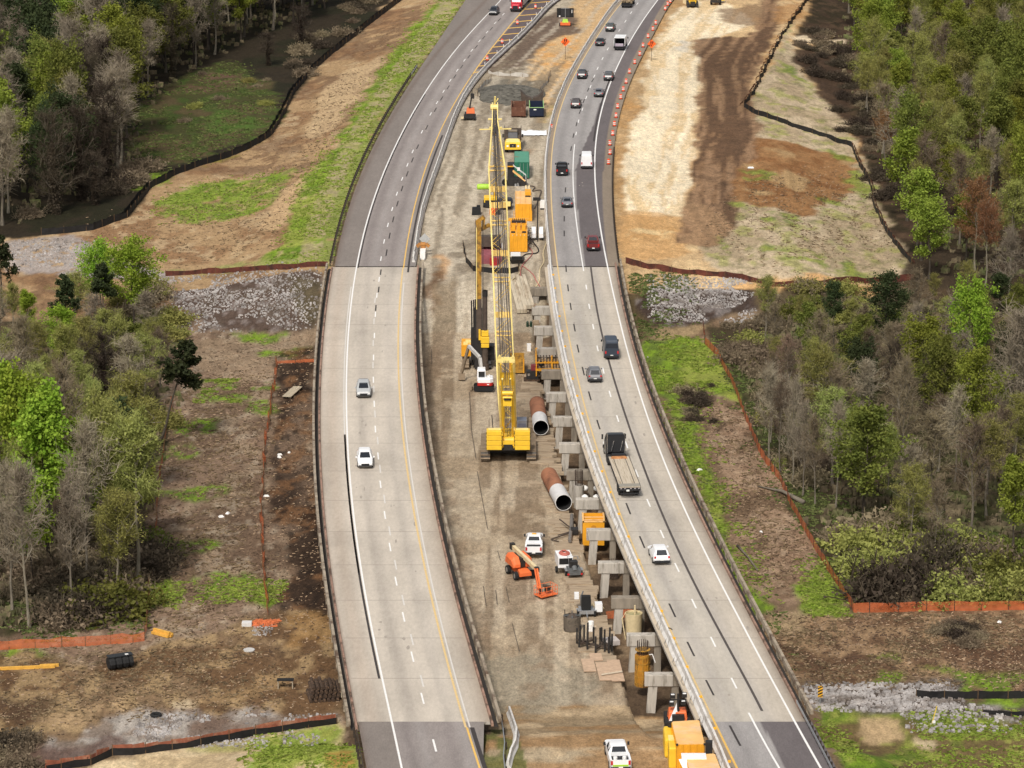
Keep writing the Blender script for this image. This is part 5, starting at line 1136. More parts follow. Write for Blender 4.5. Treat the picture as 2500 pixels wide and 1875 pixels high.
# ================================================================== VEHICLES
GLASS = mat('car_glass', (.012, .015, .02), .12, var=.05, spec=.7); TYRE = mat('tyre_rubber', (.014, .014, .014), .85); RIM = mat('wheel_rim', (.42, .42, .43), .4, .7); TRIM = mat('black_trim', (.018, .018, .02), .6); TAIL = mat('red_lamp', (.5, .02, .02), .3); HEADL = mat('lamp_lens', (.82, .82, .8), .2); PLATE = mat('number_plate', (.75, .75, .72), .5)
def paint(name, c, rough=.32): return mat('paint_' + name, c, rough, var=.05, spec=.55, scale=.7)
P_SILVER = paint('silver', srgb(196, 198, 198)); P_WHITE = paint('white', (.8, .8, .8)); P_BLACK = paint('black', (.016, .016, .018)); P_GREY = paint('grey', srgb(120, 120, 124)); P_DGREY = paint('dark_grey', srgb(72, 73, 76)); P_RED = paint('red', (.52, .018, .035)); P_MAROON = paint('maroon', (.16, .025, .025)); P_BROWN = paint('brown', srgb(78, 64, 58)); P_NAVY = paint('navy', srgb(52, 62, 76)); P_GREEN = paint('dark_green', srgb(66, 74, 68))
def wheel(t, x, y, r=.36, w=.25, name='wheel'):
    """a wheel with its tyre as the mesh and its rim as a sub-part; axle along x"""
    prof = [(-w / 2, r * .62), (-w / 2, r * .93), (-w * .36, r), (w * .36, r), (w / 2, r * .93), (w / 2, r * .62)]
    rings = [[(x + a, y + math.sin(k) * q, r + math.cos(k) * q) for a, q in prof] for k in [2 * math.pi * i / 14 for i in range(15)]]
    o = MB().loft(rings, cap=False).build(name, TYRE, t)
    MB().tube([(x - w * .42, y, r), (x + w * .42, y, r)], r * .63, 10).build('rim', RIM, o)
    return o
def ringp(s):
    y, zb, zl, zt, wb_, wt = s; zm = zb + .18
    h = [(.88 * wb_, zb), (wb_, zm), (wb_, zl - .1), (.97 * wb_, zl), (wt, zt - .055), (.84 * wt, zt)]
    return [(a, y, z) for a, z in h] + [(-a, y, z) for a, z in reversed(h)]
ST = {  # (y, underside, belt, top, half width at belt, half width at top), nose to tail
 'suv': [(2.36, .38, .66, .72, .76, .6), (2.25, .26, .84, .93, .88, .78), (1.2, .22, 1.02, 1.1, .94, .83), (.4, .22, 1.06, 1.62, .95, .68), (-.6, .22, 1.08, 1.7, .95, .69), (-1.75, .22, 1.08, 1.64, .94, .66), (-2.18, .3, 1.02, 1.1, .92, .8), (-2.36, .4, .72, .8, .86, .74)],
 'sedan': [(2.42, .36, .58, .64, .74, .6), (2.3, .24, .74, .82, .88, .78), (1.15, .2, .92, 1.0, .92, .8), (.3, .2, .96, 1.38, .93, .62), (-.5, .2, .97, 1.44, .93, .63), (-1.1, .2, .97, 1.38, .92, .6), (-1.75, .22, .98, 1.06, .91, .78), (-2.32, .28, .9, .98, .88, .78), (-2.42, .4, .66, .74, .84, .74)],
 'van': [(2.9, .4, .8, .9, .84, .7), (2.75, .28, 1.1, 1.2, .96, .84), (2.0, .24, 1.35, 1.45, 1.0, .88), (1.3, .24, 1.45, 2.4, 1.0, .8), (.3, .24, 1.5, 2.58, 1.0, .84), (-2.7, .24, 1.5, 2.56, 1.0, .84), (-2.9, .34, 1.45, 2.4, .98, .82)],
 'cab': [(2.85, .5, .86, .94, .86, .72), (2.72, .4, 1.1, 1.18, .97, .88), (1.35, .36, 1.24, 1.32, 1.0, .9), (.65, .36, 1.28, 1.86, 1.0, .74), (-.2, .36, 1.3, 1.94, 1.0, .75), (-.95, .36, 1.3, 1.9, 1.0, .74), (-1.12, .36, 1.28, 1.36, 1.0, .88)]}
def L3(a, b, t): return Vector(a).lerp(Vector(b), t)
def glassq(t, name, A, B, C_, D, off, m=GLASS, ins=.08):
    """a pane between four corners (bottom left, bottom right, top right, top left), set a little proud"""
    A, B, C_, D = map(Vector, (A, B, C_, D)); c = (A + B + C_ + D) / 4; n = (B - A).cross(D - A).normalized()
    if n.dot(Vector(off)) < 0: n = -n
    q = [p.lerp(c, ins) + n * .012 for p in (A, B, C_, D)]
    return MB().quad(*q).build(name, m, t, fix=False)
def car(kind, label, p, fwd, colm, near='rear', cat='car', name='car', roofm=None, extra=None, group=None, rear_glass=GLASS):
    S = ST[kind if kind != 'pickup' else 'cab']; L = 5.9 if kind == 'pickup' else S[0][0] - S[-1][0]
    f = Vector((fwd[0], fwd[1], 0)).normalized(); half = (L / 2 - .1)
    c = Vector(p) + (f * half if near == 'rear' else -f * half)
    t = thing(name, label, cat, c, math.atan2(-f.x, f.y), group)
    R_ = [ringp(s) for s in S]
    body = MB().loft(R_).build('body', colm, t)
    bev = body.modifiers.new('bevel', 'BEVEL'); bev.width = .03; bev.segments = 1; bev.limit_method = 'ANGLE'; bev.angle_limit = rad(30)
    cowl, rf, rr, tl = (2, 3, 5, 6) if kind in ('suv', 'sedan') else ((2, 3, 5, 6) if kind == 'van' else (2, 3, 5, 6))
    glassq(t, 'windscreen', R_[cowl][6], R_[cowl][5], R_[rf][5], R_[rf][6], (0, 1, .5), ins=.06)
    if kind == 'van':
        glassq(t, 'rear_window', L3(R_[6][2], R_[6][4], .25), L3(R_[6][9], R_[6][7], .25), L3(R_[6][9], R_[6][7], .95), L3(R_[6][2], R_[6][4], .95), (0, -1, 0), rear_glass, .1)
        for sd in (0, 1):
            i = (lambda k: k) if sd == 0 else (lambda k: 11 - k)
            glassq(t, 'side_window', L3(R_[2][i(3)], R_[3][i(3)], .55), L3(R_[3][i(3)], R_[4][i(3)], .7), L3(R_[3][i(4)], R_[4][i(4)], .6), R_[3][i(4)], (1 if sd == 0 else -1, 0, .2), ins=.12)
    else:
        glassq(t, 'rear_window', R_[tl][5], R_[tl][6], R_[rr][6], R_[rr][5], (0, -1, .5), rear_glass, ins=.08)
        for sd in (0, 1):
            i = (lambda k: k) if sd == 0 else (lambda k: 11 - k)
            glassq(t, 'side_window', L3(R_[cowl][i(3)], R_[rf][i(3)], .6), L3(R_[rr][i(3)], R_[tl][i(3)], .35 if kind != 'pickup' else 0), L3(R_[rr][i(4)], R_[tl][i(4)], .05), L3(R_[rf][i(4)], R_[cowl][i(4)], .05), (1 if sd == 0 else -1, 0, .3), ins=.1)
    w = S[2][4]; tail = -L / 2 + (.02 if kind != 'pickup' else 0); tail = S[-1][0] if kind != 'pickup' else -2.95
    if kind == 'pickup':
        BD = extra or {}
        bw = 1.0; bedm = BD.get('bed', TRIM)
        bb = MB(); bb.box((0, -2.0, .72), (1.9, 1.75, .5))
        for s in (-1, 1): bb.prism([(-1.14, .42), (-2.93, .5), (-2.93, 1.27), (-1.14, 1.29)], s * .8, s * 1.0)
        bb.box((0, -2.89, .9), (1.98, .08, .74)); o = bb.build('bed', colm, t)
        MB().box((0, -2.0, 1.0), (1.58, 1.62, .03)).build('bed_liner', bedm, o, fix=False)
        if 'cover' in BD: MB().box((0, -1.55, 1.36), (1.86, .95, .2)).build('tool_box', BD['cover'], t)
        if 'stripe' in BD: MB().box((0, -2.94, .72), (1.5, .03, .17)).build('tail_stripe', BD['stripe'], t)
        if 'load' in BD:
            for x in (-.45, .4): MB().tube([(x, -2.4, 1.02), (x, -2.4, 1.4)], .2, 8).build('bucket', WPL, t)
        if 'beacon' in BD: MB().box((0, -.2, 2.0), (.5, .2, .13)).build('beacon', mat('amber_lamp', (.7, .35, .05), .3), t)
        wy, wr = (1.85, -1.85), .41
    else: wy, wr = {'suv': ((1.42, -1.38), .37), 'sedan': ((1.45, -1.4), .33), 'van': ((1.9, -1.75), .37)}[kind]
    for y in wy:
        for s in (-1, 1): wheel(t, s * (w - .1), y, wr, .25)
    z = {'suv': .95, 'sedan': .82, 'van': 1.1, 'pickup': 1.0}[kind]; zt = 1.05 if kind == 'van' else z
    for s in (-1, 1):
        MB().box((s * (w - .17), tail + (.05 if kind != 'van' else .03), zt), (.2, .14, .38 if kind in ('van', 'pickup') else .2)).build('tail_light', TAIL, t)
        MB().box((s * (w - .27), S[1][0] + .035, z - .22), (.3, .12, .15)).build('headlight', HEADL, t)
        MB().box((s * (w + .13), S[3][0] + .5, S[3][2] + .08), (.2, .16, .16 if kind in ('suv', 'sedan') else .3)).build('mirror', TRIM if kind in ('van', 'pickup') else colm, t)
    MB().box((0, S[0][0] - .015, z - .36), (.95, .1, .24)).build('grille', TRIM, t)
    MB().box((0, tail - .02, .46), (w * 1.86, .16, .26)).build('rear_bumper', TRIM, t)
    MB().box((0, S[0][0] - .02, .42), (w * 1.7, .16, .16)).build('front_bumper', TRIM, t)
    MB().box((0, tail - .06 if kind != 'pickup' else tail - .11, .62 if kind != 'pickup' else .58), (.4, .03, .16)).build('number_plate', PLATE, t)
    if roofm: MB().quad(*[Vector(q) + Vector((0, 0, .01)) for q in (R_[3][5], R_[5][5], R_[5][6], R_[3][6])]).build('roof_panel', roofm, t, fix=False)
    return t
def rfwd(curve, y, away=True):
    s = curve.slope(y); v = Vector((s, 1, 0)); return v if away else -v
def on_right(kind, label, u, v, colm, **k):
    p = at(u, v, .02); return car(kind, label, p, rfwd(R_mid, p.y), colm, 'rear', **k)
def on_left(kind, label, u, v, colm, **k):
    p = at(u, v, .02); return car(kind, label, p, rfwd(L_dash, p.y, False), colm, 'front', **k)
SKYR = mat('pale_roof_reflection', srgb(176, 178, 182), .3)
on_left('suv', 'dark grey car on the left road far beside the red truck', 1203, 38, P_DGREY)
on_left('suv', 'silver car on the left bridge, farther of the two there', 888, 973, P_SILVER, roofm=GLASS)
on_left('suv', 'white car on the left bridge, nearer of the two there', 892, 1145, P_WHITE)
on_right('suv', 'dark green car farthest along the right road beside the barrier', 1488, 78, P_GREEN)
on_right('sedan', 'black car just left of the white box truck', 1463, 113, P_BLACK)
on_right('suv', 'large black car in the left lane below the white box truck', 1419.6, 193.5, P_BLACK)
on_right('suv', 'dark grey car in the right lane below the white box truck', 1484.6, 198, P_DGREY, roofm=SKYR)
on_right('sedan', 'silver-grey car alone in the right lane of the right road', 1460.8, 238, P_GREY, roofm=SKYR)
on_right('suv', 'dark brown car in the left lane with a pale number plate', 1404.7, 265.5, P_BROWN)
on_right('van', 'tall white van beside the orange drums on the right road', 1432, 413, P_WHITE, cat='van', name='van', rear_glass=P_WHITE)
on_right('sedan', 'grey car behind the black pickup in the left lane', 1384.6, 508, P_GREY)
on_right('pickup', 'dark red pickup crossing the start of the right bridge', 1448.5, 614, P_MAROON, cat='pickup', name='pickup_truck', extra={'bed': TRIM})
on_right('van', 'dark blue van with pale roof on the right bridge', 1493.5, 878, P_NAVY, cat='van', name='van', roofm=SKYR, rear_glass=mat('navy_glass', (.02, .025, .035), .2))
on_right('suv', 'grey car with pale roof beside the dark blue van on the bridge', 1453, 935, P_GREY, roofm=SKYR)
on_right('suv', 'white car on the right bridge behind the flatbed truck', 1616, 1380, P_WHITE)
tk = on_right('pickup', 'black pickup with tall dark bed left of the white van', 1372, 430, P_BLACK, cat='pickup', name='pickup_truck', extra={'bed': TRIM})
for s in (-1, 1): MB().box((s * .95, -1.9, 1.55), (.08, 2.0, .6)).build('side_board', P_BLACK, tk)
MB().box((0, -1.0, 1.65), (1.9, .08, .7)).build('head_board', P_BLACK, tk)
p = at(1302.7, 1360, -4.1); car('pickup', 'white pickup with a closed tool box parked on the timber platform', p, (.03, 1), P_WHITE, 'rear', 'pickup', 'pickup_truck', extra={'cover': P_WHITE, 'beacon': 1, 'bed': mat('grey_bed', srgb(150, 150, 150), .6)})
p = hit(1515, 1886); car('pickup', 'white pickup with open black bed and green tail stripe at the bottom edge', p, (-.07, 1), P_WHITE, 'rear', 'pickup', 'pickup_truck', extra={'stripe': mat('lime_stripe', (.35, .6, .03), .5), 'load': 1})
# ------------------------------------------------------------------ trucks
CHROME = mat('chrome', (.6, .6, .6), .25, .9)
def tractor(t, colm, y0=0.0):
    """road tractor: nose at y0, rear of the frame at y0-6.4"""
    rings = [[(-.95, y, .6), (.95, y, .6), (w, y, z - .25), (w * .8, y, z), (-w * .8, y, z), (-w, y, z - .25)] for y, z, w in ((y0, 1.45, .78), (y0 - .25, 1.75, .92), (y0 - 1.7, 1.95, 1.02))]
    MB().loft(rings).build('hood', colm, t)
    cab = [[(-1.18, y, .7), (1.18, y, .7), (1.2, y, 1.9), (w, y, z - .15), (w * .85, y, z), (-w * .85, y, z), (-w, y, z - .15), (-1.2, y, 1.9)] for y, z, w in ((y0 - 1.7, 2.0, 1.1), (y0 - 2.25, 2.95, 1.05), (y0 - 2.9, 3.2, 1.08), (y0 - 4.2, 3.3, 1.08))]
    MB().loft(cab).build('cab', colm, t)
    MB().quad((-.95, y0 - 1.72, 2.08), (.95, y0 - 1.72, 2.08), (.9, y0 - 2.2, 2.86), (-.9, y0 - 2.2, 2.86)).build('windscreen', GLASS, t, fix=False)
    for s in (-1, 1): MB().quad((s * 1.215, y0 - 2.0, 2.0), (s * 1.215, y0 - 2.9, 2.0), (s * 1.12, y0 - 2.9, 2.75), (s * 1.12, y0 - 2.25, 2.7)).build('side_window', GLASS, t, fix=False)
    MB().box((0, y0 - 4.9, .8), (1.0, 4.6, .3)).build('frame', TRIM, t); MB().box((0, y0 + .06, 1.05), (1.1, .08, .75)).build('grille', TRIM, t); MB().box((0, y0 + .1, .6), (2.35, .2, .35)).build('front_bumper', TRIM, t)
    for s in (-1, 1):
        MB().box((s * 1.0, y0 - .0, 1.05), (.32, .2, .25)).build('headlight', HEADL, t); MB().box((s * 1.42, y0 - 1.75, 2.35), (.2, .15, .6)).build('mirror', TRIM, t)
        MB().tube([(s * 1.05, y0 - 4.4, 1.0), (s * 1.05, y0 - 4.4, 3.5)], .08, 6).build('exhaust', CHROME, t); MB().tube([(s * 1.0, y0 - 2.4, .75), (s * 1.0, y0 - 3.6, .75)], .28, 8).build('fuel_tank', CHROME, t)
        wheel(t, s * 1.02, y0 - 1.1, .5, .3)
        for q in (-4.9, -6.1): wheel(t, s * .95, y0 + q, .5, .55)
p = at(1258, 29.5, .02); f = rfwd(L_dash, p.y, False)
t = thing('semi_truck', 'red semi truck entering at the top beside the yellow hatching', 'truck', p, math.atan2(-f.x, f.y)); tractor(t, P_RED, 0)
MB().box((0, -11, 2.0), (2.55, 12.5, 2.3)).build('trailer_box', mat('trailer_side', srgb(214, 206, 198), .5), t)
for s in (-1, 1):
    for q in (-15.3, -16.5): wheel(t, s * .95, q, .5, .55)
p = at(1538, 1217, .02); f = rfwd(R_old, p.y + 8); f.normalize()
t = thing('flatbed_truck', 'dark semi truck pulling an empty plank flatbed over the right bridge', 'truck', p, math.atan2(-f.x, f.y)); tractor(t, P_BLACK, 20.2)
DECKW = mat('trailer_planks', srgb(208, 194, 172), .85, var=.12, scale=1.5, stretch=(9, .3, 1), col2=srgb(164, 146, 122), mix=.4)
fb = MB().box((0, 6.5, 1.36), (2.55, 12.7, .12)).build('plank_deck', DECKW, t)
for x in (-.72, .72): MB().box((x, 6.9, 1.425), (.07, 11.4, .02)).build('deck_slot', TRIM, fb)
MB().box((0, .75, 1.43), (2.5, 1.2, .03)).build('worn_patch', mat('grey_deck', srgb(158, 152, 140), .8), fb)
for s in (-1, 1): MB().box((s * 1.28, 6.5, 1.32), (.06, 12.7, .24)).build('side_rail', TRIM, t)
for s in (-.45, .45): MB().box((s, 6.5, 1.05), (.18, 12, .45)).build('chassis_beam', TRIM, t)
MB().box((0, .12, 1.1), (2.5, .1, .35)).build('rear_sill', TRIM, t); MB().box((0, .02, .6), (2.2, .12, .14)).build('rear_bumper', TRIM, t); MB().box((-.25, .03, .98), (.35, .06, .2)).build('number_plate', PLATE, t)
for x in (-1.05, -.6, .1, .6, 1.05): MB().box((x, .04, 1.22), (.16, .06, .1)).build('tail_light', mat('pale_lamp', srgb(200, 190, 190), .4), t)
for s in (-1, 1):
    for q in (1.6, 2.9): wheel(t, s * .95, q, .5, .55)
MB().box((0, 12.2, 1.5), (2.0, .8, .2), top=(.8, .6)).build('folded_tarp', mat('brown_tarp', srgb(190, 132, 84), .9, var=.3), t); MB().box((0, 13.0, 1.3), (1.6, .8, .8)).build('tool_rack', TRIM, t)
MB().box((0, 15.75, 2.2), (2.1, .1, 2.1)).build('headache_rack', TRIM, t)
for x in (-.6, .5): MB().bar((x, 15.6, 1.3), (x + .3, 15.6, 2.6), .09).build('chain_bundle', CHROME, t)
p = at(1511.5, 124, .02); f = rfwd(R_mid, p.y); f.normalize()
t = thing('box_truck', 'white box truck with open dark cargo bay on the right road', 'truck', p, math.atan2(-f.x, f.y))
MB().box((0, 2.7, 2.62), (2.3, 4.2, .1)).build('box_roof', P_WHITE, t)
for s in (-1, 1): MB().box((s * 1.12, 2.6, 1.75), (.07, 4.2, 1.75)).build('box_side', P_WHITE if s < 0 else P_WHITE, t)
MB().box((0, 4.65, 1.75), (2.2, .06, 1.75)).build('box_front', TRIM, t); MB().box((0, 2.3, .85), (2.3, 4.9, .12)).build('box_floor', TRIM, t)
MB().box((0, .2, 1.2), (1.7, .1, .62), rx=.25).build('tailgate', mat('lavender_panel', srgb(214, 200, 214), .6), t); MB().box((0, .12, .65), (2.3, .25, .35)).build('rear_bumper', TRIM, t)
MB().loft([ringp((y + 6.3, .4, b_, z, 1.0, w)) for y, b_, z, w in ((-1.5, 1.3, 2.1, .85), (-.3, 1.3, 2.2, .85), (.4, 1.25, 1.5, .85), (1.2, 1.0, 1.15, .8))]).build('cab', P_BLACK, t)
for s in (-1, 1):
    MB().box((s * 1.3, 6.2, 1.8), (.22, .15, .4)).build('mirror', TRIM, t)
    for q in (1.4, 6.6): wheel(t, s * .9, q, .42, .35)
p = at(1529, 20, .02); f = rfwd(R_mid, p.y); f.normalize()
t = thing('dump_truck', 'truck loaded with brown debris at the top of the right road', 'truck', p, math.atan2(-f.x, f.y))
MB().box((0, 2.3, .95), (2.3, 4.6, .3)).build('bed', TRIM, t); MB().box((0, .05, .75), (2.3, .1, .5)).build('rear_bumper', TRIM, t)
mb = MB(); r = random.Random(3)
for i in range(60): mb.box((r.uniform(-1, 1), r.uniform(.2, 4.3), 1.25 + r.uniform(0, .6)), (r.uniform(.2, .7), r.uniform(.2, .9), r.uniform(.15, .5)), rz=r.uniform(0, 3))
mb.build('debris_load', mat('debris', srgb(168, 148, 120), .9, var=.4, scale=1.5), t)
MB().loft([ringp((y + 6.4, .5, b_, z, 1.05, w)) for y, b_, z, w in ((-1.5, 1.5, 2.3, .9), (0, 1.5, 2.4, .9), (.6, 1.4, 1.6, .9), (1.6, 1.2, 1.4, .85))]).build('cab', P_GREY, t)
for s in (-1, 1):
    for q in (1.3, 6.8): wheel(t, s * .95, q, .48, .4)
# ================================================================== WORK SITE
YEL = mat('machine_yellow', (.80, .50, .035), .45, var=.1, scale=.8); YELL = mat('faded_machine_yellow', (.82, .66, .24), .5, var=.1, scale=.9); YORG = mat('plant_orange', (.74, .335, .02), .5, var=.12, scale=.7); YORGT = mat('plant_orange_pale', (.80, .47, .17), .55, var=.12, scale=.6, col2=(.74, .5, .28), mix=.4); YDK = mat('worn_dark_yellow', (.42, .22, .03), .6, var=.35, scale=1.4, col2=(.10, .06, .025), mix=.5)  # YORGT: a paler, blotched orange for roofs, rails and stairs
DKST = mat('black_steel', (.022, .02, .019), .55, var=.3); BRST = mat('brown_steel', (.075, .055, .042), .7, var=.3, scale=1.2); ROPE = mat('steel_rope', (.05, .043, .038), .6); RUST = mat('rusted_pipe', srgb(166, 112, 82), .85, var=.18, scale=.7, col2=srgb(128, 80, 58), mix=.45); TRACK = mat('crawler_track', (.10, .088, .075), .85, var=.3, scale=1.5, col2=(.05, .042, .036)); MUDT = mat('muddy_track', srgb(150, 132, 110), .95, var=.25, scale=1.2)
ORGM = mat('lift_orange', (.75, .16, .045), .5, var=.1, scale=1.2); CREAM = mat('boom_cream', srgb(232, 212, 168), .5); TIMB = mat('muddy_timber', srgb(182, 162, 136), .95, var=.25, scale=1.0, stretch=(.6, 4, 1), col2=srgb(156, 136, 112), mix=.5, bump=.3); GAP = mat('timber_gap', (.075, .06, .047), .95)
PZ = -4.12; mat('rebar', (.06, .04, .03), .8)
# ------------------------------------------------------------------ timber mats of the working platform
tm = thing('timber_platform', 'muddy timber mats of the working platform with ragged plank ends by the pier columns', 'platform', at(1380, 1250, -4.2))
r = random.Random(77); y = 333.0; k = 0
while y < 452 and k < 98:
    w = r.uniform(.35, 1.5) if r.random() < .8 else 2.2; xe = float(R_plat(y)) + r.uniform(-.5, .75); L = r.uniform(1.4, 3.6)
    wb(MB().box((xe - L / 2, y + w / 2, PZ - .17 + r.uniform(-.05, .05)), (L, w - .06, .3), rz=r.uniform(-.015, .015)), 'timber_plank', TIMB, tm); y += w + (.04 if r.random() < .75 else r.uniform(.12, .35)); k += 1
mb = MB()
for u0, v0, u1, v1 in [(1146,957,1151,1050),(1151,1050,1162,1120),(1165,1150,1190,1290),(1215,1345,1222,1368),(1235,1432,1243,1470),(1210,1440,1214,1475),(1180,1430,1187,1480),(1250,1520,1268,1590),(1052,720,1054,890)]:
    p, q = at(u0, v0, PZ + .06), at(u1, v1, PZ + .06); w_ = Vector((.035, 0, 0)); wb(MB().quad(p - w_, p + w_, q + w_, q - w_), 'mat_joint', GAP, tm, fix=False)
t = thing('plywood_mat', 'pinkish plywood sheets laid on the mud at the near end of the platform', 'boards', at(1500, 1645, PZ)); PLY = mat('pinkish_plywood', srgb(206, 176, 148), .9, var=.18, scale=1.5)
for u, v, w, L in [(1437, 1625, 1.3, 3.8), (1476, 1640, 1.5, 5.4), (1503, 1638, 1.35, 6.4), (1455, 1605, 1.3, 2.2)]:
    p = at(u, v, ground(*at(u, v, -4.1).xy) + .1); o = MB().box((0, 0, 0), (w, L, .09), rz=.06).build('sheet', PLY, t); o.location = p - t.location + Vector((0, 0, .05))
o = MB().box((0, 0, 0), (2.4, .14, .1), rz=.42).build('loose_board', MATS['pale_board'], t); o.location = at(1494, 1643, -3.85) - t.location
# ------------------------------------------------------------------ the crawler crane
def lattice(mb, A, B, wa, da, wb_, db, n, rc, rl, side=Vector((1, 0, 0)), mc=0, ml=1, top_only=False):
    """box lattice from A to B: four chords with zigzag lacing"""
    d = (B - A).normalized(); up = side.cross(d).normalized(); side = d.cross(up).normalized()
    def pt(f, sx, sy): return A.lerp(B, f) + side * sx * (wa + (wb_ - wa) * f) / 2 + up * sy * (da + (db - da) * f) / 2
    for sx in (-1, 1):
        for sy in (-1, 1): mb.tube([pt(0, sx, sy), pt(1, sx, sy)], rc, 6, m=mc)
    for i in range(n):
        f0, f1 = i / n, (i + 1) / n; e = 1 if i % 2 else -1
        for sy in (-1, 1): mb.tube([pt(f0, e, sy), pt(f1, -e, sy)], rl, 4, m=ml, cap=False)
        for sx in (-1, 1): mb.tube([pt(f0, sx, e), pt(f1, sx, -e)], rl, 4, m=ml, cap=False)
    return pt
def crawler(t, x, y, L, w, h, m=TRACK, name='track'):
    prof = []
    for i in range(24):
        a = 2 * math.pi * i / 24; cy = (L / 2 - h / 2) * (1 if math.cos(a) > 0 else -1); prof.append((y + cy + math.cos(a) * h / 2, h / 2 + math.sin(a) * h / 2))
    o = MB().prism(prof, x - w / 2, x + w / 2).build(name, m, t)
    mb = MB(); n = int(L / .42)
    for i in range(n):
        yy = y - L / 2 + h * .35 + (L - h * .7) * i / max(1, n - 1); mb.box((x, yy, h + .035), (w * 1.04, .2, .07)); mb.box((x, yy, .03), (w * 1.04, .2, .05))
    for s in (-1, 1):
        for i in range(4):
            a = -1.0 + 2.0 * i / 3; mb.box((x, y + s * (L / 2 - h / 2 + math.cos(a) * (h / 2 + .03)), h / 2 + math.sin(a) * (h / 2 + .03)), (w * 1.04, .09, .2), rx=-s * (a - 0) if s > 0 else a)
    mb.build('track_shoe', MUDT if m is TRACK else m, o, fix=False)
    return o
base = Vector((-.47, 413.2, PZ + .02)); cr = thing('crawler_crane', 'large yellow crawler crane with its lattice boom raised over the work site', 'crane', base)
for s in (-1, 1): crawler(cr, s * 2.92, 0, 8.6, 1.15, 1.35)
MB().box((0, 0, .75), (4.8, 3.2, .8)).build('undercarriage', DKST, cr); MB().tube([(0, 0, 1.1), (0, 0, 1.5)], 1.4, 18).build('slew_ring', DKST, cr)
up = MB().box((0, .2, 1.72), (3.2, 8.2, .5)); up.box((0, -4.0, 1.62), (5.2, .9, .3), m=1); up.build('upper_frame', [YEL, DKST], cr)
for s in (-1, 1):       # counterweight slabs
    cw = MB()
    for i in range(4): cw.box((s * 1.79, -4.35, 1.78 + .62 * i + .29), (1.92, 1.5, .585), top=(.995, 1))
    c = cw.build('counterweight', YEL, cr, bevel=.04); 
    mb = MB()
    for i in range(5):
        for e in (-1, 1): mb.box((s * 1.79 + e * .98, -5.02, 1.95 + .5 * i), (.1, .12, .26))
    mb.build('lifting_lug', DKST, c, fix=False)
    MB().box((s * 1.75, -4.1, 4.27), (1.6, .8, .06)).build('weight_cover', YELL, c)
    MB().box((s * 1.75, -1.6, 2.5), (1.5, 3.6, 1.1)).build('machine_house', YELL if s < 0 else YEL, cr, bevel=.05)
hr = MB()
for s in (-1, 1):
    for q in (-2.2, -1.6): hr.tube([(s * 2.45, q, 3.0), (s * 2.45, q, 4.9), (s * 2.45, q + .4, 4.9)], .035, 4)
hr.build('handrail', DKST, cr); MB().bar((-1.9, -2.2, 3.2), (-2.1, -2.2, 5.6), .1).build('exhaust', DKST, cr)
cab = MB().loft([[(1.1, y, 1.9), (2.35, y, 1.9), (2.35, y, z), (1.1, y, z)] for y, z in ((.6, 4.0), (2.4, 4.05), (2.9, 3.4))]).build('cab', mat('cab_grey', srgb(120, 124, 136), .5), cr)
MB().box((1.72, 2.75, 3.0), (1.1, .3, .9)).build('cab_window', GLASS, cab); MB().box((2.37, 1.6, 3.1), (.03, 1.4, .9)).build('cab_window', GLASS, cab); MB().box((1.72, .57, 3.3), (1.0, .04, .7)).build('cab_window', mat('blue_grey_glass', srgb(96, 102, 124), .3), cab); MB().bar((2.5, .8, 2.9), (2.55, .8, 4.5), .1).build('mirror_arm', DKST, cab)
wn = MB()
for q in (-3.2, -2.1, -.9): wn.tube([(-.75, q, 2.5), (.75, q, 2.5)], .5, 12)
wn.build('winch_drum', YEL, cr); fr = MB()
for s in (-1, 1): fr.box((s * .72, -3.6, 2.4), (.12, 2.2, 1.0))
fr.box((0, -4.6, 2.6), (1.5, .12, .5)); fr.build('winch_frame', YEL, cr); MB().box((0, -4.66, 2.0), (1.1, .06, .75)).build('winch_opening', DKST, cr)
foot = Vector((-.05, 2.2, 2.2)); tip = at_depth(1207, 262, 437) - base; BD = tip - foot; bl = BD.length; bd = BD / bl; side = Vector((1, 0, 0))
def along(f): return foot + BD * f
bm = MB(); lattice(bm, foot, along(.12), 1.7, .5, 2.15, 2.0, 3, .11, .05); pt = lattice(bm, along(.12), along(.80), 2.15, 2.0, 2.15, 2.0, 15, .1, .036); lattice(bm, along(.80), along(.955), 2.15, 2.0, .7, .9, 5, .09, .035)
upv = side.cross(bd).normalized()
for f in (.12, .29, .455, .63, .80):      # plated section joints
    c = along(f)
    for e in (-.28, .28): bm.box(c + upv * 1.0 + bd * e, (2.15, .12, .2), rx=math.atan2(bd.z, bd.y), m=1)
    for sx in (-1, 1): bm.box(c + side * sx * 1.05, (.22, .6, 1.9), rx=math.atan2(bd.z, bd.y), m=1)
for f in (.36, .55, .70, .75): bm.box(along(f) - upv * 1.0, (2.0, .8, .05), rx=math.atan2(bd.z, bd.y), m=1)
bm.build('boom', [YELL, mat('boom_lacing', (.72, .47, .10), .5)], cr)
hd = MB(); a, b2 = along(.955), along(1.0); 
for s in (-1, 1): hd.prism([(0, 0)] * 0 or [(a.y - .5, a.z - .6), (a.y + .6, a.z - .4), (b2.y + .3, b2.z - .2), (b2.y - .2, b2.z + .7)], a.x + s * .35 - .05, a.x + s * .35 + .05)
hd.tube([b2 + Vector((-.5, 0, 0)), b2 + Vector((.5, 0, 0))], .4, 10); hd.tube([a + Vector((-.9, 0, .3)), a + Vector((.9, 0, .3))], .12, 6); hd.bar(b2, b2 + Vector((.1, -.3, 1.5)), .2); hd.bar(b2 + Vector((.1, 0, .6)), b2 + Vector((.5, 0, 1.2)), .14)
c = along(.93); hd.bar(c + Vector((-2.1, 0, 0)), c + Vector((2.1, 0, .1)), .14); hd.bar(c + Vector((-.8, 0, .25)), c + Vector((.9, 0, .25)), .2)
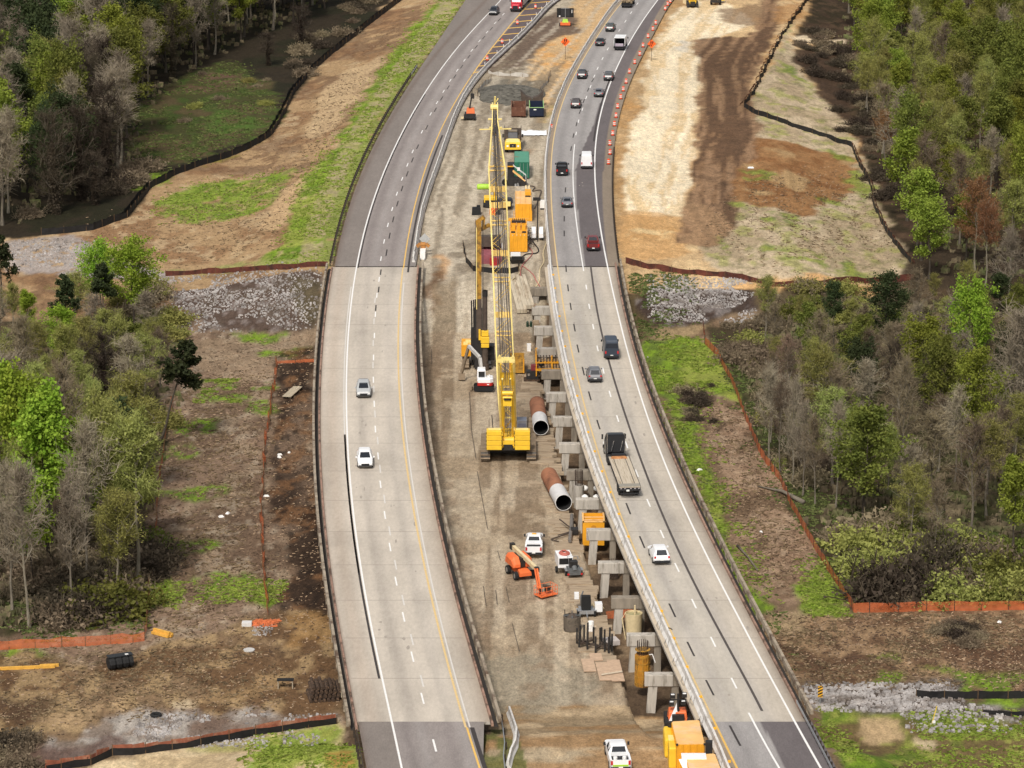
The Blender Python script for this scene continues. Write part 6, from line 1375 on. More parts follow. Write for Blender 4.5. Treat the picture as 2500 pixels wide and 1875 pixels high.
hd.build('boom_head', YELL, cr); MB().box(along(.925), (.7, .8, 1.1), rx=.9).build('sheave_nest', DKST, cr)
mtop = at_depth(1236, 879, 409.5) - base; mt = MB(); mf = Vector((0, 1.9, 2.2))
for s in (-1, 1): mt.bar(mf + Vector((s * .95, 0, 0)), mtop + Vector((s * .98, 0, 0)), .24, .4); mt.bar(mf + Vector((s * .5, -.3, 2.0)), mtop + Vector((s * .5, -.2, -2.4)), .2, .2)
for f in (.2, .45): q = mf.lerp(mtop, f); mt.bar(q + Vector((-.95, 0, 0)), q + Vector((.95, 0, 0)), .16)
q = mf.lerp(mtop, .74); mt.box(q, (1.9, .2, 1.7), m=1); mt.box(mtop + Vector((0, .1, 0)), (2.15, .5, .65), m=2)
for s in (-1, 1): mt.box(mtop + Vector((s * .85, .05, .45)), (.4, .4, .35), top=(.5, 1), m=2)
mt.bar(mf.lerp(mtop, .2) + Vector((-.9, -.1, 0)), mf.lerp(mtop, .45) + Vector((.9, -.1, 0)), .1); mt.bar(mf.lerp(mtop, .2) + Vector((.9, -.1, 0)), mf.lerp(mtop, .45) + Vector((-.9, -.1, 0)), .1)
mt.build('mast', [YELL, YEL, YELL], cr)
gt = MB(); gtop = at_depth(1239, 962, 406.5) - base
for s in (-1, 1): gt.bar(Vector((s * .58, -2.6, 2.0)), gtop + Vector((s * .58, 0, .2)), .2, .3); gt.bar(Vector((s * .5, -.4, 2.0)), gtop + Vector((s * .5, .3, 0)), .14, .2); gt.bar(mf + Vector((s * .75, -1, 1)), mtop + Vector((s * .7, -.4, -.4)), .16)
gt.box(gtop + Vector((0, 0, -1.1)), (1.1, .3, .9)); gt.tube([gtop + Vector((-.66, 0, .1)), gtop + Vector((.66, 0, .1))], .3, 10); gt.tube([gtop + Vector((-.6, 0, -.5)), gtop + Vector((.6, 0, -.5))], .22, 8)
gt.build('gantry', YEL, cr); MB().box(gtop + Vector((0, -.2, -.62)), (.9, .2, .25)).build('sheave_block', DKST, cr)
rp = MB()
for x in (-.75, -.4, .45, .8): rp.tube([mtop + Vector((x, 0, .2)), along(.97) + Vector((x * .28, 0, .3))], .06, 4)
for x in (-.15, .12): rp.tube([Vector((x, -2.0, 3.0)), mtop + Vector((x, .6, -1)), along(.99) + Vector((x * .6, 0, .2))], .042, 4)
for x in (-.3, -.1, .1, .3): rp.tube([gtop + Vector((x, 0, .1)), mtop + Vector((x, -.1, 0))], .035, 4); rp.tube([gtop + Vector((x, 0, -.3)), Vector((x, -3.0, 2.7))], .035, 4)
rp.build('hoist_rope', ROPE, cr)
hk = MB(); q = along(1.0); zz = q.z - 21
for x in (-.12, .12): hk.tube([q + Vector((x, .4, 0)), Vector((q.x + x, q.y + .4, zz))], .03, 4)
hk.build('hook_line', ROPE, cr)
# ------------------------------------------------------------------ drill rig
Y0 = 453.5
def DP(u, v, Y=Y0): return at_depth(u, v, Y)
b = Vector((DP(1160, 900).x, Y0 + 2.5, PZ)); dr = thing('drill_rig', 'tall rotary drill rig with yellow mast and black kelly bar beside the crane', 'drill rig', b)
def dloc(p): return Vector(p) - b
crawler(dr, DP(1133, 920).x - b.x + .2, 1.5, 5.6, .95, 1.1, MUDT); crawler(dr, DP(1192, 920).x - b.x, 1.5, 5.6, .8, 1.1, DKST)
x0 = DP(1137, 900).x - b.x; MB().box((1.2, 2.0, 1.5), (3.0, 4.4, 1.0)).build('undercarriage', DKST, dr)
hs = MB().box((x0 + .3, 1.6, 2.4), (1.9, 3.6, 1.7)).build('engine_house', YORG, dr, bevel=.06); 
for q in ((-.3, .2), (.5, .6), (0, 1.4)): MB().box((x0 + .3 + q[0], q[1], 3.35), (.7, .7, .35)).build('house_cover', YELL, hs)
xm = DP(1169, 700).x - b.x
def zv(v, Y=Y0): return at_depth(1200, v, Y).z - b.z
MB().box((xm, -1.0, (zv(545) + zv(735)) / 2), (.7, .7, zv(545) - zv(735))).build('mast', YDK, dr); MB().box((xm, -1.0, (zv(735) + zv(830)) / 2), (.74, .74, zv(735) - zv(830))).build('lower_mast', BRST, dr)
MB().box((xm - .32, -1.42, (zv(560) + zv(760)) / 2), (.1, .06, zv(560) - zv(760))).build('mast_rail', YELL, dr)
MB().box((xm - .1, -.8, (zv(760) + zv(905)) / 2), (1.1, 1.1, zv(760) - zv(905))).build('mast_foot', DKST, dr)
cy = MB()
for x in (-.75, -1.05, -.5): cy.tube([(xm + x, -.9, zv(735) + x * .3), (xm + x * .9, -.5, zv(900))], .11, 6)
cy.build('hydraulic_cylinder', DKST, dr); MB().box((xm - .7, -.7, (zv(808) + zv(885)) / 2), (.9, .8, zv(808) - zv(885))).build('leader_block', DKST, dr)
for v in (812, 832, 850): MB().box((xm - .55, -1.15, zv(v)), (.16, .1, .35)).build('white_fitting', WPL, dr)
mh = MB(); mh.bar((xm - .3, -1.0, zv(548)), (xm + .75, -1.0, zv(534)), .5, .45); mh.bar((xm + .75, -1.0, zv(536)), (xm + .55, -1.0, zv(566)), .3, .35); mh.bar((xm, -1, zv(570)), (xm - .3, -1, zv(545)), .4); mh.bar((xm + .3, -.9, zv(566)), (xm + 1.5, -.3, zv(557)), .35, .5); mh.bar((xm + 1.5, -.3, zv(557)), (xm + 1.8, -.3, zv(566)), .35)
mh.build('mast_head', YDK, dr)
xk = DP(1184, 780).x - b.x; MB().tube([(xk, -1.3, zv(822)), (xk, -1.3, zv(714))], .33, 10).build('kelly_bar', BRST, dr); MB().tube([(xk, -1.3, zv(728)), (xk, -1.3, zv(714))], .39, 10).build('kelly_cap', DKST, dr)
rt = MB().box((xk, -1.3, (zv(826) + zv(841)) / 2), (1.2, 1.2, zv(826) - zv(841))); rt.box((xk, -1.3, (zv(842) + zv(852)) / 2), (1.1, 1.1, zv(842) - zv(852))); rt.box((xk - .75, -1.2, zv(822)), (.3, .5, 1.6)); rt.box((xk, -1.3, zv(818)), (1.0, .8, .8))
rt.build('rotary_drive', YEL, dr, bevel=.05); MB().tube([(xk, -1.3, zv(905)), (xk, -1.3, zv(853))], .42, 10).build('drill_string', BRST, dr); MB().tube([(xk, -1.3, 0.02), (xk, -1.3, zv(893))], .55, 12).build('casing', BRST, dr)
cb = MB().box((DP(1194, 890).x - b.x + .2, .5, 2.2), (1.1, 1.6, 1.9)).build('cab', DKST, dr); MB().box((DP(1194, 890).x - b.x + .2, -.32, 2.4), (.9, .04, 1.1)).build('cab_window', GLASS, cb)
rp = MB()
for x in (-.45, .5, .62): rp.tube([(xm + x, -1.2, zv(540)), (xm + x, -1.3, zv(870))], .03, 4)
rp.build('hoist_rope', ROPE, dr)
# ------------------------------------------------------------------ mini excavator
b = at(1181, 956, PZ); b.y += 1.0; ex = thing('mini_excavator', 'small white excavator with red counterweight between drill rig and crane', 'excavator', b)
for y in (-.85, .85):
    o = MB(); prof = [(math.cos(a) * .36 + (1.05 if math.cos(a) > 0 else -1.05), .37 + math.sin(a) * .36) for a in [2 * math.pi * i / 20 for i in range(20)]]; o.prism(prof, y - .22, y + .22, axis='y'); o.build('track', BLACKP, ex)
MB().box((0, 0, .6), (1.6, 1.3, .3)).build('undercarriage', DKST, ex)
MB().loft([[(-.85 + x, y, z) for x, y, z in ((0, -1.15, zz), (1.9, -1.15, zz), (2.15, -.7, zz), (2.15, .9, zz), (0, .9, zz))] for zz in (.85, 1.25)]).build('counterweight', mat('excavator_red', (.45, .02, .015), .45), ex)
MB().loft([[(-.2 + x * k, -.05 + y * k, zz) for x, y in ((-.6, -1.05), (1.1, -1.1), (1.5, -.7), (1.5, .9), (-.6, .9))] for zz, k in ((1.26, 1), (1.75, .98), (1.86, .9))]).build('engine_cover', P_WHITE, ex)
cb = MB().loft([[(-.85 - .05, -.35, zz), (.25, -.35, zz), (.25, 1.15, zz), (-.9, 1.15, zz)] if zz < 2.9 else [(-.82, -.25, zz), (.18, -.25, zz), (.18, 1.0, zz), (-.82, 1.0, zz)] for zz in (1.26, 2.75, 2.95)]).build('cab', P_WHITE, ex)
MB().box((-.28, -.365, 2.25), (.85, .03, .8)).build('rear_window', GLASS, cb); MB().box((-.915, .4, 2.1), (.03, 1.2, 1.3)).build('side_window', GLASS, cb); MB().box((.265, .4, 2.2), (.03, 1.2, .9)).build('side_window', GLASS, cb)
WGR = mat('dirty_white_boom', srgb(206, 202, 196), .55, var=.15)
a1, a2, a3, a4 = Vector((-.3, 1.3, 1.7)), Vector((-.55, 2.0, 4.0)), Vector((-2.1, 4.2, 5.1)), Vector((-3.1, 5.2, 1.0))
bo = MB(); bo.bar(a1, a2, .38, .5); bo.bar(a2, a3, .34, .45); bo.build('boom', WGR, ex); MB().bar(a3, a4, .28, .36).build('dipper_arm', MUDT, ex); MB().bar(a1 + Vector((.2, .4, 0)), a2.lerp(a3, .4) + Vector((.1, 0, -.1)), .12).build('hydraulic_ram', CHROME, ex)
MB().box(a4 + Vector((0, 0, -.5)), (.9, .7, .9), top=(1, .5)).build('bucket', MUDT, ex); MB().tube([(.75, -.4, 1.86), (.75, -.4, 2.25)], .1, 6).build('exhaust', WPL, ex); MB().box((.6, -1.17, 1.05), (.3, .02, .12)).build('label_plate', WPL, ex)
MB().box((-1.75, .2, .35), (.25, 2.1, .5)).build('dozer_blade', MUDT, ex)
# ------------------------------------------------------------------ boom lifts
b = Vector((.6, 361.3, PZ)); bl_ = thing('boom_lift', 'orange boom lift with cream boom and basket lowered onto the platform', 'boom lift', b)
W4 = [at(u, v, PZ) for u, v in ((1257, 1414), (1300.5, 1411), (1239.5, 1401), (1284.7, 1396))]
fd = ((W4[0] + W4[1]) / 2 - (W4[2] + W4[3]) / 2).normalized(); an = math.atan2(-fd.x, fd.y); bl_.rotation_euler.z = an; inv = Matrix.Rotation(-an, 3, 'Z')
def loc(p): return inv @ (Vector(p) - b)
cen = (W4[0] + W4[1] + W4[2] + W4[3]) / 4; bl_.location = (cen.x, cen.y, PZ); b = Vector((cen.x, cen.y, PZ))
for y in (-1.25, 1.25):
    for s in (-1, 1): wheel(bl_, s * 1.02, y, .5, .4)
MB().loft([[(-x, y, .45), (x, y, .45), (x * .9, y, z), (-x * .9, y, z)] for y, x, z in ((-1.6, .7, .95), (-.4, .62, 1.15), (.5, .62, 1.15), (1.75, .75, .9))]).build('chassis', ORGM, bl_, bevel=.04); MB().tube([(0, -.2, 1.1), (0, -.2, 1.35)], .5, 14).build('turntable', DKST, bl_)
for s in (-1, 1): MB().loft([[(s * .32, y, 1.3), (s * 1.2, y, 1.3), (s * x, y, z * .85), (s * .95, y, z), (s * .32, y, z)] for y, x, z in ((-1.9, .9, 2.0), (-1.5, 1.22, 2.45), (.3, 1.25, 2.4), (.95, 1.1, 1.7))]).build('engine_hood', ORGM, bl_, bevel=.04)
MB().box((0, -.4, 1.8), (.6, 2.4, 1.0)).build('turret', DKST, bl_)
A1, A2 = loc(Vector((.05, 365.6, -1.35))), loc(Vector((2.8, 359.6, -2.15))); bo = MB().bar(A1, A2, .36, .42).build('main_boom', CREAM, bl_); MB().box(A1, (.5, .6, .7)).build('boom_pivot', DKST, bl_)
A3 = loc(at_depth(1319, 1440, 356.0)); jb = MB(); jb.bar(A2, A3, .2, .5); jb.bar(A2 + Vector((.25, 0, 0)), A3 + Vector((.25, 0, .1)), .14, .3); jb.build('jib', ORGM, bl_); MB().box(A2, (.45, .5, .5)).build('boom_knuckle', DKST, bl_)
K = [at(u, v, PZ + .12) for u, v in ((1304, 1452), (1322, 1460), (1361, 1451), (1344, 1443))]; Kl = [loc(k) for k in K]
bk = MB(); bk.loft([[k for k in Kl], [k + Vector((0, 0, .12)) for k in Kl]]); fl = bk.build('basket_floor', ORGM, bl_); rl = MB()
for i in range(4):
    p, q = Kl[i], Kl[(i + 1) % 4]
    for z in (.6, 1.1): rl.tube([p + Vector((0, 0, z)), q + Vector((0, 0, z))], .03, 4)
    for f in (0, .33, .66): rl.tube([p.lerp(q, f), p.lerp(q, f) + Vector((0, 0, 1.1))], .028, 4)
rl.build('basket_rail', ORGM, bl_); kc = (Kl[0] + Kl[2]) / 2; MB().box(kc + Vector((-.2, 0, .6)), (.6, .4, .5)).build('control_box', DKST, bl_); MB().tube([kc + Vector((-.5, .2, .9)), kc + Vector((.4, .2, 1.2))], .18, 8).build('basket_rotator', BRST, bl_); MB().box(kc + Vector((.7, 0, .5)), (.2, .2, .6)).build('control_box', DKST, bl_)
b = hit(1147, 292); t = thing('boom_lift', 'small orange lift with a thin black boom raised beside the left barrier', 'boom lift', b)
MB().box((0, 0, .9), (1.9, 2.4, .8)).build('chassis', DKST, t); MB().box((.15, .2, 1.7), (1.6, 1.8, .95), top=(.85, .8)).build('engine_hood', ORGM, t)
for s in (-1, 1):
    for y in (-.9, .9): wheel(t, s * .95, y, .45, .35)
e = at_depth(1153, 216, b.y) - b; e2 = at_depth(1152, 232, b.y) - b; m1 = at_depth(1147, 262, b.y) - b; bo = MB(); bo.bar((0, 0, 1.8), m1, .38); bo.bar(m1, e2, .26); bo.bar(e2, e, .16); bo.build('raised_boom', DKST, t); MB().box(e2 + Vector((.1, 0, -.2)), (.7, .6, .9)).build('basket', DKST, t); MB().box((-1.25, -.6, .5), (.9, 1.0, .3)).build('outrigger_box', CREAM, t)
# ------------------------------------------------------------------ articulated hauler
b = hit(1252, 374); t = thing('dump_truck', 'yellow articulated hauler facing the camera in the median', 'dump truck', b, math.pi)
MB().loft([[(-1.45, y, .9), (1.45, y, .9), (w, y, z), (-w, y, z)] for y, w, z in ((-.05, 1.4, 1.75), (-.3, 1.42, 1.95), (-2.0, 1.25, 2.2))]).build('hood', YEL, t, bevel=.05)
tp = MB().loft([[(-w, y, z), (w, y, z), (w * .9, y, z + .1), (-w * .9, y, z + .1)] for y, w, z in ((-.25, 1.35, 1.93), (-2.0, 1.15, 2.19))]).build('hood_top', YELL, t)
MB().box((0, .0, 1.35), (1.15, .06, .72)).build('grille', DKST, t); MB().tube([(0, .05, 1.35), (0, .06, 1.35)], .13, 10).build('badge', CHROME, t)
for s in (-1, 1): MB().box((s * .95, -.0, 1.3), (.36, .08, .3)).build('headlight', HEADL, t); MB().box((s * 1.75, -2.5, 2.7), (.3, .3, .6)).build('mirror', DKST, t)
MB().box((0, .05, .85), (2.9, .2, .35)).build('front_bumper', YEL, t)
cb = MB().loft([[(-w, -2.1 - k * 1.9, zz), (w, -2.1 - k * 1.9, zz), (w * .92, -2.35 - k * 1.6, zz2), (-w * .92, -2.35 - k * 1.6, zz2)] for k, w, zz, zz2 in ((0, .95, 1.6, 3.5), (1, .95, 1.6, 3.55))]).build('cab', DKST, t); MB().box((0, -3.0, 3.56), (1.6, 1.4, .1)).build('cab_roof', mat('dusty_roof', srgb(150, 136, 118), .8), cb); MB().quad((-.85, -2.08, 2.2), (.85, -2.08, 2.2), (.8, -2.3, 3.35), (-.8, -2.3, 3.35)).build('windscreen', mat('dusty_glass', (.11, .11, .12), .25), cb, fix=False)
for s in (-1, 1): MB().box((s * 1.15, -2.8, 2.0), (.5, 1.8, 1.6)).build('side_step', BRST, t)
bd_ = MB()
for s in (-1, 1): bd_.box((s * 1.5, -6.5, 2.5), (.14, 5.0, 1.7))
bd_.box((0, -4.1, 2.75), (3.1, .14, 2.1)); bd_.box((0, -6.5, 1.7), (3.0, 5.0, .14)); bd_.build('dump_body', BRST, t)
for y in (-1.3, -5.6, -7.2):
    for s in (-1, 1): wheel(t, s * 1.15, y, .8, .65)
# ------------------------------------------------------------------ containers and plant
def corrugated(x0, x1, y0, y1, z0, z1, mb, n=20, dpt=.05):
    """container shell with ribbed walls"""
    pts = []
    def edge(a, b_):
        d_ = Vector(b_) - Vector(a); nrm = Vector((d_.y, -d_.x, 0)).normalized(); k = max(4, int(d_.length / .28))
        for i in range(k): f = (i + .5) / k; pts.append(Vector(a) + d_ * (i / k) + nrm * (dpt if i % 2 else 0)); pts.append(Vector(a) + d_ * ((i + .75) / k) + nrm * (dpt if i % 2 else 0))
    edge((x0, y0, 0), (x1, y0, 0)); edge((x1, y0, 0), (x1, y1, 0)); edge((x1, y1, 0), (x0, y1, 0)); edge((x0, y1, 0), (x0, y0, 0))
    return mb.loft([[(p.x, p.y, z0) for p in pts], [(p.x, p.y, z1) for p in pts]], cap=True)
GREENC = mat('container_green', srgb(44, 118, 92), .55, var=.1, scale=.7); GREENT = mat('container_green_roof', srgb(92, 158, 130), .6, var=.1, scale=.6, col2=srgb(140, 110, 80), mix=.12)
b = at(1274, 436, -.35); t = thing('shipping_container', 'green container with a rusty patch on its roof in the median', 'container', b)
corrugated(-1.25, 1.25, 0, 9.5, .1, 2.85, MB()).build('body', GREENC, t); MB().box((0, 4.75, 2.89), (2.46, 9.4, .06)).build('roof', GREENT, t); MB().box((-.55, -.08, 1.7), (.5, .03, .6)).build('label_plate', WPL, t)
for x in (-.3, .3, .95): MB().tube([(x, -.1, .2), (x, -.1, 2.7)], .03, 4).build('lock_rod', STEEL, t)
b = at(1258, 452, -.35); t = thing('pump_unit', 'black pump unit with orange stairs at the end of the green container', 'pump', b)
MB().box((.3, 0, .7), (3.3, 1.8, 1.3)).build('engine_block', DKST, t); MB().box((-.75, 1.6, 1.9), (1.2, 2.2, 3.2)).build('control_cabin', DKST, t); MB().box((-.75, .35, 3.2), (1.25, .5, .12)).build('platform', YORG, t)
st = MB()
for s in (0, .75): st.bar((-.4, -.2 - s, 2.6), (1.7, -.2 - s, .9), .14, .22)
for i in range(7): st.box((-.3 + i * .32, -.6, 2.5 - i * .26), (.25, .7, .05))
st.build('stairs', YORGT, t); hr = MB()
for s in (0, .75): hr.tube([(-.4, -.2 - s, 3.6), (1.8, -.2 - s, 1.9)], .04, 4); hr.tube([(1.8, -.2 - s, 1.9), (1.8, -.2 - s, .9)], .04, 4)
hr.build('handrail', P_WHITE, t); MB().tube([(-1.8, -.2, .5), (-1.8, .5, .5)], .5, 10).build('hose_reel', BLACKP, t)
r = random.Random(2)
for i in range(7): MB().box((r.uniform(-1.2, 1.6), r.uniform(-1.2, -.6), r.uniform(.2, .9)), (.3, .3, .5)).build('engine_part', DKST if i % 3 else STEEL, t)
b = at(1278, 541, -.4); t = thing('desander_unit', 'big orange open slurry container farther back in the median', 'slurry plant', b)
corrugated(-1.3, 1.3, 0, 10, .1, 2.9, MB()).build('tank_body', YORG, t); MB().box((0, 5, 2.95), (2.5, 9.9, .08)).build('tank_roof', YORGT, t); MB().box((.75, 7.2, 3.3), (.95, 2.4, .7)).build('hatch_housing', YORG, t); MB().box((.75, 5.6, 3.02), (.9, .9, .1)).build('hatch_opening', BLACKP, t)
for x in (-1.25, -.55, .25, 1.25): MB().box((x, 5, 3.05), (.08, 9.8, .16)).build('roof_rail', YORGT, t)
for x in (.45, .95): MB().tube([(x, 9, 3.1), (x, 10.2, 3.8)], .16, 8).build('exhaust_pipe', CREAM, t)
for s in (0, 1): MB().prism([(0, 0), (2.2, 0), (0, 1.8)], -1.6 + s * 2.9, -1.5 + s * 2.9, axis='x').build('chute_wall', YORG, t)
b = at(1266, 616, -.4); t = thing('desander_unit', 'orange slurry cleaning plant with two black hatches nearest the pit', 'slurry plant', b)
corrugated(-1.35, 1.35, 0, 6.5, .1, 2.9, MB()).build('tank_body', YORG, t); MB().box((0, 3.25, 2.94), (2.6, 6.4, .08)).build('tank_roof', YORG, t)
for x in (-.85, .85): MB().box((x, 1.0, 3.0), (.62, 1.1, .1)).build('hatch_opening', BLACKP, t)
sc = MB()
for i in range(3): sc.box((-.8 + i * .8, 3.3, 3.3), (.6, 1.4, .6))
sc.box((0, 5.0, 3.6), (2.6, 1.6, .5)); sc.box((0, 6.2, 3.9), (3.2, 1.2, .25)); sc.build('shaker_screen', YORG, t); MB().box((0, 4.4, 3.95), (2.2, .5, .3)).build('shaker_opening', DKST, t)
for i in range(7): MB().box((-.9 + i * .3, 5.4, 4.0), (.12, .7, .3)).build('cyclone', DKST, t)
hr = MB()
for x in (-1.3, -.3, .4, 1.3):
    hr.tube([(x, 0, 2.9), (x, 0, 3.9)], .035, 4)
    hr.tube([(x, 2.6, 2.9), (x, 2.6, 3.9), (x, 6.4, 3.9)], .035, 4)
hr.build('handrail', YORGT, t)
for x in (-.9, -.3, .3, .9): MB().box((x, -.04, 2.75), (.16, .08, .16)).build('lug', CREAM, t)
b = at(1262, 648, -.5); t = thing('feed_hopper', 'black hopper with a white lid at the foot of the orange plant', 'hopper', b); MB().loft([[(-1.2, 0, .9), (1.2, 0, .9), (1.2, 1.8, .9), (-1.2, 1.8, .9)], [(-.7, .4, .1), (.7, .4, .1), (.7, 1.4, .1), (-.7, 1.4, .1)]]).build('hopper_body', DKST, t); MB().box((-.2, 1.9, 1.35), (1.5, .7, .5)).build('lid', P_WHITE, t); MB().box((0, .3, 1.1), (1.6, .2, .5)).build('motor', BLACKP, t)
b = at(1203, 646, -.5); t = thing('slurry_tub', 'pink stained open slurry tub left of the orange plant', 'tub', b); PINK = mat('pink_slurry', srgb(160, 92, 100), .7, var=.25, scale=1); MB().loft([[(-1.9, 0, .1), (1.3, 0, .1), (1.3, 8, .1), (-1.9, 8, .1)], [(-2.0, -.1, 1.5), (1.4, -.1, 1.5), (1.4, 8.1, 1.5), (-2.0, 8.1, 1.5)]], cap=False).build('tub_wall', PINK, t); MB().box((-.3, 4, .8), (3.1, 8, .05)).build('slurry_surface', PINK, t); MB().box((-.3, 7.4, 2.1), (3.0, 1.5, 1.6)).build('mixing_box', BRST, t); MB().box((.2, -.6, .6), (1.3, 1.0, 1.0)).build('pump_motor', mat('pump_red', (.33, .02, .02), .5), t)
for x in (-2.0, 1.4): MB().tube([(x, 0, 1.55), (x, 8.1, 1.55)], .08, 6).build('rim_tube', WPL, t)
b = at(1198, 505, -.4); t = thing('loader_machine', 'small yellow and black machine partly hidden behind the crane boom', 'loader', b); MB().box((0, 0, 1.2), (2.2, 2.2, 1.2)).build('body', YEL, t, bevel=.05); MB().box((.2, -1.0, .8), (2.2, 1.0, 1.1)).build('engine', DKST, t); MB().bar((.6, 0, 1.8), (.9, -.5, 4.2), .22).build('arm', YEL, t)
for s in (-1, 1): wheel(t, s * 1.05, .8, .5, .4); wheel(t, s * 1.05, -.9, .5, .4)
b = at(1236, 512, -.4); t = thing('pump_unit', 'dark pump with black tanks left of the big orange container', 'pump', b)
for x in (-.8, .5): MB().tube([(x, .5, 1.2), (x, 1.8, 1.2)], .6, 10).build('tank', mat('navy_tank', (.03, .034, .05), .5), t)
MB().box((-.2, -.4, .8), (2.2, 1.0, 1.0)).build('engine', DKST, t); MB().box((0, -1.0, 1.2), (1.4, .6, .7)).build('valve_box', YELL, t)
b = at(1205, 525, -.45); t = thing('slurry_mixer', 'orange capped mixer standing on the mud behind the crane boom', 'mixer', b); MB().tube([(0, 0, 0), (0, 0, 1.2), (0, 0, 1.9)], [.7, .7, .3], 10).build('drum', ORGM, t); MB().box((.7, 0, .5), (.9, 1, .9)).build('motor', DKST, t)
b = at(1163, 525, -.4); t = thing('generator_box', 'small black generator alone on the muddy median', 'generator', b); MB().box((0, 0, .7), (1.5, 1.2, 1.2), top=(.92, .9)).build('body', BLACKP, t); MB().box((.35, .1, 1.45), (.6, .6, .35)).build('cap', BLACKP, t)
b = at(1181, 463, -.4); t = thing('fuel_tank', 'lime green plastic tank lying left of the crane boom', 'tank', b); MB().tube([(-1.15, 0, .5), (-1.0, 0, .5), (1.0, 0, .5), (1.15, 0, .5)], [.3, .5, .5, .3], 12).build('body', mat('lime_plastic', (.38, .62, .06), .5), t, smooth=True)
for i in range(5): MB().tube([(-.8 + i * .4, 0, .5), (-.74 + i * .4, 0, .5)], .53, 12).build('rib', MATS['lime_plastic'], t)
b = at(1312, 588, -.4); t = thing('light_tower', 'white trailer light tower with lowered black mast near the right barrier', 'light tower', b)
for s in (-1, 1): MB().loft([[(s * .25, y, .5), (s * .95, y, .5), (s * .9, y, z), (s * .25, y, z)] for y, z in ((-.1, 1.2), (1.8, 1.9))]).build('hood', P_WHITE, t); wheel(t, s * .8, .2, .35, .25)
MB().tube([(0, .6, .5), (.05, .8, 6.5)], .11, 6).build('mast', DKST, t); MB().box((-.1, .8, 6.6), (1.2, .3, .5)).build('lamp_bar', DKST, t); MB().bar((0, -1.2, .4), (0, 2.0, .4), .15).build('tow_bar', DKST, t)
b = at(1324, 511, -.3); t = thing('utility_box', 'small white utility box beside the right barrier', 'box', b); MB().box((0, 0, .9), (.75, .6, 1.3)).build('cabinet', WPL, t); MB().box((0, 0, .15), (.7, .55, .3)).build('foot', DKST, t)
DIRTW = mat('dumpster_rust', srgb(116, 76, 58), .8, var=.25, scale=1, col2=srgb(176, 150, 126), mix=.25); NAVYD = mat('dumpster_navy', srgb(28, 38, 62), .5, var=.15)
def dumpster(u, v, L, m, rim, label):
    t = thing('dumpster', label, 'dumpster', at(u, v, -.3)); mb = MB()
    for s in (-1, 1): mb.box((s * 1.32, L / 2, .95), (.1, L, 1.7))
    mb.box((0, .05, .95), (2.6, .1, 1.7)); mb.box((0, L - .05, .95), (2.6, .1, 1.7)); mb.box((0, L / 2, .15), (2.6, L, .12)); mb.build('body', m, t)
    rb_ = MB()
    for s in (-1, 1): rb_.box((s * 1.32, L / 2, 1.84), (.16, L + .1, .1))
    rb_.box((0, .05, 1.84), (2.5, .16, .1)); rb_.build('rim', rim, t)
    for x in (-1, -.35, .35, 1): MB().box((x, -.04, .9), (.12, .1, 1.6)).build('rib', m, t)
    return t
dumpster(1266, 286, 7.2, DIRTW, DIRTW, 'rusty brown open dumpster left of the navy one'); t = dumpster(1310, 286, 7.4, NAVYD, mat('lime_rim', srgb(160, 200, 130), .6), 'navy open dumpster with a pale rim beside the right barrier'); MB().box((-.3, -.1, 1.45), (.5, .03, .2)).build('label_plate', WPL, t)
b = hit(1299, 258); t = thing('clamshell_bucket', 'dark steel clamshell bucket with two points standing behind the dumpsters', 'bucket', b)
for s in (-1, 1): MB().prism([(s * .1, .2), (s * 2.0, .6), (s * 2.25, 3.1), (s * 1.2, 2.0), (s * .1, 1.6)], -.9, .9, axis='y').build('jaw', BRST, t)
MB().box((0, 0, .5), (3.0, 1.6, .7)).build('base', BRST, t)
PILEM = mat('gravel', srgb(112, 108, 98), .95, var=.4, scale=1.4, col2=srgb(70, 66, 58), mix=.5, bump=.8); b = hit(1243, 232); mb = MB(); n = 26; r = random.Random(8); rings = []
for j in range(9):
    f = j / 8; rings.append([(math.cos(a) * (7.2 - 6.0 * f ** 1.1) * (1 + .12 * math.sin(3 * a + j)) + r.uniform(-.25, .25), math.sin(a) * (13 - 11 * f) * (1 + .1 * math.cos(2 * a)) + r.uniform(-.5, .5), 1.7 * f ** .8 + r.uniform(-.15, .15) - .2) for a in [2 * math.pi * i / n for i in range(n)]])
mb.loft(rings); o = mb.build('gravel_mound', PILEM, smooth=True); o.location = b; tag(o, 'broad dark gravel mound in the median ringed by white cloth', 'gravel mound')
b = at(1292, 327, -.35); mb = MB(); r = random.Random(6); xs = np.linspace(-2.6, 3.2, 16); rings = [[(x, -1.6 + r.uniform(-.3, .3) + x * .1, .05), (x, -.6, .25 + r.uniform(0, .25)), (x, .5, .3 + r.uniform(0, .35)), (x, 1.6, .2 + r.uniform(0, .3)), (x, 2.9 + r.uniform(-.4, .4), .05)] for x in xs]; mb.loft(rings, closed=False, cap=False); o = mb.build('tarp', mat('white_tarp', (.78, .78, .78), .6), smooth=True, fix=False); o.location = b; tag(o, 'crumpled white tarp on the ground behind the yellow hauler', 'tarp')
b = hit(1380, 64); t = thing('message_board', 'black electronic message board trailer on orange wheels in the median', 'message board', b); zc = at_depth(1381, 31, b.y).z - b.z
MB().box((0, 0, zc), (3.7, .25, 2.0)).build('display_panel', BLACKP, t); MB().box((0, -.16, zc), (1.9, .06, 1.7)).build('centre_panel', mat('panel_dark', (.03, .03, .033), .4), t); MB().box((0, -.14, zc + 1.0), (1.8, .1, .08)).build('solar_frame', STEEL, t); MB().tube([(0, -.2, zc + 1.0), (0, -.2, .9)], .07, 6).build('mast', STEEL, t)
MB().box((0, 0, 1.2), (1.4, 1.2, .8), top=(.7, .7)).build('battery_box', MATS['lime_plastic'], t); MB().box((0, 0, .6), (2.2, 1.4, .6)).build('chassis', ORGM, t)
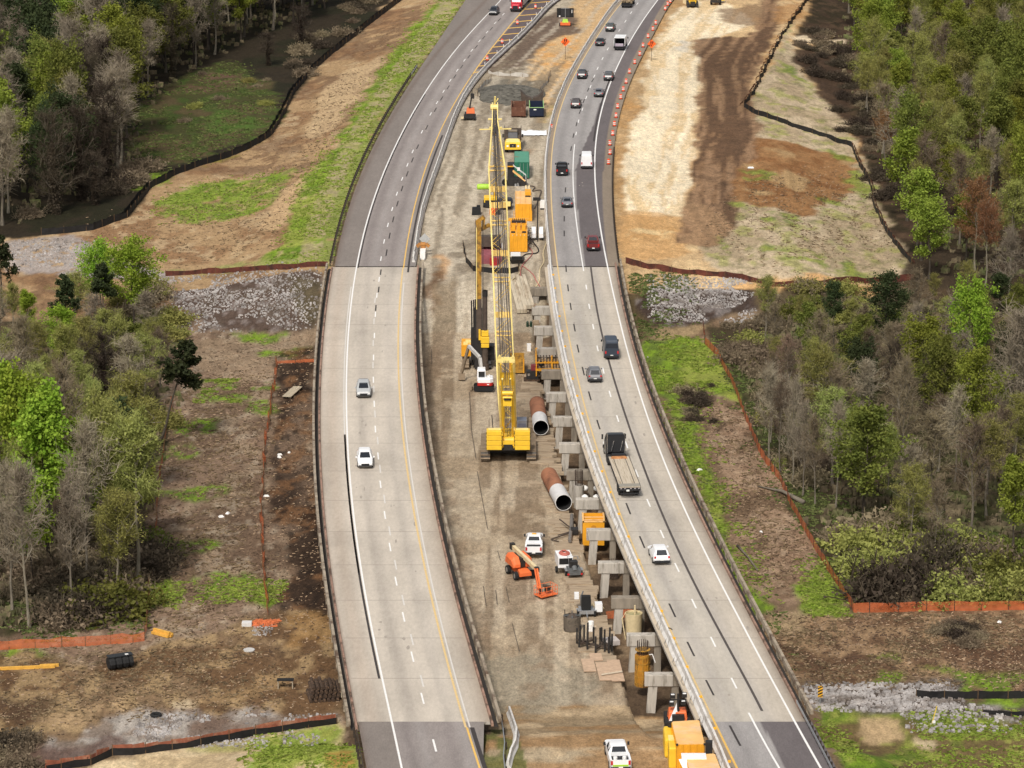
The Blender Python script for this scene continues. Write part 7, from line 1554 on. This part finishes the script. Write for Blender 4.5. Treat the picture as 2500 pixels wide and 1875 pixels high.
for x in (1.45,): MB().box((x, -.15, zc + .3), (.12, .05, .7)).build('light_bar', WPL, t)
MB().box((-1.25, -.15, zc - .75), (.3, .05, .35)).build('label_plate', WPL, t)
for s in (-1, 1): wheel(t, s * 1.2, 0, .38, .25)
# ------------------------------------------------------------------ casings, beams, forms
def casing(label, p, q, R0, fw):
    p, q = Vector(p), Vector(q); t = thing('steel_casing', label, 'pipe', p); d_ = (q - p).normalized(); s_ = p + (q - p) * fw
    def ring(c, rr): 
        a = d_.cross(Vector((0, 0, 1))).normalized(); b_ = a.cross(d_); return [c + (a * math.cos(k) + b_ * math.sin(k)) * rr - p for k in [2 * math.pi * i / 28 for i in range(28)]]
    MB().loft([ring(s_, R0), ring(q, R0)], cap=False).build('rusty_shell', RUST, t, smooth=True); MB().loft([ring(p, R0), ring(s_, R0)], cap=False).build('white_band', mat('white_coating', srgb(226, 224, 222), .6, var=.08), t, smooth=True); MB().loft([ring(p, R0 - .05), ring(q, R0 - .05)], cap=False).build('inner_wall', BLACKP, t)
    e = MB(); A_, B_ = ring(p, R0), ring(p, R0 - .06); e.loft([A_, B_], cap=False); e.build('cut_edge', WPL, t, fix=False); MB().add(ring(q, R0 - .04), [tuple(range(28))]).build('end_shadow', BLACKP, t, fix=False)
R1 = 1.02
def pz(u, v, z): return at(u, v, z)
a = at_depth(1320.5, 1047, 0) if False else pz(1320.5, 1044, PZ + R1 + .1); c = pz(1311, 985, PZ + R1 + .1); casing('rust brown steel casing with white end, farther of the two by the pier caps', a, c, R1, .36)
a = pz(1376, 1227, PZ + R1 + .1); c = pz(1340, 1160, PZ + R1 + .1); casing('rust brown steel casing with white end, nearer of the two by the pier caps', a, c, R1, .4)
BEAM = mat('precast_beam', srgb(206, 192, 168), .9, var=.15, scale=.8, stretch=(3, .4, 1), col2=srgb(170, 152, 128), mix=.4)
def beam_stack(label, a, b_, rows):
    p, q = hit(*a), hit(*b_); t = thing('timber_stack', label, 'beams', p); d_ = q - p; s_ = Vector((d_.y, -d_.x, 0)).normalized()
    for i in range(rows):
        o = MB().bar(s_ * (i * .5) + Vector((0, 0, .5)), d_ * (1 - .06 * (i % 2)) + s_ * (i * .5) + Vector((0, 0, .5)), .46, .6); o.build('beam', BEAM, t)
    MB().bar(Vector((-.2, .3, 0)), s_ * rows * .5 + Vector((.2, .3, 0)), .35, .4).build('bearer', DARKW, t)
beam_stack('grey timber beams stacked beside the crane boom, left of the two stacks', (1266, 768), (1247, 697), 3); beam_stack('grey timber beams stacked against the first pier cap, right of the two stacks', (1285, 758), (1262, 682), 3)
for k in range(3): tag(MB().box((0, 0, 0), (6.5, .5, .5)).build('bulkhead_timber', TIMB), 'muddy timber edging where the platform meets the fill beside the first pier caps', 'timber', 'timbers edging the fill').location = at(1262 + k * 3, 786 + k * 7, -3.0 - k * .45)
def rebar_cage(x, y, z0, z1, R0, n, name, label):
    t = thing(name, label, 'rebar cage', (x, y, z0)); mb = MB()
    for k in range(n): a = 2 * math.pi * k / n; mb.tube([(math.cos(a) * R0, math.sin(a) * R0, 0), (math.cos(a) * R0 * 1.05, math.sin(a) * R0 * 1.05, z1 - z0)], .045, 4)
    mb.build('vertical_bar', MATS['rebar'], t); mb = MB()
    for i in range(3):
        z = (z1 - z0) * (i + .5) / 4
        for k in range(n): a, a2 = 2 * math.pi * k / n, 2 * math.pi * (k + 1) / n; mb.tube([(math.cos(a) * R0, math.sin(a) * R0, z), (math.cos(a2) * R0, math.sin(a2) * R0, z)], .03, 4)
    mb.build('hoop', MATS['rebar'], t); return t
p = at(1568, 1673, -4.2); FORM = mat('column_form_orange', (.45, .2, .02), .6, var=.3, scale=1, col2=(.10, .05, .02), mix=.5); zt = at_depth(1568, 1597, p.y).z
t = thing('column_form', 'rusty orange steel column form with rebar sticking out of its top', 'column form', p); MB().tube([(0, 0, 0), (0, 0, zt - p.z)], .74, 18).build('form_shell', FORM, t)
for i in range(6): MB().tube([(0, 0, .3 + i * .72), (0, 0, .38 + i * .72)], .79, 18).build('stiffener_ring', YDK, t)
for k in range(8): a = 2 * math.pi * k / 8; MB().box((math.cos(a) * .76, math.sin(a) * .76, (zt - p.z) / 2), (.08, .08, zt - p.z), rz=a).build('stiffener_rib', YDK, t)
MB().tube([(.7, -.2, zt - p.z), (1.0, -.3, zt - p.z + .1), (1.3, -.3, zt - p.z - .8)], .06, 5).build('hose', WPL, t)
cg = MB()
for k in range(14): a = 2 * math.pi * k / 14; cg.tube([(math.cos(a) * .52, math.sin(a) * .52, zt - p.z - .1), (math.cos(a) * .55, math.sin(a) * .55, zt - p.z + 1.45)], .04, 4)
cg.build('rebar', MATS['rebar'], t)
p = at(1413, 1222, -4.6); zt = at_depth(1413, 1203, p.y).z; t = thing('concrete_column', 'new round concrete column with a rebar cage beside the pier caps', 'column', (p.x, p.y, -5.6)); MB().tube([(0, 0, 0), (0, 0, 3.0)], .62, 16).build('shaft', CONC_NEW, t)
cg = MB()
for k in range(16): a = 2 * math.pi * k / 16; cg.tube([(math.cos(a) * .46, math.sin(a) * .46, 2.9), (math.cos(a) * .46, math.sin(a) * .46, 4.9)], .04, 4)
for z in (3.4, 3.9, 4.4): cg.tube([(math.cos(a) * .46, math.sin(a) * .46, z) for a in [2 * math.pi * i / 12 for i in range(13)]], .025, 4)
cg.build('rebar', MATS['rebar'], t)
for u, v, lb_ in [(1345, 1010, 'rusty rebar cage standing behind the pier cap near the farther casing'), (1327, 875, 'rebar cage in front of the orange basket tray'), (1497, 1395, 'rebar cage in the pit behind the nearer pier caps')]:
    p = at(u, v, -4.6); rebar_cage(p.x, p.y, -5.4, -3.2, .55, 16, 'rebar_cage', lb_)
for i, (u, v) in enumerate([(1428, 1192), (1457, 1192), (1428, 1214), (1456, 1214)]):
    t = thing('hanging_float', 'white round float on a brown post under the bridge edge', 'float', at(u, v, -3.2), 0, 'white floats under the bridge edge'); MB().tube([(0, 0, -.35), (0, 0, -.2), (0, 0, .15), (0, 0, .35)], [.1, .4, .42, .12], 10).build('ball', WPL, t, smooth=True); MB().tube([(0, 0, -2.2), (0, 0, -.3)], .05, 5).build('post', BRST, t)
b = at(1343, 918, -3.4); t = thing('rebar_basket', 'bright orange steel tray frame of rebar across the pier caps', 'frame', b); fr = MB()
for x0_, y0_, x1_, y1_ in ((-1.9, 0, 1.9, 0), (-1.9, 0, -1.9, 8), (1.9, 0, 1.9, 8), (-1.9, 8, 1.9, 8), (.3, 0, .3, 8), (-1.9, 4, 1.9, 4)): fr.bar((x0_, y0_, .9), (x1_, y1_, .9), .22, .3)
for x in (-1.9, .3, 1.9):
    for y in (0, 4, 8): fr.bar((x, y, 0), (x, y, 1.9), .14)
for y in (0, 8): fr.bar((-1.9, y, 1.9), (1.9, y, 1.9), .12)
for x in (-1.9, 1.9): fr.bar((x, 0, 1.9), (x, 8, 1.9), .12)
fr.build('frame', YORG, t); rb_ = MB()
for i in range(9): rb_.tube([(-1.7 + i * .42, .2, 1.15), (-1.7 + i * .42, 7.8, 1.15)], .06, 4)
rb_.build('rebar', MATS['rebar'], t); MB().box((0, 4, .6), (3.6, 7.8, .06)).build('tray_floor', mat('tray_dust', srgb(190, 160, 120), .9, var=.3), t)
b = at(1298, 930, PZ); t = thing('welding_unit', 'black and red engine unit on skids beside the orange tray frame', 'engine unit', b); MB().box((.1, .6, .8), (1.7, 1.2, 1.1)).build('engine', DKST, t); MB().box((.4, .9, 1.7), (1.0, .8, .8)).build('radiator', mat('pump_dull_red', (.2, .03, .035), .6), t); MB().box((0, 0, .12), (2.2, .3, .24)).build('skid', DARKW, t); MB().box((0, 1.2, .12), (2.2, .3, .24)).build('skid', DARKW, t); MB().tube([(1.1, 1.3, 1.9), (1.5, 1.5, 2.2)], .4, 10).build('air_duct', BLACKP, t); MB().box((-.4, .0, .9), (.3, .1, .3)).build('gauge', CHROME, t)
b = at(1262, 912, PZ); t = thing('steel_tray', 'rusty yellow open steel box half hidden behind the crane mast', 'steel box', b); mb = MB()
for s in (-1, 1): mb.box((s * 1.0, 1.7, 1.1), (.1, 3.4, 2.0))
mb.box((0, 0, 1.1), (2.0, .1, 2.0)); mb.box((0, 3.4, 1.1), (2.0, .1, 2.0)); mb.build('box_wall', YDK, t); MB().box((0, 1.7, .4), (1.9, 3.3, .1)).build('box_floor', BRST, t)
for x in (-.95, .95): MB().box((x, -.07, 1.1), (.14, .08, 2.0)).build('corner_rib', YORG, t)
b = at(1291.5, 857, PZ); t = thing('cooler_box', 'white box left on the platform edge', 'box', b); MB().box((0, 0, .5), (.55, .5, 1.0)).build('body', WPL, t); MB().box((0, 0, 1.03), (.6, .55, .06)).build('lid', WPL, t)
b = at(1292, 814, PZ + .2); t = thing('gas_cylinder_cart', 'dark green cylinders on a black cart at the platform edge', 'cart', b)
for x in (-.25, .25): MB().tube([(x, 0, .3), (x, 0, 1.7), (x, 0, 1.9)], [.2, .2, .06], 8).build('cylinder', mat('bottle_green', (.012, .035, .018), .5), t)
MB().box((0, -.1, .3), (.9, .6, .5)).build('cart', BLACKP, t)
b = at(1449, 1330, -4.5); t = thing('steel_box', 'orange open steel box standing in the pit between pier caps', 'steel box', b); mb = MB(); zt = 2.9
for s in (-1, 1): mb.box((s * 1.22, 1.5, zt / 2), (.1, 3.4, zt))
mb.box((0, -.2, zt / 2), (2.5, .1, zt)); mb.box((0, 3.2, zt / 2), (2.5, .1, zt)); mb.build('box_wall', YORG, t); MB().box((0, 1.5, 1.9), (2.3, 3.2, .1)).build('box_floor', FORM, t)
for y in (.8, 1.9): MB().box((0, y, zt - .1), (2.3, .12, .15)).build('cross_bar', YORGT, t)
rim = MB(); rim.box((0, -.2, zt), (2.7, .2, .1)); rim.box((-1.22, 1.5, zt), (.2, 3.6, .1)); rim.box((1.22, 1.5, zt), (.2, 3.6, .1)); rim.build('rim', YORGT, t); MB().tube([(0, -.26, zt - .7), (0, -.27, zt - .7)], .3, 12).build('round_port', FORM, t); MB().box((.3, 1.2, 2.1), (.5, .5, .3)).build('motor', DKST, t)
b = at(1395, 1320, PZ); t = thing('pump_pipe', 'long grey pipe with spread legs lying at the platform edge', 'pipe', b); MB().tube([(-.2, -.9, .25), (.05, 3.5, .5), (.2, 8.5, .5)], .22, 8).build('pipe', mat('grey_pipe', srgb(140, 134, 128), .5, .3), t); lg = MB(); lg.bar((0, 2, .4), (-2.4, .2, .1), .14); lg.bar((-2.4, .2, .1), (-1.5, -.6, .1), .1); lg.bar((0, 2.3, .4), (-1.6, 1.8, .1), .1); lg.bar((.1, 3, .5), (-1.3, 6.5, .6), .12); lg.build('leg', BRST, t); MB().box((.4, 2.6, .4), (.9, 1.2, .6)).build('pump_head', DKST, t)
# ------------------------------------------------------------------ platform machines
b = at(1397, 1409, PZ); t = thing('welder_trailer', 'white welder trailer with red hose coil on its roof and grey pump in front', 'trailer', b, rad(8))
MB().box((-.55, 2.6, 1.35), (1.7, 2.6, 1.3)).build('housing', P_WHITE, t, bevel=.05); MB().box((-.55, 1.28, 1.5), (1.5, .04, .7)).build('grille', BLACKP, t)
for i in range(3): MB().tube([(-.5 + math.cos(a) * (.55 - i * .12), 2.6 + math.sin(a) * (.85 - i * .15), 2.05 + i * .07) for a in [2 * math.pi * k / 14 for k in range(15)]], .1, 5).build('hose_coil', mat('red_hose', srgb(196, 110, 96), .7), t)
for s in (-1, 1): wheel(t, -.55 + s * .95, 2.0, .36, .26); wheel(t, .25 + s * .85, .6, .32, .3)
GRM = mat('pump_grey', srgb(110, 112, 112), .55, .2, .2); MB().box((.25, .5, .7), (1.5, 1.9, .5)).build('pump_frame', GRM, t); MB().box((.25, .9, 1.25), (.9, .9, .8)).build('pump_engine', DKST, t); MB().tube([(.25, .1, 1.2), (.25, -.4, .8)], .3, 10).build('pump_volute', GRM, t); MB().box((.25, -.45, .55), (1.3, .15, .3)).build('tail_board', GRM, t)
for s in (-1, 1): MB().box((.25 + s * .85, .5, .78), (.36, 1.0, .08)).build('mudguard', STEEL, t); MB().box((.25 + s * .75, -.48, .5), (.25, .08, .2)).build('tail_light', TAIL, t)
cgx = MB()
for s in (-1, 1): cgx.tube([(.25 + s * .6, 1.5, .9), (.25 + s * .6, 1.5, 2.0), (.25 + s * .6, .4, 2.0), (.25 + s * .6, .4, .9)], .035, 4)
cgx.tube([(-.35, 1.5, 2.0), (.85, 1.5, 2.0)], .035, 4); cgx.build('lift_cage', STEEL, t)
b = at(1432, 1506, PZ); t = thing('pump_trailer', 'silver pump trailer with a black radiator, facing the grey concrete bucket', 'trailer', b, rad(3))
MB().box((0, .7, .55), (1.6, 1.7, .4)).build('chassis', STEEL, t); MB().box((-.05, .3, 1.5), (1.0, .6, 1.7)).build('radiator', BLACKP, t); MB().box((0, 1.5, 1.2), (1.1, 1.5, 1.1)).build('engine', GRM, t); MB().box((1.35, .6, .95), (.8, 1.0, .9)).build('tool_box', P_WHITE, t); MB().box((-.9, 2.9, 1.5), (.5, .5, .7)).build('filter_housing', P_WHITE, t); MB().bar((0, -.2, .45), (0, -1.3, .4), .12).build('tow_bar', STEEL, t)
for s in (-1, 1): wheel(t, s * .92, .2, .34, .26); MB().box((s * .92, .2, .76), (.36, .9, .07)).build('mudguard', STEEL, t)
for i in range(5): MB().tube([(.5 + i * .27, 2.0, .9), (.9 + i * .27, 1.2, .5)], .08, 6).build('discharge_pipe', CREAM, t)
MB().bar((-.5, 1.9, 1.6), (-.2, 2.6, 2.1), .12).build('exhaust', GRM, t)
b = at(1397, 1543, PZ); t = thing('concrete_bucket', 'round grey concrete bucket with a hoist bail on the platform', 'bucket', b); BKM = mat('bucket_steel', srgb(112, 102, 90), .8, var=.3, scale=1.5, col2=srgb(66, 58, 50), mix=.4); MB().loft([[(math.cos(a) * q, .9 + math.sin(a) * q, z) for a in [2 * math.pi * i / 22 for i in range(22)]] for q, z in ((.92, 0), (.95, 1.55), (.86, 1.56), (.84, .8), (.3, .7))], cap=False).build('shell', BKM, t); MB().tube([(0, .9, .7), (0, .9, 1.45), (0, .9, 1.9)], [.8, .6, .08], 12).build('cone', BRST, t); bb_ = MB(); bb_.bar((-.95, .9, 1.6), (.95, .9, 1.6), .14); bb_.bar((0, -.05, 1.6), (0, 1.85, 1.6), .12); bb_.bar((0, .9, 1.6), (0, .9, 2.15), .1); bb_.build('bail', GRM, t)
for s in (-.8, .55): MB().tube([(s, .9, 1.5), (s, .9, 2.25)], .05, 5).build('upright_pin', DKST, t)
b = at(1442.5, 1541, PZ); t = thing('plastic_drum', 'white plastic drum standing right of the concrete bucket', 'drum', b); MB().tube([(0, 0, 0), (0, 0, .05), (0, 0, .75), (0, 0, .8), (0, 0, 1.1)], [.3, .33, .33, .34, .3], 14).build('body', WPL, t); MB().tube([(0, 0, 1.1), (0, 0, 1.13)], .3, 14).build('lid', WPL, t)
b = at(1450, 1585, PZ); t = thing('pile_template', 'black steel pile frames with upright stubs on the mud', 'steel frame', b); fr = MB(); up_ = MB()
for u, v, z in [(1408.5,1570,1.7),(1416.5,1566,1.8),(1414,1581,1.8),(1426,1569,2.0),(1435,1568,2.2),(1434,1586,1.9),(1449,1570,1.8),(1454,1593,1.8),(1468.5,1577,2.1),(1465,1574,1.9),(1476,1578,1.9),(1488.5,1580,2.2),(1486,1594,1.8),(1494,1589,1.9),(1476,1590,1.0)]:
    p = at(u, v, PZ) - b; up_.box((p.x, p.y, z / 2), (.2, .2, z))
L_ = [((1408,1570),(1435,1580)),((1414,1581),(1449,1570)),((1426,1569),(1434,1586)),((1434,1580),(1480,1588)),((1454,1593),(1476,1578)),((1465,1574),(1494,1589)),((1486,1594),(1468,1577)),((1476,1578),(1494,1589))]
for p, q in L_: fr.bar(at(*p, PZ) - b + Vector((0, 0, .4)), at(*q, PZ) - b + Vector((0, 0, .4)), .17, .22)
fr.build('floor_beam', BRST, t); up_.build('upright_stub', DKST, t); MB().box(at(1492, 1572, PZ) - b + Vector((0, 0, .3)), (1.5, 1.5, .5), rz=.3).build('white_block', mat('white_block', srgb(206, 196, 190), .8), t)
b = at(1547, 1549, -5.0); t = thing('water_tub', 'cream round tub with a pale hose behind a pier cap', 'tub', b); MB().loft([[(math.cos(a) * q, math.sin(a) * q, z) for a in [2 * math.pi * i / 22 for i in range(22)]] for q, z in ((.85, 0), (.95, 2.5), (.88, 2.5), (.86, 2.3))], cap=False).build('tub_wall', CREAM, t); MB().tube([(0, 0, 2.25), (0, 0, 2.3)], .86, 20).build('water', mat('tub_water', srgb(176, 168, 128), .3), t); MB().tube([(-.9, -.2, 2.6), (-1.3, -.5, 2.0), (-1.1, -.7, .8), (-.9, -.8, -.3)], .07, 5).build('hose', CREAM, t); MB().box((.1, 0, 2.8), (.16, .2, 1.1)).build('paddle', CREAM, t)
tag(MB().tube([(math.cos(a) * .55, math.sin(a) * .55, 0) for a in [2 * math.pi * i / 16 for i in range(14)]], .05, 5).build('hose_loop', DKST), 'dark hose loop lying on the right bridge beside the yellow line', 'hose').location = at(1628, 1537, .06)
for lb_, pts, m, rr in [('red hose curling from the slurry plant to the first pier cap', [(1285,600),(1300,620),(1275,650),(1272,680),(1295,710),(1318,742)], mat('pink_hose', srgb(190, 110, 104), .7), .07), ('second red hose lying over the median mud', [(1275,650),(1300,670),(1310,690),(1330,705)], MATS['pink_hose'], .07), ('pale hose running along the right barrier', [(1335,590),(1326,620),(1328,640),(1318,660),(1316,690),(1308,703)], CREAM, .08), ('dark hose between light tower and slurry plant', [(1270,575),(1290,580),(1305,597),(1315,612),(1308,620),(1285,622),(1272,632)], DKST, .1), ('dark hose looping beside the big orange container', [(1288,455),(1306,458),(1300,468),(1320,466),(1318,480),(1306,510)], BRST, .1), ('orange hose behind the crane boom near the grey beams', [(1268,650),(1270,665),(1262,675),(1244,690)], CREAM, .09)]:
    P = [hit(u, v, .12) for u, v in pts]; Q = []
    for i in range(len(P) - 1):
        for k in range(5):
            f = k / 5; p0, p1, p2, p3 = P[max(i - 1, 0)], P[i], P[i + 1], P[min(i + 2, len(P) - 1)]
            Q.append(.5 * ((2 * p1) + (p2 - p0) * f + (2 * p0 - 5 * p1 + 4 * p2 - p3) * f * f + (3 * p1 - p0 - 3 * p2 + p3) * f ** 3))
    tag(MB().tube(Q + [P[-1]], rr, 5).build('hose', m), lb_, 'hose')
mb = MB(); r = random.Random(12)
for i in range(60):
    p = hit(r.uniform(1276, 1302), r.uniform(560, 600), .1); q = p + Vector((r.uniform(-1, 1), r.uniform(-2, 2), r.uniform(0, .5))); mb.tube([p, p.lerp(q, .5) + Vector((r.uniform(-.4, .4), r.uniform(-.6, .6), .2)), q], .05, 4)
tag(mb.build('hose_tangle', BRST), 'tangle of grey hoses and cables right of the slurry plant', 'hose tangle')
b = hit(1032, 632); t = thing('crash_cushion', 'yellow and white crash cushion at the end of the left barrier', 'crash cushion', b); MB().box((0, 1.0, .6), (.8, 3.4, 1.1)).build('body', WPL, t); MB().box((0, 2.6, 1.5), (.8, .7, .9), rx=.4).build('nose_panel', mat('faded_orange', srgb(190, 132, 70), .8, var=.4), t)
for s in (-.7, .7): MB().box((s, 2.5, 1.6), (.7, .3, .5), ry=s).build('arrow_wing', MATS['faded_orange'], t); MB().bar((s * .5, -1.5, .2), (s * .5, 2.4, .5), .12).build('side_rail', STEEL, t)
# ------------------------------------------------------------------ lower right corner
def at_g(u, v, dz=0): return hit(u, v, dz)
b = Vector(at(1700, 1830, -.4)); 
def box_container(label, corners, z, h, parts=True):
    """container given by the photo positions of its roof corners: near left, near right, far right, far left"""
    P = [at(u, v, z) for u, v in corners]; c = P[0]; t = thing('site_container', label, 'container', (c.x, c.y, z - h)); Q = [p - c for p in P]
    up_ = [[(q.x, q.y, 0) for q in Q], [(q.x, q.y, h) for q in Q]]; pts = []
    for i in range(4):
        a_, b_ = Q[i], Q[(i + 1) % 4]; d_ = b_ - a_; nr = Vector((d_.y, -d_.x, 0)).normalized(); k = int(d_.length / .3)
        for j in range(k): pts.append(a_ + d_ * (j / k) + nr * (.05 if j % 2 else 0)); pts.append(a_ + d_ * ((j + .7) / k) + nr * (.05 if j % 2 else 0))
    MB().loft([[(p.x, p.y, 0) for p in pts], [(p.x, p.y, h) for p in pts]]).build('body', YORG, t)
    MB().loft([[(q.x, q.y, h + .004) for q in Q], [(q.x, q.y, h + .06) for q in Q]]).build('roof', YORGT, t)
    for q in Q: MB().box((q.x, q.y, h), (.2, .2, .16)).build('corner_casting', DKST, t)
    return t, Q
t, Q = box_container('orange site container with a paler orange roof beside the right bridge end', [(1653, 1818), (1720, 1817), (1706, 1759), (1640, 1763)], 2.2, 2.6); MB().box((Q[1].x + .45, Q[1].y + .4, 1.3), (.6, .7, 2.9)).build('dark_locker', DKST, t)
t, Q = box_container('orange site container cut by the bottom edge with a white torn roof sheet', [(1688, 1912), (1772, 1912), (1745, 1841), (1676, 1845)], 1.8, 2.2); MB().box((.55, 6.4, 2.3), (2.3, 1.4, .1)).build('roof_sheet', P_WHITE, t); MB().add([(-.9, 5.6, 2.32), (.1, 5.9, 2.32), (-.1, 4.0, 1.0)], [(0, 1, 2)]).build('torn_sheet', P_WHITE, t, fix=False)
b = hit(1640, 1862); t = thing('storage_tank', 'yellow tank with rounded sides left of the orange containers', 'tank', b); MB().box((-.2, 2.8, 1.0), (.9, 3.6, 2.0)).build('body', YEL, t, bevel=.25); MB().box((.25, .3, .9), (1.2, 3.2, 2.2)).build('lower_body', YEL, t, bevel=.15); MB().box((.25, 1.2, 2.04), (1.1, 1.2, .1)).build('pale_cover', YELL, t); MB().tube([(0, 4.2, 2.0), (0, 4.2, 2.5)], .25, 8).build('filler_cap', DKST, t)
b = at(1650, 1784, -2.3); t = thing('loader_machine', 'orange machine peeking out behind the site container', 'loader', b); MB().box((.2, 1.2, 1.3), (2.0, 1.8, 1.0), top=(.85, .8)).build('hood', ORGM, t, bevel=.1); MB().box((.2, 1.2, .6), (2.0, 2.4, .6)).build('chassis', DKST, t)
for s in (-1, 1): wheel(t, .2 + s * 1.1, .6, .6, .4); wheel(t, .2 + s * 1.1, 2.2, .6, .4)
b = at(1655, 1762, -1.6); t = thing('light_tower', 'black light tower with four lamps beside the end of the right bridge', 'light tower', b); zt = at_depth(1660, 1708, b.y).z - b.z
MB().tube([(0, 0, .3), (0, 0, zt + .6)], .13, 6).build('mast', DKST, t)
MB().box((0, .3, .5), (1.2, 1.8, .8)).build('trailer_body', DKST, t); MB().add([(-1.0, -.6, .1), (.1, -.3, .1), (0, .2, 2.2)], [(0, 1, 2)]).build('white_cowling', P_WHITE, t, fix=False); MB().box((0, 0, zt), (1.6, .1, .1)).build('lamp_bar', DKST, t)
for x, z in ((-.55, .4), (.6, .5), (-.65, -.35), (.5, -.28)): lmp = MB().box((x, -.05, zt + z), (.5, .3, .45)).build('lamp_housing', DKST, t); MB().box((x, -.16, zt + z + .2), (.34, .16, .08)).build('lamp_glass', P_WHITE, lmp)
wal = [(1243, 1742), (1252, 1768), (1261, 1795), (1258, 1825), (1247, 1848), (1240, 1878)]; P = [hit(u, v) for u, v in wal]; b = P[0]; t = thing('concrete_barrier', 'curved pale barrier end beside the steel rail at the bottom of the left road', 'barrier', b)
for i in range(len(P) - 1):
    a_, c_ = P[i] - b, P[i + 1] - b; d_ = (c_ - a_); nr = Vector((d_.y, -d_.x, 0)).normalized(); MB().loft([[e + nr * x + Vector((0, 0, z)) for x, z in JERSEY] for e in (a_ + d_ * .02, c_ - d_ * .02)]).build('barrier_segment', BARR, t)
gp = [(1222, 1762), (1228, 1795), (1232, 1830), (1229, 1860), (1232, 1890)]; P = [hit(u, v) for u, v in gp]; t = thing('guard_rail', 'short bluish steel guard rail beside the curved barrier end', 'guard rail', P[0]); mb = MB()
for i in range(len(P) - 1): mb.bar(P[i] - P[0] + Vector((0, 0, .65)), P[i + 1] - P[0] + Vector((0, 0, .65)), .08, .32)
mb.build('rail', STEEL, t)
for p in P: MB().box((p - P[0]) + Vector((.15, 0, .35)), (.15, .15, .8)).build('post', WOODP, t)
# ------------------------------------------------------------------ far machines at the upper right
b = hit(1691, 19); t = thing('bulldozer', 'yellow bulldozer on the sand at the top edge, left of the roller', 'bulldozer', b)
for s in (-1, 1): crawler(t, s * 1.0, 2.2, 4.2, .55, 1.1, DKST)
MB().box((0, 2.2, 1.5), (1.7, 3.6, 1.2)).build('hood', YEL, t, bevel=.05); MB().box((0, .8, 2.7), (1.6, 1.5, 1.3)).build('cab', YEL, t); MB().box((0, .03, 2.8), (1.3, .04, .8)).build('cab_window', GLASS, t); MB().box((0, .1, .9), (1.1, .5, 1.0)).build('ripper', DKST, t); MB().box((-.2, 4.8, .8), (3.6, .2, 1.3)).build('blade', CREAM, t)
b = hit(1747, 13); t = thing('road_roller', 'yellow roller with black drum on the sand at the top edge', 'roller', b, rad(-6)); MB().box((0, 1.0, 1.5), (2.0, 2.4, 1.2)).build('hood', YEL, t, bevel=.1); MB().box((0, .0, 1.0), (2.1, .5, .7)).build('rear_bumper', DKST, t); MB().box((0, 3.0, 2.2), (1.7, 1.5, 1.6)).build('cab', YEL, t); MB().box((0, -.22, 1.65), (.9, .05, .35)).build('grille', DKST, t)
for s in (-1, 1): wheel(t, s * 1.0, .8, .75, .5)
MB().tube([(-1.1, 4.6, .75), (1.1, 4.6, .75)], .75, 16).build('drum', DKST, t); MB().box((1.5, 3.6, 1.3), (.8, 2.0, 1.2)).build('side_tank', YEL, t)
